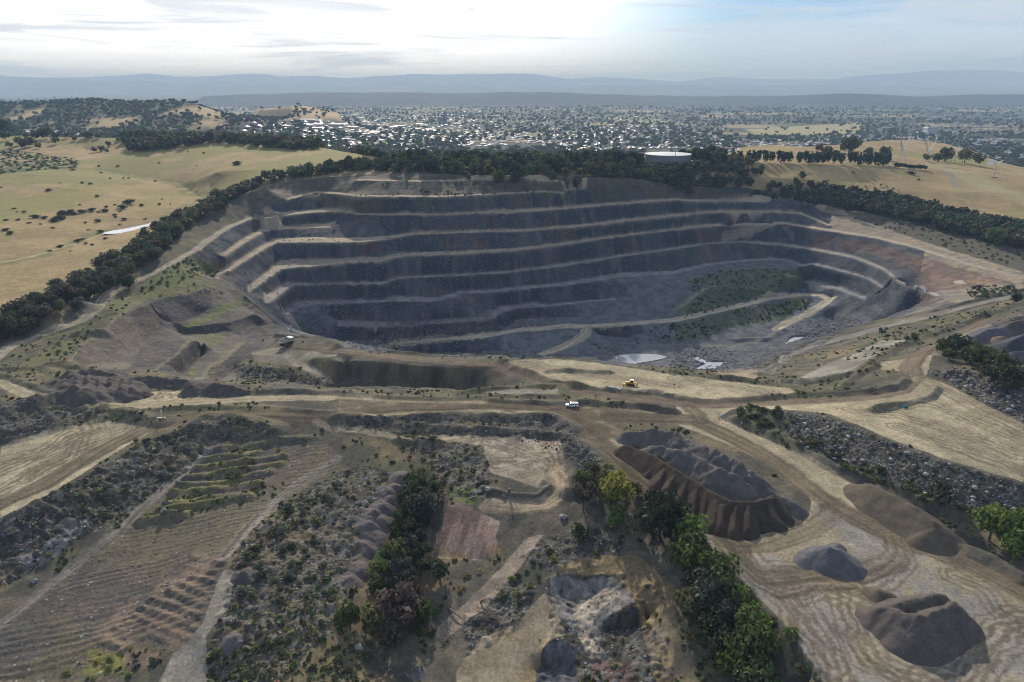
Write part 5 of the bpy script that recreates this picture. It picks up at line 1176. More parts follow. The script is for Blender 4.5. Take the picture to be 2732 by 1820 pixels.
def merged(name, items, lo, m, label=None):
    """many far plants as one mesh: items of (x, y, z_centre, rx, rz, colour, rot, variant)"""
    Vs, Fs, Cs, n = [], [], [], 0
    for x, y, z, rx, rz, col, rot, var in items:
        V, F_, Cc = lo(var)
        c, s = math.cos(rot), math.sin(rot)
        W = np.empty_like(V); W[:, 0] = (V[:, 0] * c - V[:, 1] * s) * rx + x; W[:, 1] = (V[:, 0] * s + V[:, 1] * c) * rx + y; W[:, 2] = V[:, 2] * rz + z
        Vs.append(W); Fs.append(F_ + n); Cs.append(Cc * np.array(col)); n += len(V)
    me = npmesh(name, np.concatenate(Vs), np.concatenate(Fs), False, np.concatenate(Cs))
    return obj(name, me, None, m, kind='stuff')
def in_view(x, y, z, mx=0.02):
    d = (x, y, z - CAM_H); f = d[1] * cp - d[2] * sp
    if f <= 0: return False
    u, v = d[0] / f, (d[1] * sp + d[2] * cp) / f
    return abs(u) < CX / F_PX * (1 + mx) and -CY / F_PX * (1 + mx) < v < CY / F_PX
def psize(t): return t[2] * math.sqrt(t[3] / t[2]) / math.hypot(t[0], t[1])
view_trees = sorted([t for t in TREES if in_view(t[0], t[1], gz(t[0], t[1]) + t[3] * .5)], key=psize, reverse=True)
seen = set(map(id, view_trees[:300]))
# named single trees stay things whatever their size
single = [t for t in TREES if t[7] is None and id(t) not in seen]
for t in view_trees[:300] + single: place_tree(t)
ids = seen | set(map(id, single))
items = []
for t in TREES:
    if id(t) in ids: continue
    x, y, r, h, shape, kind, label, group = t
    ch = h * .52
    items.append((x, y, gz(x, y) + h - ch, r * 1.12, ch, [c * (.75 + .5 * rr.random()) for c in KCOL[kind]], rr.random() * 6.28, (shape, int(rr.integers(0, 3)))))
merged('woodland', items, lambda v: LO[v[0]][v[1]], M_LEAFMIX)

# ------------------------------------------------------------------ shrubs and scrub
SHRUBS = []
def pshrub(tg, x, y, w, kind='dark'):
    sx, sy = px(tg, x, y); sw = w * VIEWS[tg][2]
    X, Y = hit(sx, sy + sw * .25); dist = math.hypot(X, Y)
    SHRUBS.append((X, Y, sw * dist / F_PX * .5, sw * dist / F_PX * .36, kind, 'dark rounded shrub dotted over the golden paddock near the narrow pond', 'shrubs dotted over the golden paddock'))
for x, y, w in ((900, 618, 70), (855, 655, 60), (990, 642, 35), (640, 675, 50), (430, 695, 70), (410, 730, 80), (490, 690, 65), (520, 700, 40), (570, 685, 50), (725, 680, 50), (800, 710, 30), (805, 725, 24), (310, 730, 40), (240, 720, 60), (385, 745, 60), (130, 745, 30), (40, 745, 30), (170, 690, 30), (100, 665, 25), (680, 750, 45), (865, 740, 40), (1012, 738, 26), (1110, 637, 28), (1188, 637, 15), (1130, 602, 18), (365, 800, 30), (70, 835, 46), (40, 815, 40), (820, 370, 24), (705, 417, 22), (690, 370, 22), (503, 396, 28), (575, 487, 25), (630, 493, 28), (680, 580, 30), (840, 685, 25), (595, 765, 24), (1383, 608, 28), (835, 780, 22), (555, 640, 20), (680, 690, 24), (205, 765, 28), (285, 775, 22), (545, 890, 50), (580, 880, 36), (345, 960, 30), (420, 930, 40), (700, 825, 44), (735, 875, 30), (490, 965, 16), (1420, 280, 20), (1110, 350, 18), (1660, 345, 70), (1640, 350, 30), (1310, 272, 14), (1370, 370, 16), (860, 455, 18), (900, 455, 20), (770, 457, 18), (800, 640, 22), (740, 655, 30), (1085, 475, 22), (345, 535, 40), (420, 490, 14), (615, 815, 20), (120, 690, 16), (10, 520, 18), (640, 920, 30), (600, 910, 30)):
    pshrub('A', x, y, w)
for x, y, w in ((1205, 198, 24), (1590, 200, 50), (1645, 248, 24), (905, 205, 14)): pshrub('C', x, y, w)
def scrub_zone(sg, spacing, rmin, rmax, kinds, label, group, seed, keep=1.0):
    def f(g, r):
        if r.random() > keep: return
        rad = rmin + (rmax - rmin) * r.random() ** 1.6
        SHRUBS.append((g[0], g[1], rad, rad * (.7 + .4 * r.random()), kinds[int(r.integers(0, len(kinds)))], label, group))
    fill(path(*sg), spacing, f, seed)
SZ = [
    ((('C', [(60, 935), (330, 868), (640, 850), (850, 905), (850, 985), (640, 1010), (400, 1100), (40, 1190), (160, 1040)]),), 4.6, .9, 2.4, ('dark', 'mid', 'olive', 'straw'), 'green shrub on the overgrown waste mound inside the pit', 'shrubs on the waste mound inside the pit', .75),
    ((('C', [(0, 1240), (180, 1190), (330, 1260), (200, 1330), (0, 1340)]), ), 4.4, 1.0, 2.4, ('dark', 'mid'), 'dark shrub on the bank under the pit floor haul loop', 'shrubs under the pit floor haul loop', .85),
    ((('C', [(380, 1150), (600, 1090), (930, 1050), (900, 1110), (700, 1180), (470, 1240)]), ), 4.4, 1.0, 2.4, ('dark', 'mid'), 'dark shrub on the bank under the pit floor haul loop', 'shrubs under the pit floor haul loop', .75),
    ((('B', [(1950, 1340), (2100, 1290), (2352, 1260), (2352, 1390), (2150, 1390)]), ), 5, 1.0, 2.4, ('dark', 'mid'), 'dark shrub on the bank under the pit floor haul loop', 'shrubs under the pit floor haul loop', .7),
    ((('A', [(960, 1220), (1130, 1110), (1360, 990), (1540, 1080), (1400, 1160), (1250, 1200), (1010, 1270)]),), 4.2, .8, 2.2, ('mid', 'olive', 'dark'), 'leafy green shrub below the perimeter road on the pit edge', 'shrubs below the perimeter road', .75),
    ((('A', [(750, 1390), (1000, 1300), (1400, 1180), (1700, 1280), (1400, 1250), (1000, 1320)]),), 5, .5, 1.3, ('mid', 'straw'), 'leafy green shrub below the perimeter road on the pit edge', 'shrubs below the perimeter road', .5),
    ((('D', [(60, 480), (330, 330), (560, 225), (620, 240), (400, 420), (220, 510)]),), 4.5, .6, 1.6, ('olive', 'dark', 'straw'), 'scrubby bush between the perimeter road and the brown cut', 'bushes between perimeter road and brown cut', .6),
    ((('C', [(1050, 380), (1500, 480), (1900, 545), (2354, 720), (2354, 860), (1900, 720), (1500, 600), (1150, 500)]),), 7, .7, 2.4, ('dark', 'olive'), 'dark shrub on the brown slope below the broad tree belt', 'shrubs on the brown slope below the belt', .7),
    ((('C', [(1960, 990), (2100, 960), (2300, 980), (2300, 1010), (2050, 1060), (1960, 1030)]),), 4, 1, 2.6, ('dark', 'mid'), 'green shrub at the foot of the red soil face', 'shrubs at the foot of the red face', .8),
    ((('B', [(250, 290), (1000, 285), (1800, 310), (2352, 330), (2352, 395), (1700, 410), (900, 470), (880, 385), (300, 350)]), ), 8, .8, 2.6, ('dark', 'mid', 'olive'), 'dark shrub on the upper benches under the rim woods', 'shrubs on the upper benches', .6),
    ((('B', [(100, 370), (900, 365), (1500, 340), (1500, 352), (900, 385), (120, 385)]),), 5, .6, 1.5, ('olive', 'mid'), 'low shrub strung along an upper bench edge', 'low shrubs along bench edges', .6),
    ((('B', [(300, 690), (600, 625), (1300, 600), (2300, 500), (2300, 515), (1300, 622), (600, 645)]),), 6, .5, 1.2, ('olive', 'mid'), 'low shrub strung along an upper bench edge', 'low shrubs along bench edges', .5),
    ((('B', [(1200, 740), (1500, 705), (1850, 655), (2352, 590), (2352, 640), (1900, 700), (1500, 745)]),), 7, .7, 1.9, ('olive', 'dark', 'mid'), 'low shrub strung along an upper bench edge', 'low shrubs along bench edges', .5),
    ((('C', [(1500, 1260), (1800, 1190), (2354, 1060), (2354, 1100), (1900, 1250), (1500, 1380), (1200, 1480), (1150, 1450)]),), 5, .5, 1.7, ('olive', 'dark', 'straw'), 'low bush on the scrubby bank between the two haul roads', 'bushes between the two haul roads', .6),
    ((('F', [(400, 490), (520, 470), (720, 500), (760, 600), (900, 690), (1250, 840), (1600, 990), (1900, 1110), (2100, 1200), (2050, 1260), (1700, 1120), (1200, 930), (900, 770), (640, 650), (430, 550)]),), 2.2, .7, 2.0, ('dark', 'olive', 'mid'), 'green bush along the ditch at the rock slope\'s foot', 'bushes along the rock slope ditch', .75),
    ((('I', [(500, 920), (680, 1080), (860, 1290), (930, 1400), (850, 1500), (760, 1400), (640, 1200), (500, 1030), (400, 860)]),), 3.0, 1.1, 2.5, ('straw', 'olive', 'mid', 'straw'), 'yellow green bush on the bank below the stockpile yard edge', 'yellow green bushes below the yard edge', .9),
    ((('H', [(500, 30), (700, 130), (780, 280), (900, 330), (760, 320), (640, 180), (520, 130)]),), 3.2, .5, 1.4, ('mid', 'straw', 'olive'), 'small leafy bush between the gully trees and bare plateau', 'small bushes at the plateau edge', .7),
    ((('E', [(400, 680), (560, 650), (700, 680), (680, 730), (420, 710)]),), 2.6, .5, 1.5, ('mid', 'olive'), 'small upright bush on the low bank above the gully', 'small bushes on the low bank', .9),
    ((('E', [(1650, 1000), (1850, 860), (2000, 960), (2200, 1130), (2150, 1250), (2000, 1150), (1850, 1100)]),), 3.4, .5, 1.5, ('olive', 'straw', 'dark'), 'rough bush on the slope beside the brown haul track', 'rough bushes beside the haul track', .6),
    ((('H', [(1180, 900), (1300, 720), (1500, 600), (1650, 560), (1500, 750), (1420, 900), (1250, 1000), (1100, 1000)]),), 3.4, .6, 1.9, ('dark', 'olive', 'yellow', 'dark'), 'dark bush on the ridge beside the pale diagonal track', 'bushes beside the pale diagonal track', .75),
    ((('H', [(860, 760), (1100, 740), (1080, 800), (950, 900), (820, 920)]),), 3.6, .5, 1.3, ('olive', 'straw'), 'dark bush on the ridge beside the pale diagonal track', 'bushes beside the pale diagonal track', .6),
    ((('G', [(1650, 700), (1900, 420), (2200, 250), (2352, 300), (2200, 600), (2000, 1000), (1750, 1150)]),), 3.6, .7, 2.3, ('dark', 'dark', 'olive', 'grey'), 'low weed clump on the dumped ridge beside the ripped field', 'weed clumps on the dumped ridge', .6),
    ((('H', [(0, 1100), (200, 1000), (330, 1200), (700, 1200), (640, 1100), (760, 900), (800, 1000), (700, 1250), (400, 1400), (0, 1400)]),), 3.6, .6, 1.7, ('dark', 'olive', 'mid'), 'low dark bush filling the gully under the trees', 'bushes filling the gully', .7),
    ((('D', [(1050, 1200), (1200, 1160), (1290, 1200), (1180, 1300), (1030, 1350)]),), 3.2, .5, 1.3, ('straw', 'mid'), 'pale weed clump beside the track at the ripped field', 'pale weed clumps at the ripped field', .6),
    ((('G', [(450, 1500), (700, 1310), (860, 1350), (880, 1500), (700, 1568), (450, 1568)]),), 3.2, .5, 1.4, ('straw', 'yellow', 'mid'), 'yellow green weed clump at the near end of the ripped field', 'weed clumps at the field\'s near end', .6),
    ((('E', [(100, 370), (900, 420), (1200, 395), (1200, 415), (900, 440), (0, 405)]),), 3.4, .4, 1.0, ('straw', 'olive'), 'dry grass clump on the earth bank beside the main road', 'grass clumps on the main road bank', .7),
    ((('E', [(450, 95), (800, 80), (1200, 95), (1400, 110), (1150, 130), (700, 125)]),), 3.4, .4, 1.1, ('straw', 'olive'), 'dry grass clump on the earth bank above the pit floor', 'grass clumps on the bank above the pit', .7),
    ((('E', [(1950, 20), (2352, -30), (2352, 30), (2000, 50)]),), 4, .6, 1.6, ('dark', 'mid'), 'dark shrub on the bank under the pit floor haul loop', 'shrubs under the pit floor haul loop', .5),
    ((('E', [(1750, 60), (1800, 40), (1950, 80), (1900, 130), (1780, 110)]),), 3.4, .5, 1.2, ('bright', 'straw'), 'bright green tuft at the edge of the pit pond', 'tufts at the pit pond edge', .7),
    ((('H', [(1100, 1420), (1400, 1180), (1480, 1250), (1300, 1500)]),), 4, .4, .9, ('straw', 'yellow'), 'dry yellow tuft on the stripped ground beside the small pits', 'dry tufts beside the small pits', .5),
    ((('H', [(2050, 800), (2352, 1000), (2352, 1500), (2200, 1400)]),), 4, .4, 1.1, ('straw', 'olive', 'yellow'), 'dry yellow tuft on the stripped ground beside the small pits', 'dry tufts beside the small pits', .5),
    ((('H', [(1850, 480), (2100, 560), (2200, 700), (2000, 680), (1800, 600)]),), 3.6, .5, 1.4, ('olive', 'dark'), 'dark bush among fallen branches below the small trees', 'bushes among the fallen branches', .6),
    ((('C', [(1380, 250), (1600, 380), (1700, 480), (1500, 470), (1200, 400), (1150, 350)]),), 6, .8, 2.2, ('dark', 'olive', 'mid'), 'dark shrub on the brown slope below the broad tree belt', 'shrubs on the brown slope below the belt', .5),
    ((('A', [(1700, 640), (1850, 560), (2100, 520), (1850, 600), (1720, 680)]),), 5, .6, 1.6, ('mid', 'olive'), 'green shrub between the rim trees and the top bench', 'shrubs beside the top bench', .6),
]
for k, (sg, sp_, r0, r1, kd, lb, gp, kp) in enumerate(SZ): scrub_zone(sg, sp_, r0, r1, kd, lb, gp, 300 + k, kp)
scz = path(('A', [(0, 255), (200, 275), (380, 310), (550, 330), (530, 400), (300, 400), (0, 430)]))
fill(scz, 8, lambda g, r: SHRUBS.append((g[0], g[1], 1.6 + 2 * r.random(), 1.6, 'dark', 'dark shrub in the thicket on the far paddock', 'shrubs in the far paddock thicket')) if r.random() < .7 else None, 399)
vs = sorted([s for s in SHRUBS if in_view(s[0], s[1], gz(s[0], s[1]) + .5)], key=lambda s: s[2] / math.hypot(s[0], s[1]), reverse=True)
top = set(map(id, vs[:290])); items = []
for s in SHRUBS:
    x, y, r, h, kind, label, group = s; z = gz(x, y)
    if id(s) in top:
        me = HI['bush'][int(rr.integers(0, 2))]
        o = bpy.data.objects.new('shrub', me); C.objects.link(o); tag(o, label, 'shrub', group)
        o.location = (x, y, z + h * .42); o.scale = (r * 1.1, r * (.9 + .3 * rr.random()), h * .85); o.rotation_euler = (0, 0, float(rr.random() * 6.28))
        o.material_slots[0].link = 'OBJECT'; o.material_slots[0].material = LEAF[kind]
    else: items.append((x, y, z + h * .4, r * 1.1, h * .85, [c * (.75 + .5 * rr.random()) for c in KCOL[kind]], rr.random() * 6.28, ('bush', int(rr.integers(0, 3)))))
merged('scrub', items, lambda v: LO[v[0]][v[1]], M_LEAFMIX)
# low weeds and grass tussocks over the unworked ground in front
wx_ = rr.uniform(-300, 330, 60000); wy_ = 1 / rr.uniform(1 / 430, 1 / 112, 60000); wi, wj = to_ij(wx_, wy_)
wm = bil((CLS == 0).astype(np.float32) * np.clip(1 - 1.5 * field * (1 - upper) - pit, 0, 1) * smooth(N_A + .9 * N_B, -.1, .7) * (COL[..., 1] > .6 * COL[..., 0]), wi, wj)
wok = (rr.random(60000) < wm * .55) & (np.abs(wx_ / wy_) < .95); wz_ = ground(wx_, wy_); items = []
wk = ('olive', 'grey', 'dark', 'olive', 'dark', 'straw')
for k in np.nonzero(wok)[0]:
    w_ = .3 + .9 * rr.random() ** 2; c_ = KCOL[wk[int(rr.integers(0, 6))]]
    items.append((wx_[k], wy_[k], wz_[k] + w_ * .25, w_, w_ * .6, [q_ * (.65 + .5 * rr.random()) for q_ in c_], rr.random() * 6.28, int(rr.integers(0, 4))))
print('weeds', len(items)); merged('weeds', items, lambda v: LO2[v], M_LEAFMIX)

# ------------------------------------------------------------------ loose rock
def rock_v(seed, n=1):
    bm = bmesh.new(); bmesh.ops.create_icosphere(bm, subdivisions=n, radius=1.0)
    r = np.random.default_rng(seed); V = np.array([v.co[:] for v in bm.verts]); F_ = np.array([[v.index for v in f.verts] for f in bm.faces]); bm.free()
    cut = r.normal(size=(7, 3)); cut /= np.linalg.norm(cut, axis=1)[:, None]
    for c in cut:
        d = V @ c; V = V - np.maximum(d - (.55 + .25 * r.random()), 0)[:, None] * c
    return V * np.array([1, .8, .7])
ROCKS = [rock_v(k) for k in range(6)]
_bm = bmesh.new(); bmesh.ops.create_icosphere(_bm, subdivisions=1, radius=1.0); ROCKF = np.array([[v.index for v in f.verts] for f in _bm.faces]); _bm.free()
RK = []
def rocks(sg, spacing, r0, r1, keep, cols, seed):
    def f(g, r):
        if r.random() > keep: return
        s = r0 + (r1 - r0) * r.random() ** 2.6
        c = cols[int(r.integers(0, len(cols)))]
        RK.append((g[0], g[1], s, c, r.random() * 6.28, int(r.integers(0, 6))))
    fill(path(*sg), spacing, f, seed)
gR, dR, pR, bR = (.165, .165, .175), (.085, .084, .09), (.32, .31, .30), (.125, .105, .09)
RZ = [
    ((('F', [(740, 510), (1000, 530), (1400, 685), (1800, 840), (2354, 1005), (2354, 1270), (1900, 1130), (1500, 1000), (1150, 870), (930, 770), (730, 650)]),), 1.7, .3, 1.15, .85, (gR, dR, gR, pR)),
    ((('F', [(1690, 235), (1950, 220), (2200, 295), (2354, 345), (2354, 575), (2100, 450), (1900, 335)]),), 1.7, .4, 1.5, .9, (gR, pR, gR, dR)),
    ((('D', [(0, 745), (430, 715), (690, 780), (690, 825), (400, 890), (0, 1000)]),), 1.6, .25, .9, .75, (gR, dR, bR)),
    ((('D', [(0, 1540), (600, 1240), (1000, 1000), (1350, 880), (1500, 900), (1480, 1020), (1390, 1090)]), ('G', [(950, 340), (690, 500), (330, 700), (0, 920)])), 1.9, .18, .7, .6, (dR, bR, bR)),
    ((('G', [(1450, 1400), (1600, 800), (1960, 330), (2352, 100), (2352, 1250), (1950, 1568), (1430, 1568)]),), 2.8, .12, .5, .22, (dR, bR, dR)),
    ((('E', [(420, 620), (900, 640), (1560, 690), (1700, 780), (1850, 880), (1700, 900), (1570, 800), (1200, 690), (500, 680)]),), 1.5, .25, .8, .85, (dR, gR, dR)),
    ((('E', [(1560, 680), (1700, 740), (1860, 880), (1700, 960), (1600, 860)]),), 1.4, .25, .8, .9, (dR, gR, gR)),
    ((('H', [(1480, 860), (1560, 820), (1930, 830), (2150, 1080), (2300, 1350), (2352, 1500), (1850, 1500), (1700, 1200), (1500, 1080)]),), 1.9, .12, .55, .7, (gR, dR, bR)),
    ((('D', [(1660, 455), (2300, 545), (2300, 605), (1660, 560)]),), 2.0, .3, 1.1, .8, (dR, gR)),
    ((('F', [(0, 80), (350, 60), (420, 140), (330, 240), (120, 220), (0, 190)]),), 2.6, .4, 1.2, .85, (gR, dR, gR)),
    ((('E', [(2100, 200), (2352, 120), (2352, 215), (2200, 205)]),), 2.6, .4, 1.2, .85, (gR, dR, gR)),
    ((('B', [(40, 1380), (330, 1340), (500, 1360), (400, 1420), (320, 1480), (120, 1440)]),), 2.4, .4, 1.3, .85, (gR, pR, gR)),
    ((('B', [(1180, 1300), (1260, 1235), (1560, 1235), (1500, 1262), (1280, 1290)]),), 2.4, .4, 1.2, .85, (gR, pR)),
    ((('B', [(1000, 1520), (1420, 1470), (1400, 1500), (1000, 1540)]), ), 3, .3, .9, .6, (gR, pR)),
    ((('C', [(720, 1260), (1000, 1130), (1240, 1140), (1280, 1210), (960, 1320), (780, 1340)]),), 3.0, .4, 1.3, .7, (dR, gR)),
    ((('A', [(1950, 1400), (2050, 1370), (2352, 1340), (2352, 1568), (1900, 1568)]),), 4, .3, 1.1, .6, (gR, dR, pR)),
    ((('C', [(2120, 1200), (2250, 1180), (2354, 1180), (2354, 1200), (2200, 1230), (2100, 1270)]),), 2.0, .3, 1.0, .9, (pR, gR)),
    ((('D', [(690, 775), (1150, 830), (1130, 870), (900, 850), (690, 820)]),), 1.7, .2, .7, .8, (dR, gR)),
]
for k, (sg, spc, r0, r1, kp, cols) in enumerate(RZ): rocks(sg, spc, r0, r1, kp, cols, 600 + k)
# bench floors and toes carry scattered spill
for k, (sg, spc) in enumerate((((('A', [(1500, 1100), (1900, 860), (2352, 800), (2352, 1400), (1900, 1400)]),), 7), ((('B', [(0, 480), (1300, 600), (2352, 740), (2352, 900), (1200, 1180), (0, 1280)]),), 7), ((('C', [(0, 700), (700, 680), (1300, 800), (1600, 980), (1200, 1000), (700, 800), (0, 900)]),), 7))):
    rocks(sg, spc, .25, 1.3, .55, (gR, dR), 640 + k)
n = len(RK); RX = np.array([(a[0], a[1]) for a in RK]); RZZ = ground(RX[:, 0], RX[:, 1])
Vs, Fs, Cs = [], [], []
for k, (x, y, s, c, rot, var) in enumerate(RK):
    V = ROCKS[var]; cc, ss = math.cos(rot), math.sin(rot)
    W = np.empty_like(V); W[:, 0] = (V[:, 0] * cc - V[:, 1] * ss) * s + x; W[:, 1] = (V[:, 0] * ss + V[:, 1] * cc) * s + y; W[:, 2] = V[:, 2] * s + RZZ[k] + s * .18
    Vs.append(W); Fs.append(ROCKF + len(V) * k); Cs.append(np.tile(np.array(c) * (.7 + .6 * rr.random()), (len(V), 1)))
M_ROCK = ground_mat('rock_surface', .1, False)
obj('rubble', npmesh('rubble', np.concatenate(Vs), np.concatenate(Fs), False, np.concatenate(Cs)), None, M_ROCK, kind='stuff')
M_BOULDER = worn('boulder_rock', (.27, .26, .25), .9, 0, .3, 1.2); M_BOULDER_D = worn('dark_boulder_rock', (.13, .12, .115), .9, 0, .3, 1.2)
for k, (tg, x, y, w, mm, lb) in enumerate((('H', 150, 1310, 62, M_BOULDER, 'pale grey boulder at the foot of the large rust brown tree'), ('H', 2232, 665, 36, M_BOULDER, 'pale rounded boulder beside the dark tree belt'), ('H', 1050, 218, 40, M_BOULDER, 'white topped boulder on the bare plateau edge'), ('H', 990, 240, 42, M_BOULDER_D, 'dark boulder left of the white topped one on the plateau edge'), ('H', 1165, 268, 30, M_BOULDER_D, 'small dark boulder below the upright stump on the plateau'), ('H', 1575, 405, 56, M_BOULDER, 'flat white rock beside the curved plateau track'), ('G', 1140, 370, 44, M_BOULDER_D, 'flat topped slab of rock at the windrow field edge'), ('G', 240, 860, 40, M_BOULDER, 'pale boulder on the dark bank beside the field track'), ('G', 1150, 310, 36, M_BOULDER_D, 'dark upright boulder where the track meets the windrows'))):
    X, Y, z = spot(tg, x, y + w * .3); r = w * VIEWS[tg][2] * math.sqrt(X * X + Y * Y + 15000) / F_PX * .5
    bm = bmesh.new(); bmesh.ops.create_icosphere(bm, subdivisions=3, radius=1.0); me = bpy.data.meshes.new('boulder'); bm.to_mesh(me); bm.free()
    V = np.empty(len(me.vertices) * 3, np.float32); me.vertices.foreach_get('co', V); V = V.reshape(-1, 3); q_ = np.random.default_rng(60 + k)
    for c in q_.normal(size=(9, 3)):
        c = c / np.linalg.norm(c); V = V - np.maximum(V @ c - (.5 + .3 * q_.random()), 0)[:, None] * c
    V = V * np.array([1, .8, .75]) * r * 1.15; me.vertices.foreach_set('co', V.astype(np.float32).ravel()); me.update()
    o = obj('boulder', me, None, mm); o.location = (X, Y, z + r * .3); o.rotation_euler = (0, 0, k * 1.3); tag(o, lb, 'boulder')

# ------------------------------------------------------------------ stockpiles and dumped heaps
def pile_mat(name, c1, c2, c3=None, scale=.35):
    m = mat(name, c1, .95, 0, .1); L = m.node_tree.links; b = m.node_tree.nodes['Principled BSDF']
    geo = nod(m, 'ShaderNodeNewGeometry'); n1 = nod(m, 'ShaderNodeTexNoise'); n1.inputs['Scale'].default_value = scale; n1.inputs['Detail'].default_value = 8; n1.inputs['Roughness'].default_value = .65
    L.new(geo.outputs['Position'], n1.inputs['Vector'])
    cr = nod(m, 'ShaderNodeValToRGB'); cr.color_ramp.elements[0].position = .36; cr.color_ramp.elements[1].position = .64
    cr.color_ramp.elements[0].color = (*c1, 1); cr.color_ramp.elements[1].color = (*c2, 1)
    L.new(n1.outputs['Fac'], cr.inputs['Fac'])
    n2 = nod(m, 'ShaderNodeTexNoise'); n2.inputs['Scale'].default_value = 3.5; n2.inputs['Detail'].default_value = 5; L.new(geo.outputs['Position'], n2.inputs['Vector'])
    mr = nod(m, 'ShaderNodeMapRange'); mr.inputs['From Min'].default_value = .3; mr.inputs['From Max'].default_value = .7; mr.inputs['To Min'].default_value = .72; mr.inputs['To Max'].default_value = 1.28; L.new(n2.outputs['Fac'], mr.inputs['Value'])
    s = nod(m, 'ShaderNodeVectorMath', operation='SCALE'); L.new(cr.outputs['Color'], s.inputs[0]); L.new(mr.outputs[0], s.inputs['Scale']); L.new(s.outputs[0], b.inputs['Base Color'])
    bp = nod(m, 'ShaderNodeBump'); bp.inputs['Strength'].default_value = .6; bp.inputs['Distance'].default_value = .15; L.new(n2.outputs['Fac'], bp.inputs['Height']); L.new(bp.outputs[0], b.inputs['Normal'])
    return m
PM = {'grey': pile_mat('grey_gravel', (.086, .080, .077), (.132, .121, .114)), 'brown': pile_mat('brown_screenings', (.048, .038, .030), (.074, .058, .044)), 'dark': pile_mat('dark_gravel', (.085, .085, .095), (.125, .122, .13)), 'mixed': pile_mat('brown_grey_gravel', (.078, .067, .060), (.118, .102, .092)), 'tan': pile_mat('tan_gravel', (.085, .072, .055), (.125, .105, .078)), 'purple': pile_mat('purple_gravel', (.105, .09, .088), (.15, .128, .122)), 'spoil': pile_mat('dark_spoil', (.075, .066, .062), (.115, .10, .088)), 'blue': pile_mat('blue_black_gravel', (.05, .055, .065), (.075, .08, .09)), 'red': pile_mat('rusty_gravel', (.15, .11, .085), (.19, .14, .11))}
def pile(name, ridges, kind, label, cat, slope=.66, noise=.35, res=.5, lumps=0.0, pit_c=None, group=None, base=None):
    """heap of loose material: the highest of several ridge lines (X, Y, height), falling at its angle of repose"""
    pts = np.array([p[:2] for r in ridges for p in r]); hm = max(p[2] for r in ridges for p in r)
    m = hm / slope + 1.5
    xs = np.arange(pts[:, 0].min() - m, pts[:, 0].max() + m, res); ys = np.arange(pts[:, 1].min() - m, pts[:, 1].max() + m, res)
    X, Y = np.meshgrid(xs, ys); Hh = np.full(X.shape, -9.0); seed = int(abs(pts[0, 0] * 7)) % 50
    wx = X + .9 * noise * fbm(X, Y, 5, 3, seed); wy = Y + .9 * noise * fbm(X, Y, 5, 3, seed + 9)
    for r in ridges:
        if len(r) == 1: r = [r[0], (r[0][0] + .01, r[0][1], r[0][2])]
        for a, b in zip(r[:-1], r[1:]):
            v = np.array([b[0] - a[0], b[1] - a[1]]); l2 = max(v @ v, 1e-6)
            t = np.clip(((wx - a[0]) * v[0] + (wy - a[1]) * v[1]) / l2, 0, 1)
            d = np.hypot(wx - a[0] - t * v[0], wy - a[1] - t * v[1])
            h = a[2] + (b[2] - a[2]) * t - slope * (np.sqrt(d * d + .12) - .3)
            Hh = np.maximum(Hh, h)
    top = np.clip(Hh / hm, 0, 1)
    Hh = Hh + noise * top * (fbm(X, Y, 4, 4, seed + 20) + .5 * fbm(X, Y, 1.3, 2, seed + 25)) + lumps * smooth(top, .3, .8) * np.abs(fbm(X, Y, 7, 3, seed + 30)) * 2
    if pit_c is not None:
        for cx_, cy_, pr, pd in pit_c: Hh = Hh - pd * np.clip(1.2 - np.hypot(X - cx_, Y - cy_) / pr, 0, 1)
    g0 = ground(X, Y); zz = g0 + np.maximum(Hh, -.25)
    if base is not None: zz = np.maximum(base + Hh, g0 - .25); Hh = zz - g0
    ok = Hh > -.2
    n0 = np.arange(X.size).reshape(X.shape)
    q = np.stack([n0[:-1, :-1], n0[:-1, 1:], n0[1:, 1:], n0[1:, :-1]], -1)
    keep = (ok[:-1, :-1] | ok[:-1, 1:] | ok[1:, 1:] | ok[1:, :-1])
    qk = q[keep]; used, inv = np.unique(qk, return_inverse=True)
    c = np.array([X.mean(), Y.mean(), float(g0.mean())])
    V = np.stack([X, Y, zz], -1).reshape(-1, 3)[used] - c
    o = obj(name, npmesh(name, V, inv.reshape(qk.shape), True), None, PM[kind]); o.location = c
    return tag(o, label, cat, group)
def R3(tg, *pts): return [(*at_z(*px(tg, x, y), z)[:2], z) for x, y, z in pts]
scal = [R3('F', p)[0] for p in ((-160, 900, 2.4), (-90, 955, 2.6), (-20, 1010, 2.6), (50, 1065, 2.6), (115, 1115, 2.6), (180, 1160, 2.6), (250, 1210, 2.6), (340, 1250, 2.6), (430, 1270, 2.6), (515, 1270, 2.6), (595, 1240, 2.6), (665, 1215, 2.5), (735, 1190, 2.4))]
pile('soil_stockpile', [R3('F', (-330, 720, 3.5), (-150, 790, 5), (0, 880, 5.4), (230, 1010, 5.8), (380, 1090, 6), (540, 1100, 5.6), (680, 1070, 4.6))] + [[(x + 1.1 * math.sin(k * 5.3), y + .9 * math.cos(k * 3.7), h * (.85 + .3 * ((k * 7) % 5) / 5)), (x + (3.2 if k < 7 else (1.0 if k < 10 else -.8)), y + 6.5, h + 2.6)] for k, (x, y, h) in enumerate(scal)], 'brown', 'dark brown scalloped stockpile of tipped loads beside the haul road loop', 'stockpile', .92, .22, .36)
pile('gravel_stockpile', [R3('F', (-330, 640, 3), (-180, 622, 4.5), (0, 650, 6), (250, 755, 7.6), (440, 850, 8.0), (520, 905, 7.4)), R3('F', (-150, 725, 4.5), (100, 790, 6.4), (350, 910, 7.2), (470, 970, 6.6)), R3('F', (600, 1010, 3.5), (760, 1080, 3), (830, 1130, 2.5))], 'grey', 'big lumpy grey gravel stockpile rising behind the dark brown one', 'stockpile', .80, .75, .4, .75)
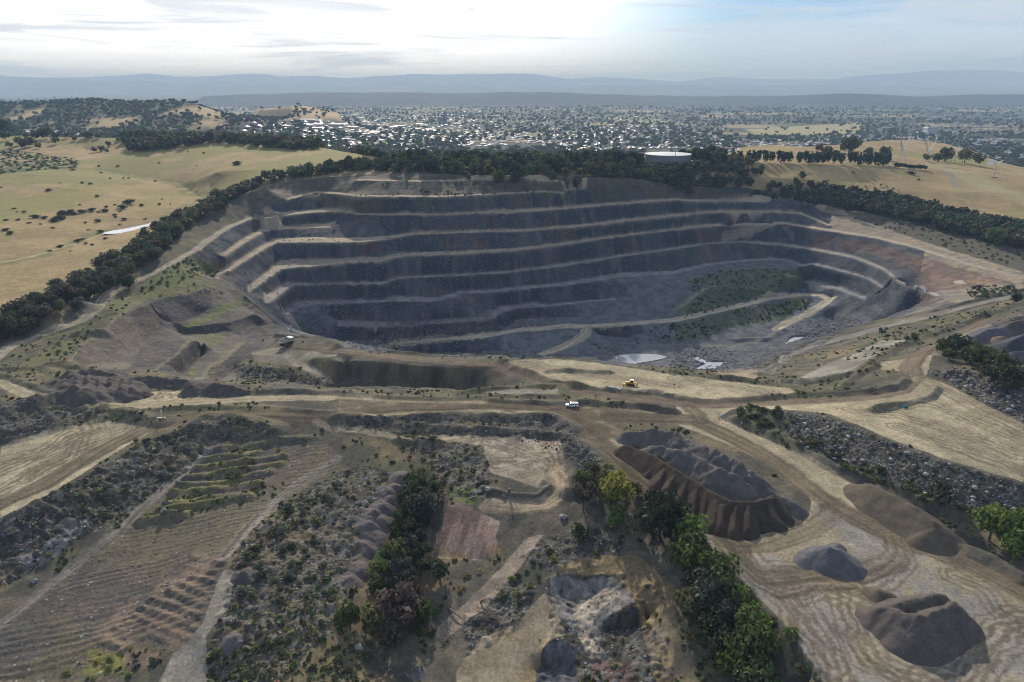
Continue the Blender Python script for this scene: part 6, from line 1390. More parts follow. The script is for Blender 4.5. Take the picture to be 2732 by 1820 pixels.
pile('gravel_pile', [R3('I', (960, 630, 3), (1050, 605, 4.6), (1110, 620, 4.4), (1170, 680, 3.2), (1250, 730, 1.2)), R3('I', (1080, 600, 3), (1100, 580, 1.6))], 'dark', 'blue grey ridged gravel pile inside the looping wheel tracks', 'gravel pile', .7, .3, .35)
pile('gravel_pile', [R3('I', (890, 675, 1.5))], 'dark', 'very small round gravel heap beside the ridged gravel pile', 'gravel pile', .5, .15, .3)
pile('gravel_stockpile', [R3('I', (1400, 1010, 4.2), (1520, 1030, 5.6), (1640, 1075, 6.6), (1770, 1040, 6.0), (1880, 985, 6.0)), R3('I', (1500, 985, 3.6), (1600, 955, 4.8), (1740, 935, 6.0), (1800, 930, 6.0)), R3('I', (1640, 1075, 6.6), (1640, 1150, 4.8), (1690, 1210, 3.2)), R3('I', (1520, 1030, 5.6), (1480, 1100, 3.4))], 'mixed', 'steep brown grey stockpile with a scooped hollow top in the near yard', 'stockpile', .86, .6, .34, .25)
pile('gravel_pile', [R3('I', (1380, 900, 1.6), (1440, 920, 1.2))], 'tan', 'low tan heap touching the scooped stockpile\'s back edge', 'gravel pile', .5, .2, .35)
pile('gravel_stockpile', [R3('I', (1240, 185, 2.5), (1330, 185, 4.5), (1420, 230, 5.2), (1530, 290, 5.2), (1640, 350, 5.4), (1740, 430, 5), (1740, 480, 4), (1690, 510, 3))], 'tan', 'long tan brown gravel stockpile between the road and the rock slope', 'stockpile', .62, .3, .45)
S2 = lambda x, y, z, b: (*at_z(x, y, b + z)[:2], z)
def SB(b, *pts): return [S2(x, y, z, b) for x, y, z in pts]
def GB(*pts):
    out = []
    for x, y, z in pts:
        X, Y = hit(x, y); out.append((X, Y, z))
    return out
pile('gravel_pile', [GB((2671, 918, 4.2))], 'red', 'small rusty brown cone of gravel in the crusher yard', 'gravel pile', .62, .15, .5)
pile('gravel_stockpile', [GB((2690, 945, 7), (2730, 938, 9), (2790, 950, 9)), GB((2700, 965, 5), (2760, 965, 8))], 'blue', 'blue black gravel stockpile at the crusher yard edge', 'stockpile', .7, .3, .6)
pile('gravel_stockpile', [GB((2690, 888, 5), (2720, 884, 6.5), (2790, 888, 7))], 'spoil', 'dark brown dumped bank at the back of the crusher yard', 'stockpile', .7, .5, .6)
pile('gravel_pile', [GB((2605, 906, 2.5), (2640, 897, 4), (2680, 888, 3.5))], 'dark', 'grey gravel bank below the pale boulders at the crusher yard', 'gravel pile', .6, .3, .6)
def DB(tg, *pts):
    out = []
    for x, y, z in pts:
        X, Y = hit(*px(tg, x, y)); out.append((X, Y, z))
    return out
pile('spoil_mound', [DB('D', (390, 600, 3)), DB('D', (460, 640, 3.6), (470, 600, 4)), DB('D', (540, 660, 4), (560, 600, 5)), DB('D', (620, 680, 4), (640, 610, 5.5)), DB('D', (700, 690, 3.8), (720, 620, 5)), DB('D', (780, 690, 3.8), (800, 620, 5)), DB('D', (860, 680, 3.8), (870, 620, 4.5)), DB('D', (930, 665, 3.4), (930, 610, 3.6)), DB('D', (480, 560, 4), (640, 540, 4), (800, 570, 4))], 'spoil', 'largest dark lumpy spoil mound beside the bend of the main road', 'spoil heap', .55, .7, .5, .25)
pile('spoil_mound', [DB('D', (1000, 665, 1.8))], 'brown', 'small brown heap between the two larger spoil mounds', 'spoil heap', .5, .3, .4)
pile('spoil_mound', [DB('D', (900, 590, 3), (1000, 590, 3.6), (1100, 595, 3.8), (1230, 600, 3.6), (1320, 610, 3))], 'spoil', 'long dark spoil ridge in the middle behind the pale clearing', 'spoil heap', .65, .5, .5, .4)
pile('spoil_mound', [DB('D', (1340, 650, 3.6), (1420, 640, 4.2), (1500, 640, 3.8), (1600, 645, 3), (1690, 650, 2))], 'spoil', 'dark spoil ridge beside the road nearest the rubble filled cut', 'spoil heap', .65, .5, .5, .4)
for x, y, h in ((455, 130, 1.7), (420, 195, 1.3), (345, 235, 1.5), (365, 280, 1.4), (335, 330, 1.6), (265, 375, 1.4), (300, 425, 1.7), (235, 455, 1.6), (265, 540, 1.6), (225, 610, 1.4), (170, 765, 1.3), (95, 835, 1.2)):
    pile('gravel_heap', [DB('H', (x, y + 25, h))], 'purple', 'rounded purple grey gravel heap in the row along the tree gully', 'gravel heap', .38, .5, .3, group='purple grey gravel heaps along the gully')
for tg, x, y, h, k, lb in (('G', 1700, 800, 1.6, 'spoil', 'round dark gravel heap where the grey track meets the dumped ridge'), ('G', 480, 450, 1.1, 'grey', 'grey rounded heap against the pale rock cut'), ('G', 1620, 1260, 1.3, 'purple', 'purple heap on the dumped ridge at the near end'), ('G', 1840, 470, 1.1, 'purple', 'purple heap on the dumped ridge beside the curving track'), ('H', 560, 1480, 1.1, 'grey', 'grey low heap on the dry grass in the near gully')):
    pile('gravel_heap', [DB(tg, (x, y + 25, h))], k, lb, 'gravel heap', .5, .3, .35)

# ------------------------------------------------------------------ machines
M_WHITE = worn('white_paint', (.80, .81, .82), .25, 0, .08, 1.2, .5); M_GLASS = mat('dark_glass', (.012, .016, .022), .06, 0, .6); M_TYRE = worn('tyre_rubber', (.022, .022, .023), .85, 0, .3, 3); M_STEEL = worn('bare_steel', (.32, .32, .32), .45, .7, .3, 2)
M_YEL = worn('yellow_paint', (.55, .36, .05), .45, 0, .35, 1.4); M_BLK = worn('black_steel', (.03, .03, .032), .6, .2, .3, 2); M_TRAY = worn('dusty_truck_body', (.36, .33, .27), .6, .1, .3, .8); M_RED = mat('red_lens', (.35, .02, .015), .3); M_RUST = worn('rusty_steel', (.14, .055, .03), .85, .2, .4, 1.5)
M_TIMBER = worn('pale_timber', (.72, .60, .40), .8, 0, .25, 1.2); M_CONC = worn('concrete', (.42, .42, .41), .9, 0, .15, .3); M_ORANGE = mat('orange_plastic', (.6, .16, .02), .5); M_TEAL = worn('teal_plastic', (.02, .28, .27), .5, 0, .2, 1); M_BLUE = mat('pale_blue_sign', (.30, .48, .66), .5); M_WPIPE = mat('white_pipe', (.8, .82, .82), .4)
M_GALV = worn('galvanised_steel', (.42, .43, .44), .5, .5, .15, .5)
def wheel(parent, x, y, r, w, name='wheel', rim=M_STEEL):
    t = MB(); n = 16
    t.tube([(0, -w / 2, 0), (0, -w / 2 + .01, 0), (0, -w * .4, 0), (0, w * .4, 0), (0, w / 2 - .01, 0), (0, w / 2, 0)], [r * .55, r * .9, r, r, r * .9, r * .55], n)
    o = t.build(name, M_TYRE, parent, False); o.location = (x, y, r)
    MB().tube([(0, -w / 2 - .03, 0), (0, w / 2 + .03, 0)], r * .5, 12).build('rim', rim, o)
    return o
# white utility vehicle with canopy, nose towards -X
X, Y, z = spot('S', 1526, 1085)
t = thing('utility_vehicle', 'white dual cab utility vehicle with canopy driving on the dirt junction', 'ute', (X, Y, z), math.radians(176))
b = MB(); b.prism([(2.55, .55), (2.62, .75), (2.5, 1.0), (1.35, 1.12), (-2.5, 1.12), (-2.6, .9), (-2.55, .5)], -.92, .92); b.build('body', M_WHITE, t)
b = MB(); b.prism([(1.4, 1.12), (.75, 1.72), (.5, 1.78), (-.75, 1.78), (-.85, 1.12)], -.80, .80); b.build('cab', M_WHITE, t)
b = MB(); b.prism([(-.80, 1.12), (-.80, 1.80), (-2.35, 1.82), (-2.55, 1.12)], -.84, .84); b.build('canopy', M_WHITE, t)
for s in (-1, 1):
    b = MB(); b.prism([(1.12, 1.18), (.68, 1.62), (.05, 1.66), (.05, 1.18)], s * .80 - .012, s * .80 + .012); b.build('window', M_GLASS, t)
    b = MB(); b.prism([(-.05, 1.18), (-.05, 1.66), (-.68, 1.66), (-.72, 1.18)], s * .80 - .012, s * .80 + .012); b.build('window', M_GLASS, t)
    b = MB(); b.prism([(-.98, 1.25), (-.98, 1.68), (-2.2, 1.68), (-2.32, 1.25)], s * .84 - .012, s * .84 + .012); b.build('canopy_window', M_GLASS, t)
    MB().box((2.52, s * .7, .82), (.12, .32, .18)).build('headlight', M_GLASS, t); MB().box((-2.58, s * .8, .95), (.06, .16, .36)).build('tail_light', M_RED, t)
    MB().box((1.05, s * 1.0, 1.2), (.12, .2, .16)).build('mirror', M_BLK, t)
    for x_ in (1.65, -1.5): wheel(t, x_, s * .82, .39, .26)
b = MB(); b.add([(1.36, -.74, 1.15), (1.36, .74, 1.15), (.80, .70, 1.70), (.80, -.70, 1.70)], [(0, 1, 2, 3)]); o = b.build('windscreen', M_GLASS, t); o.location = (.03, 0, .02)
MB().box((2.62, 0, .62), (.1, 1.7, .25)).build('bumper', M_BLK, t); b = MB()
for y_ in (-.5, .5): b.box((-.9, y_, 1.88), (2.6, .05, .05))
for x_ in (-2.0, -.9, .2): b.box((x_, 0, 1.86), (.05, 1.2, .05))
b.build('roof_rack', M_STEEL, t)
# haul truck, driving away up the ramp
X, Y, z = spot('S', 764, 921)
t = thing('haul_truck', 'rigid dump truck with white canopy on the ramp into the pit', 'dump truck', (X, Y, z), math.radians(60))
b = MB(); b.box((0, 0, 1.25), (8.2, 1.3, .6)).build('chassis', M_BLK, t)
b = MB()   # open body: floor, sides, sloping tail
b.prism([(2.4, 2.0), (2.4, 2.2), (-3.4, 2.5), (-4.6, 3.0), (-4.6, 2.75), (-3.3, 2.0)], -1.7, 1.7)
for s in (-1, 1): b.prism([(2.4, 2.2), (2.5, 3.7), (-3.2, 3.7), (-4.6, 3.25), (-4.6, 3.0), (-3.4, 2.5)], s * 1.75 - .07, s * 1.75 + .07)
b.box((2.45, 0, 2.95), (.14, 3.5, 1.6)); b.build('dump_body', M_TRAY, t)
MB().prism([(2.3, 3.72), (4.3, 3.78), (4.3, 3.9), (2.3, 3.86)], -1.9, 1.9).build('canopy', M_WHITE, t)
b = MB(); b.box((3.5, -.85, 2.5), (1.3, 1.3, 1.7), 0, .9); b.build('cab', M_TRAY, t); MB().box((3.55, -.85, 2.75), (1.34, 1.24, .8), 0, .92).build('window', M_GLASS, t)
MB().box((3.4, .6, 1.9), (1.9, 1.7, .9)).build('engine_hood', M_YEL, t)
MB().box((-4.62, 0, 3.1), (.1, 3.2, .3)).build('tail_edge', M_WHITE, t); MB().box((4.45, 0, 1.3), (.2, 3.2, .6)).build('bumper', M_BLK, t)
for s in (-1, 1):
    wheel(t, 3.1, s * 1.45, .85, .6, rim=M_TRAY); wheel(t, -2.1, s * 1.5, .85, .55, rim=M_TRAY); wheel(t, -2.1, s * .85, .85, .5, rim=M_TRAY)
# bulldozer
X, Y, z = spot('S', 1681, 1029)
t = thing('bulldozer', 'yellow tracked bulldozer parked on the pale dirt platform', 'bulldozer', (X, Y, z), math.radians(172))
for s in (-1, 1):
    b = MB(); b.prism([(1.9, .35), (1.6, .05), (-1.6, .05), (-2.0, .4), (-1.75, .95), (.3, 1.25), (1.7, .95)], s * 1.1 - .28, s * 1.1 + .28); o = b.build('track', M_BLK, t)
    for x_ in (-1.1, -.5, .1, .7, 1.3): MB().tube([(x_, s * 1.4, .35), (x_, s * 1.42, .35)], .2, 10).build('roller', M_YEL, o)
    MB().box((2.0, s * 1.45, .55), (2.6, .16, .26), 0, 1, .05).build('push_arm', M_YEL, t)
b = MB(); b.prism([(2.1, .8), (2.15, 1.75), (.25, 1.95), (.2, .8)], -.55, .55); b.build('engine_hood', M_YEL, t)
b = MB(); b.box((-.75, 0, 1.15), (1.9, 1.4, .9)); b.build('body', M_YEL, t)
b = MB(); b.box((-.6, 0, 2.15), (1.35, 1.3, 1.1), 0, .9); b.build('cab', M_GLASS, t); MB().box((-.6, 0, 2.78), (1.7, 1.6, .12)).build('cab_roof', M_WHITE, t)
MB().tube([(1.1, .25, 1.85), (1.1, .25, 2.9)], .07, 8).build('exhaust', M_BLK, t); MB().box((-1.9, 0, 1.3), (.7, 1.3, .7)).build('fuel_tank', M_YEL, t)
b = MB(); b.prism([(3.35, .1), (3.2, .5), (3.2, 1.0), (3.4, 1.45), (3.28, 1.45), (3.08, 1.0), (3.08, .5), (3.22, .1)], -1.85, 1.85); b.build('blade', M_YEL, t)
b = MB(); b.box((-2.7, 0, .95), (.3, 1.6, .9)); b.build('ripper_frame', M_YEL, t); b = MB(); b.prism([(-3.1, 1.9), (-2.85, 1.9), (-3.1, .4), (-2.8, .1), (-2.9, .05), (-3.35, .4)], -.12, .12); b.build('ripper_shank', M_STEEL, t)
for s in (-1, 1): MB().bar((1.6, s * .75, 1.5), (3.1, s * .9, 1.0), .07).build('blade_ram', M_STEEL, t)
# excavator on the pit floor
X, Y, z = spot('S', 1056, 930)
t = thing('excavator', 'dark tracked excavator with lowered boom on the pit floor road', 'excavator', (X, Y, z), math.radians(200))
for s in (-1, 1): MB().prism([(2.0, .4), (1.7, .05), (-1.7, .05), (-2.0, .4), (-1.7, .8), (1.7, .8)], s * 1.2 - .3, s * 1.2 + .3).build('track', M_BLK, t)
MB().box((-.5, 0, 1.5), (3.6, 2.6, 1.0)).build('body', M_YEL, t); MB().box((.7, .7, 2.3), (1.4, 1.0, 1.4), 0, .9).build('cab', M_GLASS, t); MB().box((-1.9, 0, 1.7), (.9, 2.6, 1.2)).build('counterweight', M_BLK, t)
MB().tube([(.9, -.2, 1.8), (2.6, -.2, 4.2), (4.6, -.2, 4.4)], [.32, .36, .22], 6).build('boom', M_YEL, t); MB().tube([(4.5, -.2, 4.6), (5.6, -.2, 1.6)], [.28, .18], 6).build('stick', M_YEL, t)
MB().prism([(5.3, 1.7), (6.0, 1.6), (6.2, .7), (5.6, .3), (5.1, .8)], -.75, .35).build('bucket', M_BLK, t)

# ------------------------------------------------------------------ posts, signs, small stuff
X, Y, z = spot('D', 1133, 826)
t = thing('timber_post', 'pale square timber post with two boards at its foot beside the dirt road', 'post', (X, Y, z))
MB().box((0, 0, 1.6), (.34, .34, 3.4)).build('post', M_TIMBER, t)
o = MB().box((-.95, -.2, .3), (1.9, .6, .25), .25, 1, .18).build('board', M_TIMBER, t); o = MB().box((.75, .1, .3), (1.1, .55, .25), -.3, 1, -.2).build('board', M_TIMBER, t)
MB().box((.42, .1, 1.0), (.08, .08, 1.9)).build('stake', M_RUST, t)
for k, (sx, sy, lb) in enumerate(((1650, 960, 'rusty double post on the bank in front of the round pit pond'), (1886, 998, 'rusty post with short cross arm in front of the broken puddle'))):
    X, Y, z = spot('S', sx, sy); t = thing('rusty_post', lb, 'post', (X, Y, z))
    MB().box((0, 0, 1.6), (.22, .22, 3.4)).build('post', M_RUST, t); MB().box((.4, .1, .7), (.3, .24, 1.5)).build('base_block', M_RUST, t)
    MB().box((0, 0, 3.2) if k == 0 else (.35, 0, 2.4), (.9 if k == 0 else 1.2, .12, .18)).build('cross_arm', M_BLK, t)
X, Y, z = spot('S', 2412, 1088); t = thing('storage_drum', 'teal plastic drum standing by the short dark earth bank', 'drum', (X, Y, z))
MB().tube([(0, 0, 0), (0, 0, .15), (0, 0, 1.0), (0, 0, 1.1)], [.42, .46, .46, .4], 14).build('drum', M_TEAL, t); MB().tube([(0, 0, 1.1), (0, 0, 1.16)], .2, 10).build('lid', M_BLK, t); MB().box((.95, .1, .2), (.9, .7, .4)).build('tray', M_BLK, t)
def sign(sx, sy, m1, lb, h=1.4, w=.9, cat='sign'):
    X, Y, z = spot('S', sx, sy); t = thing('sign', lb, cat, (X, Y, z), .2)
    for s in (-1, 1): MB().box((s * w * .35, .04, h * .5), (.06, .06, h)).build('post', M_STEEL, t)
    MB().box((0, 0, h * .8), (w, .05, .7)).build('panel', m1, t)
sign(1930, 1116, M_BLUE, 'pale blue blank sign at the tip of the bushy bank by the junction'); sign(1922, 1114, M_WHITE, 'small white sign next to the pale blue one at the junction', 1.1, .7); sign(1978, 1134, M_WHITE, 'white marker sign low on the bank beyond the pale blue sign', 1.3, .5); sign(2532, 974, M_BLUE, 'small pale blue sign at the top of the boulder slope', 1.4, .6)
def cone_marker(sx, sy, m1, lb, h=1.0):
    X, Y, z = spot('S', sx, sy); t = thing('marker_post', lb, 'marker', (X, Y, z))
    MB().box((0, 0, .05), (.55, .55, .1)).build('base', M_BLK, t); MB().tube([(0, 0, .08), (0, 0, h)], [.22, .08], 10).build('post', m1, t)
cone_marker(1918, 1119, M_ORANGE, 'orange marker post beside the white sign at the junction', 1.3); cone_marker(2327, 1096, M_ORANGE, 'orange marker post at the end of the short dark earth bank', 1.2); cone_marker(2540, 981, M_ORANGE, 'orange marker post at the top of the boulder slope', 1.1); cone_marker(1430, 1064, M_YEL, 'yellow marker post on the bank left of the white vehicle', 1.6)
for (a, b, lb) in (((1622, 1033), (1640, 1036), 'longer white pipe lying in front of the bulldozer'), ((1644, 1036), (1655, 1041), 'shorter white pipe lying nearest the bulldozer blade')):
    p0, p1 = spot('S', *a), spot('S', *b); c = [(p0[k] + p1[k]) / 2 for k in range(3)]
    o = MB().tube([(p0[0] - c[0], p0[1] - c[1], p0[2] - c[2] + .28), (0, 0, .3), (p1[0] - c[0], p1[1] - c[1], p1[2] - c[2] + .28)], .28, 10).build('pipe', M_WPIPE); o.location = c; tag(o, lb, 'pipe')
M_DEAD = worn('dead_wood', (.15, .125, .105), .9, 0, .35, 2)
def branches(tg, x, y, w, n, lb, seed, name='branch_pile'):
    X, Y, z = spot(tg, x, y); r = np.random.default_rng(seed); b = MB()
    for k in range(n):
        a = r.random() * 6.28; l = w * (.4 + .6 * r.random()); p = Vector((r.normal() * w * .25, r.normal() * w * .25, .1 + r.random() * .9))
        d = Vector((math.cos(a), math.sin(a), .1 + .35 * r.random())); mid = p + d * l * .5 + Vector(r.normal(size=3)) * .12 * l
        b.tube([p - d * l * .3, mid, mid + d * l * .5 + Vector((0, 0, -.1 * l))], [.12 * (.5 + r.random()), .08, .03], 5)
        for q in range(3): e = mid + d * l * .15 * q; b.tube([e, e + Vector((r.normal() * l * .3, r.normal() * l * .3, .1 + .3 * r.random()))], [.05, .02], 4)
    o = b.build(name, M_DEAD); o.location = (X, Y, z); tag(o, lb, 'dead branches')
branches('H', 1060, 1110, 3.4, 26, 'heap of dead grey branches across the edge of the pale diagonal track', 1); branches('H', 760, 1270, 3.0, 16, 'dark fallen branches at the near end of the pale diagonal track', 2); branches('H', 1760, 555, 3.2, 16, 'thin dead branches heaped below the small tree clump', 3)
p0, p1 = spot('H', 770, 1055), spot('H', 915, 1170); o = MB().tube([(0, 0, .35), ((p1[0] - p0[0]) * .5, (p1[1] - p0[1]) * .5, .5 + (p1[2] - p0[2]) * .5), (p1[0] - p0[0], p1[1] - p0[1], p1[2] - p0[2] + .2)], [.3, .22, .08], 8).build('fallen_log', M_DEAD); o.location = p0; tag(o, 'long dark fallen log lying across the pale diagonal track', 'log')
p0 = spot('H', 1000, 1015); o = MB().tube([(0, 0, 0), (.4, -.3, 1.2), (1.2, -1.0, 2.0)], [.3, .26, .16], 8).build('broken_stump', M_DEAD); o.location = p0; tag(o, 'leaning grey broken stump above the heap of dead branches', 'stump')
p0 = spot('H', 1198, 252); o = MB().tube([(0, 0, -.2), (0, .02, 1.0), (.03, .05, 1.9)], [.5, .46, .42], 9).build('tree_stump', M_DEAD); o.location = p0; tag(o, 'dark upright stump standing on the bare plateau', 'stump')

# ------------------------------------------------------------------ water tank, pylons, poles
TX, TY = at_dist(1783, 409, 830)[:2]; tr_, tz0, th_ = 26.6, 40.0, 9.0
t = thing('water_tank', 'large round concrete water tank with pale shallow cone roof among dark trees', 'water tank', (TX, TY, tz0))
n = 64; b = MB(); b.tube([(0, 0, -1.5), (0, 0, th_)], tr_, n).build('wall', worn('tank_wall', (.17, .18, .20), .8, 0, .12, .1), t)
b = MB(); b.tube([(0, 0, th_), (0, 0, th_ + .5), (0, 0, th_ + .6), (0, 0, th_ + 1.5)], [tr_ + .3, tr_ + .3, tr_ - .3, .3], n).build('roof', worn('roof_sheet', (.52, .52, .50), .5, .2, .08, .2), t)
b = MB(); b.add([(-.4, -.9, th_ + 1.55), (.9, -.9, th_ + 1.55), (.9 + 2.2, -tr_, th_ + .75), (-.4 + 2.2, -tr_, th_ + .75), (-.4, -.9, th_ + 1.75), (.9, -.9, th_ + 1.75), (.9 + 2.2, -tr_, th_ + .95), (-.4 + 2.2, -tr_, th_ + .95)], [(0, 1, 2, 3), (7, 6, 5, 4), (0, 4, 5, 1), (1, 5, 6, 2), (2, 6, 7, 3), (3, 7, 4, 0)]); b.build('walkway', M_WHITE, t)
MX, MY = at_dist(1800.5, 428, 796)[:2]; mz = gz(MX, MY); MH = at_dist(1800.5, 389, 796)[2] - mz; t = thing('light_mast', 'tall pale blue mast standing in front of the round water tank', 'mast', (MX, MY, mz))
MB().tube([(0, 0, -.5), (0, 0, MH)], [.42, .22], 8).build('pole', worn('blue_grey_pole', (.28, .42, .46), .5, .3, .1, .2), t); MB().box((0, 0, MH), (1.6, .5, .5)).build('lamp_head', M_STEEL, t)
X, Y, z = spot('S', 1682, 431); z = gz(X, Y); t = thing('shed', 'small white roofed shed between the tank trees', 'shed', (X, Y + 25, gz(X, Y + 25)))
MB().box((0, 0, 2), (14, 8, 4)).build('wall', M_CONC, t); MB().prism([(-7.5, 4), (0, 6), (7.5, 4), (0, 4.02)], -4.6, 4.6).build('roof', M_WHITE, t)
def lattice(b, p0, p1, w0, w1, n, r=.16):
    p0, p1 = Vector(p0), Vector(p1)
    for k in range(n):
        a, c = p0.lerp(p1, k / n), p0.lerp(p1, (k + 1) / n); wa = w0 + (w1 - w0) * k / n; wc = w0 + (w1 - w0) * (k + 1) / n
        A = [a + Vector((sx * wa, sy * wa, 0)) for sx, sy in ((-1, -1), (1, -1), (1, 1), (-1, 1))]; Cn = [c + Vector((sx * wc, sy * wc, 0)) for sx, sy in ((-1, -1), (1, -1), (1, 1), (-1, 1))]
        for q in range(4): b.bar(A[q], Cn[q], r); b.bar(A[q], Cn[(q + 1) % 4], r * .6); b.bar(Cn[q], Cn[(q + 1) % 4], r * .6)
TOPS = []
for sx, sy, hh, arm, lb, rz in ((2403, 431, 36, 14, 'tall lattice pylon with narrow waist on the golden hill nearer the windbreak row', .1), (2472, 431, 31, 16, 'broad headed lattice pylon on the golden hill beside the scrub line', -.1)):
    X, Y, z = spot('S', sx, sy); t = thing('electricity_pylon', lb, 'pylon', (X, Y, z), rz)
    b = MB(); lattice(b, (0, 0, -1), (0, 0, hh * .42), 4.5, 1.2, 4); b.build('lower_body', M_GALV, t)
    for s in (-1, 1):
        b = MB(); lattice(b, (s * .6, 0, hh * .42), (s * 6.5, 0, hh * .86), .7, .7, 4); lattice(b, (s * 6.5, 0, hh * .86), (s * 8.0, 0, hh * 1.08), .6, .1, 3); b.build('upper_leg', M_GALV, t)
    b = MB()
    for k in range(8):
        x0, x1 = -arm + arm * 2 * k / 8, -arm + arm * 2 * (k + 1) / 8
        for y_ in (-.6, .6): b.bar((x0, y_, hh * .86), (x1, y_, hh * .86), .16); b.bar((x0, y_, hh * .86), ((x0 + x1) / 2, y_, hh * .91), .12); b.bar(((x0 + x1) / 2, y_, hh * .91), (x1, y_, hh * .86), .12)
    b.build('cross_arm', M_GALV, t)
    for x_ in (-arm * .9, 0, arm * .9): MB().tube([(x_, 0, hh * .86), (x_, 0, hh * .86 - 3)], .15, 6).build('insulator', M_STEEL, t); TOPS.append((X + x_, Y, z + hh * .86 - 3))
X, Y, z = spot('S', 2651, 474); t = thing('electricity_pylon', 'slender pole pylon with V shaped head on the pale paddock edge', 'pylon', (X, Y, z))
MB().tube([(0, 0, -1), (0, 0, 17)], [.5, .35], 8).build('pole', M_GALV, t)
for s in (-1, 1): MB().bar((0, 0, 15), (s * 6, 0, 21), .22).build('arm', M_GALV, t)
MB().box((0, 0, .3), (7, 5, .5)).build('footing', worn('bare_footing', (.16, .14, .11), .95, 0, .2, .5), t); TOPS += [(X - 6, Y, z + 21), (X + 6, Y, z + 21)]
M_WIRE = mat('aluminium_wire', (.55, .56, .58), .4, .6)
def wire(a, b_, sag, lb, grp):
    c = [(a[k] + b_[k]) / 2 for k in range(3)]; pts = []
    for k in range(13): u = k / 12; pts.append((a[0] + (b_[0] - a[0]) * u - c[0], a[1] + (b_[1] - a[1]) * u - c[1], a[2] + (b_[2] - a[2]) * u - c[2] - sag * 4 * u * (1 - u)))
    o = MB().tube(pts, .11, 4, False).build('power_line', M_WIRE); o.location = c; tag(o, lb, 'power line', grp)
for k in range(3):
    e = at_dist(2305 + 22 * k, 345 + 2 * k, 2300); wire(TOPS[k], e, 16, 'sagging pale power line from the narrow waisted pylon towards the substation', 'power lines to the substation')
    wire(TOPS[3 + k], at_dist(2395 + 26 * k, 358, 2000), 12, 'sagging pale power line from the broad headed pylon towards the plain', 'power lines from the broad headed pylon')
for k in range(2): wire(TOPS[6 + k], at_dist(2540 + 30 * k, 368, 1700), 7, 'power line from the slender pole pylon over the suburb', 'power lines from the slender pylon'); wire(TOPS[6 + k], (TOPS[6 + k][0] + 240, TOPS[6 + k][1] - 190, TOPS[6 + k][2] - 22), 6, 'power line from the slender pole pylon leaving the frame', 'power lines leaving the frame')
for sx, sy, hh, lb in ((2536, 432, 13, 'left timber power pole by the scrub below the golden hill'), (2545, 436, 12, 'middle timber power pole by the scrub below the golden hill'), (2566, 436, 14, 'right timber power pole by the scrub below the golden hill')):
    X, Y, z = spot('S', sx, sy); t = thing('power_pole', lb, 'power pole', (X, Y, z)); MB().tube([(0, 0, -.5), (0, 0, hh)], [.3, .22], 8).build('pole', M_DEAD, t); MB().box((0, 0, hh - .8), (2.6, .2, .2)).build('cross_arm', M_DEAD, t)

# ------------------------------------------------------------------ suburb on the plain
ROOFS = [worn('roof_pale', (.26, .26, .275), .6, .05, .15, .1), worn('roof_grey', (.26, .27, .30), .45, .1, .15, .1), worn('roof_terracotta', (.27, .13, .09), .6, 0, .2, .1), worn('roof_white', (.34, .34, .345), .55, .05, .06, .1)]
M_WALLH = worn('house_wall', (.40, .36, .32), .85, 0, .2, .1)
def house_me(k, L, W, hw, hr, roof):
    b = MB(); b.box((0, 0, hw / 2 - .5), (L, W, hw + 1)); nwall = len(b.f)
    e = .6; r = max(L / 2 - W / 2, .5)
    b.add([(-L / 2 - e, -W / 2 - e, hw), (L / 2 + e, -W / 2 - e, hw), (L / 2 + e, W / 2 + e, hw), (-L / 2 - e, W / 2 + e, hw), (-r, 0, hw + hr), (r, 0, hw + hr)], [(0, 1, 5, 4), (1, 2, 5), (2, 3, 4, 5), (3, 0, 4), (3, 2, 1, 0)])
    me = bpy.data.meshes.new('house'); me.from_pydata(b.v, [], b.f); me.materials.append(M_WALLH); me.materials.append(roof); me.update()
    for p in me.polygons: p.material_index = 0 if p.index < nwall else 1
    return me
HM = [house_me(0, 16, 11, 3, 2.2, ROOFS[0]), house_me(1, 15, 12, 3, 2.4, ROOFS[1]), house_me(2, 17, 11, 3, 2.4, ROOFS[2]), house_me(3, 20, 10, 3, 1.8, ROOFS[3]), house_me(4, 14, 11, 5.5, 2.2, ROOFS[1]), house_me(5, 14, 10, 3, 2.2, ROOFS[2])]
SHM = [house_me(6, 44, 26, 7, 1.6, ROOFS[3]), house_me(7, 60, 30, 8, 1.6, ROOFS[0]), house_me(8, 34, 22, 7, 1.5, ROOFS[1])]
HL = ['pale roofed house among trees in the suburb beyond the hill', 'dark grey roofed house among trees in the suburb beyond the hill', 'terracotta roofed house among trees in the suburb beyond the hill', 'white roofed house among trees in the suburb beyond the hill', 'two storey grey roofed house in the suburb beyond the hill', 'terracotta roofed house among trees in the suburb beyond the hill']
HG = ['pale roofed houses', 'dark roofed houses', 'terracotta roofed houses', 'white roofed houses', 'two storey houses', 'terracotta roofed houses']
r = np.random.default_rng(77)
N = 22000; iy = r.random(N); YY = 1 / (1 / 1420 + iy * (1 / 7400 - 1 / 1420)); UU = r.uniform(-.86, .86, N); XX = UU * YY
ai, aj = to_ij(XX, YY)
dens = bil(fbm(GX, GY, 700, 3, 201), ai, aj) + .4 * bil(fbm(GX, GY, 180, 2, 203), ai, aj)
ZZ = ground(XX, YY)
def sub_zone(x, y):
    if y < 1900 and x > -330 and x < 430: return False
    if -3300 < x < -760 and 1930 < y < 3100: return False
    if -1250 < x < -620 and 2450 < y < 3300: return False
    s = x / y
    if .30 < s < .50 and 2500 < y < 3900: return False
    if y < 1550 and .36 < s < .60: return False
    return True
lots = [k for k in range(N) if sub_zone(XX[k], YY[k]) and dens[k] > -.05 - .3 * (YY[k] < 2600) and r.random() < .6]
lots.sort(key=lambda k: YY[k])
occ, nh, rest = {}, 0, []
def pick(x):
    return int(r.choice(6, p=(.26, .27, .16, .09, .09, .13)))
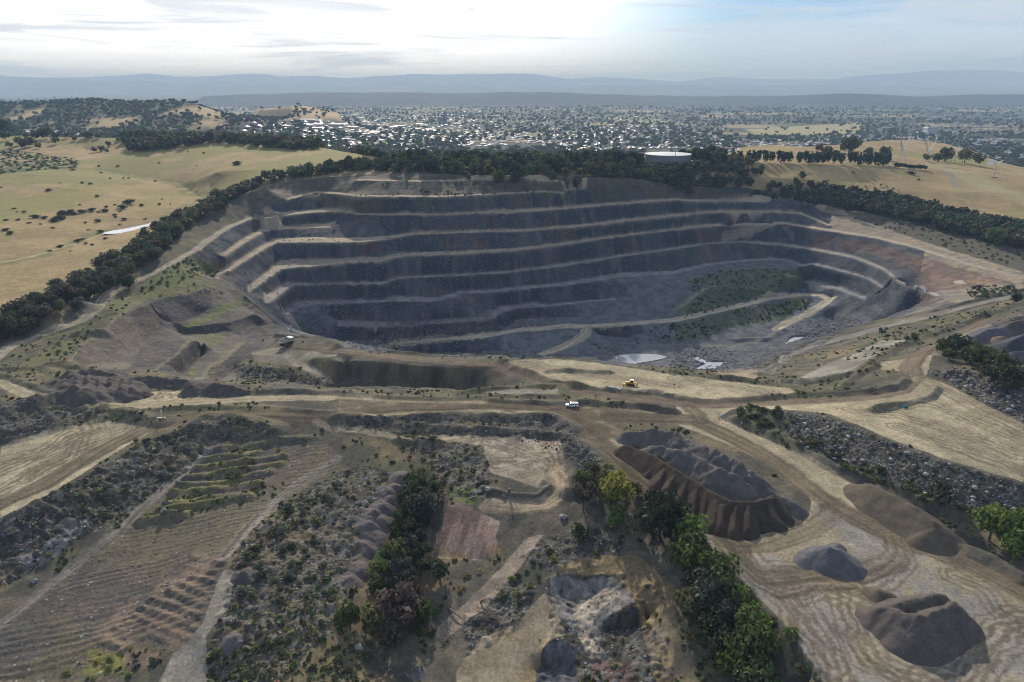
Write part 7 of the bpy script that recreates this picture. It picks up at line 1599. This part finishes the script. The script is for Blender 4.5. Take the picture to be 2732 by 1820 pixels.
for k in lots:
    c = (int(XX[k] / 24), int(YY[k] / 24))
    if c in occ: continue
    occ[c] = 1; w = pick(XX[k]); rz = r.choice([0, 1.57]) + .3 * math.sin(XX[k] / 400) + r.normal() * .08
    if nh < 300 and in_view(XX[k], YY[k], ZZ[k] + 4):
        o = bpy.data.objects.new('house', HM[w]); C.objects.link(o); o.location = (XX[k], YY[k], ZZ[k]); o.rotation_euler = (0, 0, rz); tag(o, HL[w], 'house', HG[w] + ' in the suburb'); nh += 1
    else: rest.append((XX[k], YY[k], ZZ[k], rz, w))
def merge_mesh(name, items, meshes):
    V0, F0, M0 = [], [], []
    for me in meshes:
        V0.append(np.array([v.co[:] for v in me.vertices])); F0.append([list(p.vertices) for p in me.polygons]); M0.append([p.material_index for p in me.polygons])
    mats = [M_WALLH] + ROOFS; vs, fs, ms, n = [], [], [], 0
    for x, y, z, rz, w in items:
        V = V0[w]; c, s = math.cos(rz), math.sin(rz)
        W = np.stack([V[:, 0] * c - V[:, 1] * s + x, V[:, 0] * s + V[:, 1] * c + y, V[:, 2] + z], -1); vs.append(W)
        fs += [[i + n for i in f] for f in F0[w]]; ms += [0 if q == 0 else 1 + ROOFS.index(meshes[w].materials[1]) for q in M0[w]]; n += len(V)
    me = bpy.data.meshes.new(name); me.from_pydata(np.concatenate(vs).tolist(), [], fs)
    for m_ in mats: me.materials.append(m_)
    me.polygons.foreach_set('material_index', np.array(ms, np.int32)); me.update()
    return obj(name, me, None, None, kind='stuff')
merge_mesh('far_suburb', rest, HM)
# long sheds and halls, mostly in the trading estate to the left and beyond the substation to the right
SHL = ['long white roofed shed in the trading estate', 'very large pale roofed warehouse on the plain', 'grey roofed factory unit on the plain']
for k in range(66):
    if k < 28: q = at_dist(r.uniform(640, 1260), r.uniform(312, 362), 2000); Y = (CAM_H + 20 + r.uniform(-6, 6)) / max(.02, -q[2] / 2000 + CAM_H / 2000); sx = r.uniform(660, 1240); sy = r.uniform(312, 364)
    else: sx = r.uniform(2150, 2732); sy = r.uniform(296, 345)
    X, Y = hit(sx, sy)
    if not sub_zone(X, Y): continue
    w = int(r.choice(3, p=(.5, .25, .25))); o = bpy.data.objects.new('warehouse', SHM[w]); C.objects.link(o); o.location = (X, Y, gz(X, Y)); o.rotation_euler = (0, 0, .3 * math.sin(X / 300) + r.normal() * .1); tag(o, SHL[w], 'warehouse', SHL[w] + 's')
X, Y = hit(2480, 358); t = thing('factory', 'tall pale sloping roofed building beyond the golden hill', 'building', (X, Y, gz(X, Y)), .05)
MB().box((0, 0, 11), (44, 30, 24)).build('wall', M_CONC, t); MB().prism([(-23, 23), (23, 23.3), (18, 27), (-18, 27)], -16, 16).build('roof', ROOFS[0], t); MB().box((-36, -4, 5), (28, 34, 12)).build('annexe', M_WHITE, t)
# substation gantries
for k, (sx, sy) in enumerate(((2090, 316), (2120, 312), (2155, 318), (2185, 313), (2215, 318), (2245, 316), (2060, 320), (2305, 322))):
    X, Y = hit(sx, sy); z = gz(X, Y); t = thing('substation_gantry', 'pale steel gantry frame in the substation field', 'gantry', (X, Y, z), 0, 'gantries in the substation')
    for x_ in (-16, 0, 16): MB().bar((x_, 0, -1), (x_, 0, 18), .8).build('leg', M_GALV, t)
    MB().box((0, 0, 17), (36, 1.4, 1.6)).build('beam', M_GALV, t)
for k in range(5):
    X, Y = hit(2210 + 9 * k, 321); t = thing('transformer', 'squat grey transformer at the substation', 'transformer', (X, Y, gz(X, Y)), 0, 'transformers at the substation')
    MB().box((0, 0, 3), (9, 6, 7)).build('tank', M_CONC, t); MB().tube([(-2, 0, 6), (-2, 0, 10)], .7, 8).build('bushing', M_STEEL, t); MB().tube([(2, 0, 6), (2, 0, 10)], .7, 8).build('bushing', M_STEEL, t)
for k, (sx, sy, hh) in enumerate(((2320, 358, 40), (2360, 372, 40), (2270, 345, 38), (2330, 335, 38), (2060, 300, 34), (2400, 350, 40))):
    X, Y = hit(sx, sy); t = thing('electricity_pylon', 'faint distant lattice pylon on the plain near the substation', 'pylon', (X, Y, gz(X, Y)), .2, 'distant pylons near the substation')
    b = MB(); lattice(b, (0, 0, -1), (0, 0, hh), 3.6, .6, 6, .28); b.build('body', M_GALV, t); b = MB()
    for zz_ in (.7, .82, .94): b.box((0, 0, hh * zz_), (14, .5, .5))
    b.build('cross_arm', M_GALV, t)
# trees between the houses, on the left hill and on the far ridge
items = []
def ft(x, y, rad, h, col, off=0): items.append((x, y, gz_(x, y) + h * .55, rad, h * .5, [c * (.7 + .6 * r.random()) for c in col], r.random() * 6.28, int(r.integers(0, 4))))
def gz_(x, y): return float(ground(np.array([x]), np.array([y]))[0])
N = 19000; iy = r.random(N); YY = 1 / (1 / 1350 + iy * (1 / 7600 - 1 / 1350)); XX = r.uniform(-.86, .86, N) * YY
ai, aj = to_ij(XX, YY); tn = bil(fbm(GX, GY, 420, 4, 211), ai, aj)
cls_c = [KCOL['dark'], KCOL['dark'], KCOL['olive'], KCOL['mid'], KCOL['pine']]
for k in range(N):
    x, y = XX[k], YY[k]; s = x / y
    if tn[k] < -.42 or (-3300 < x < -760 and 1930 < y < 3100) or (-1250 < x < -620 and 2450 < y < 3300): continue
    if (int(x / 24), int(y / 24)) in occ and r.random() < .6: continue
    if .30 < s < .48 and 2700 < y < 3700 and r.random() < .85: continue
    w = (3.5 + 4 * r.random()) * (1 + .12 * y / 1000); ft(x, y, w, w * 1.7, cls_c[int(r.integers(0, 5))])
hn = fbm(GX, GY * .5, 230, 4, 121)
for k in range(2600):
    y = r.uniform(1930, 2800); x = r.uniform(-.84 * y, -780)
    a_, b_ = to_ij(np.array([x]), np.array([y])); v = float(bil(hn, a_, b_)[0])
    if v < -.5 and r.random() < .9: continue
    w = 4.5 + 4 * r.random(); ft(x, y, w, w * 1.7, KCOL['dark'] if r.random() < .7 else KCOL['olive'])
for k in range(160):
    q = at_dist(r.uniform(650, 900), 290, 2800); x, y = q[0], r.uniform(2550, 3000)
    if r.random() < .6: continue
    w = 4 + 5 * r.random(); ft(x, y, w, w * 1.5, KCOL['dark'])
for k in range(0):
    y = r.uniform(8600, 9400); x = r.uniform(-.6, .84) * y; w = 9 + 8 * r.random(); ft(x, y, w * 1.4, w * 1.9, KCOL['dark'])
merged('far_woodland', items, lambda v: LO2[v], M_LEAFMIX)

# ------------------------------------------------------------------ the air
m = bpy.data.materials.new('haze_air'); m.use_nodes = True; nt = m.node_tree; nt.nodes.clear()
o_ = nt.nodes.new('ShaderNodeOutputMaterial'); v_ = nt.nodes.new('ShaderNodeVolumePrincipled')
v_.inputs['Color'].default_value = (.48, .69, 1.0, 1); v_.inputs['Density'].default_value = HAZE_D; v_.inputs['Absorption Color'].default_value = (.32, .38, 1, 1); v_.inputs['Anisotropy'].default_value = 0.0
nt.links.new(v_.outputs[0], o_.inputs['Volume'])
zt = float(max(Z.max() + 30, 300)); zb = float(Z.min() - 2)
b = MB(); b.box((0, 19300, (zt + zb) / 2), (70000, 39400, zt - zb)); h_ = b.build('haze', m); h_['kind'] = 'stuff'
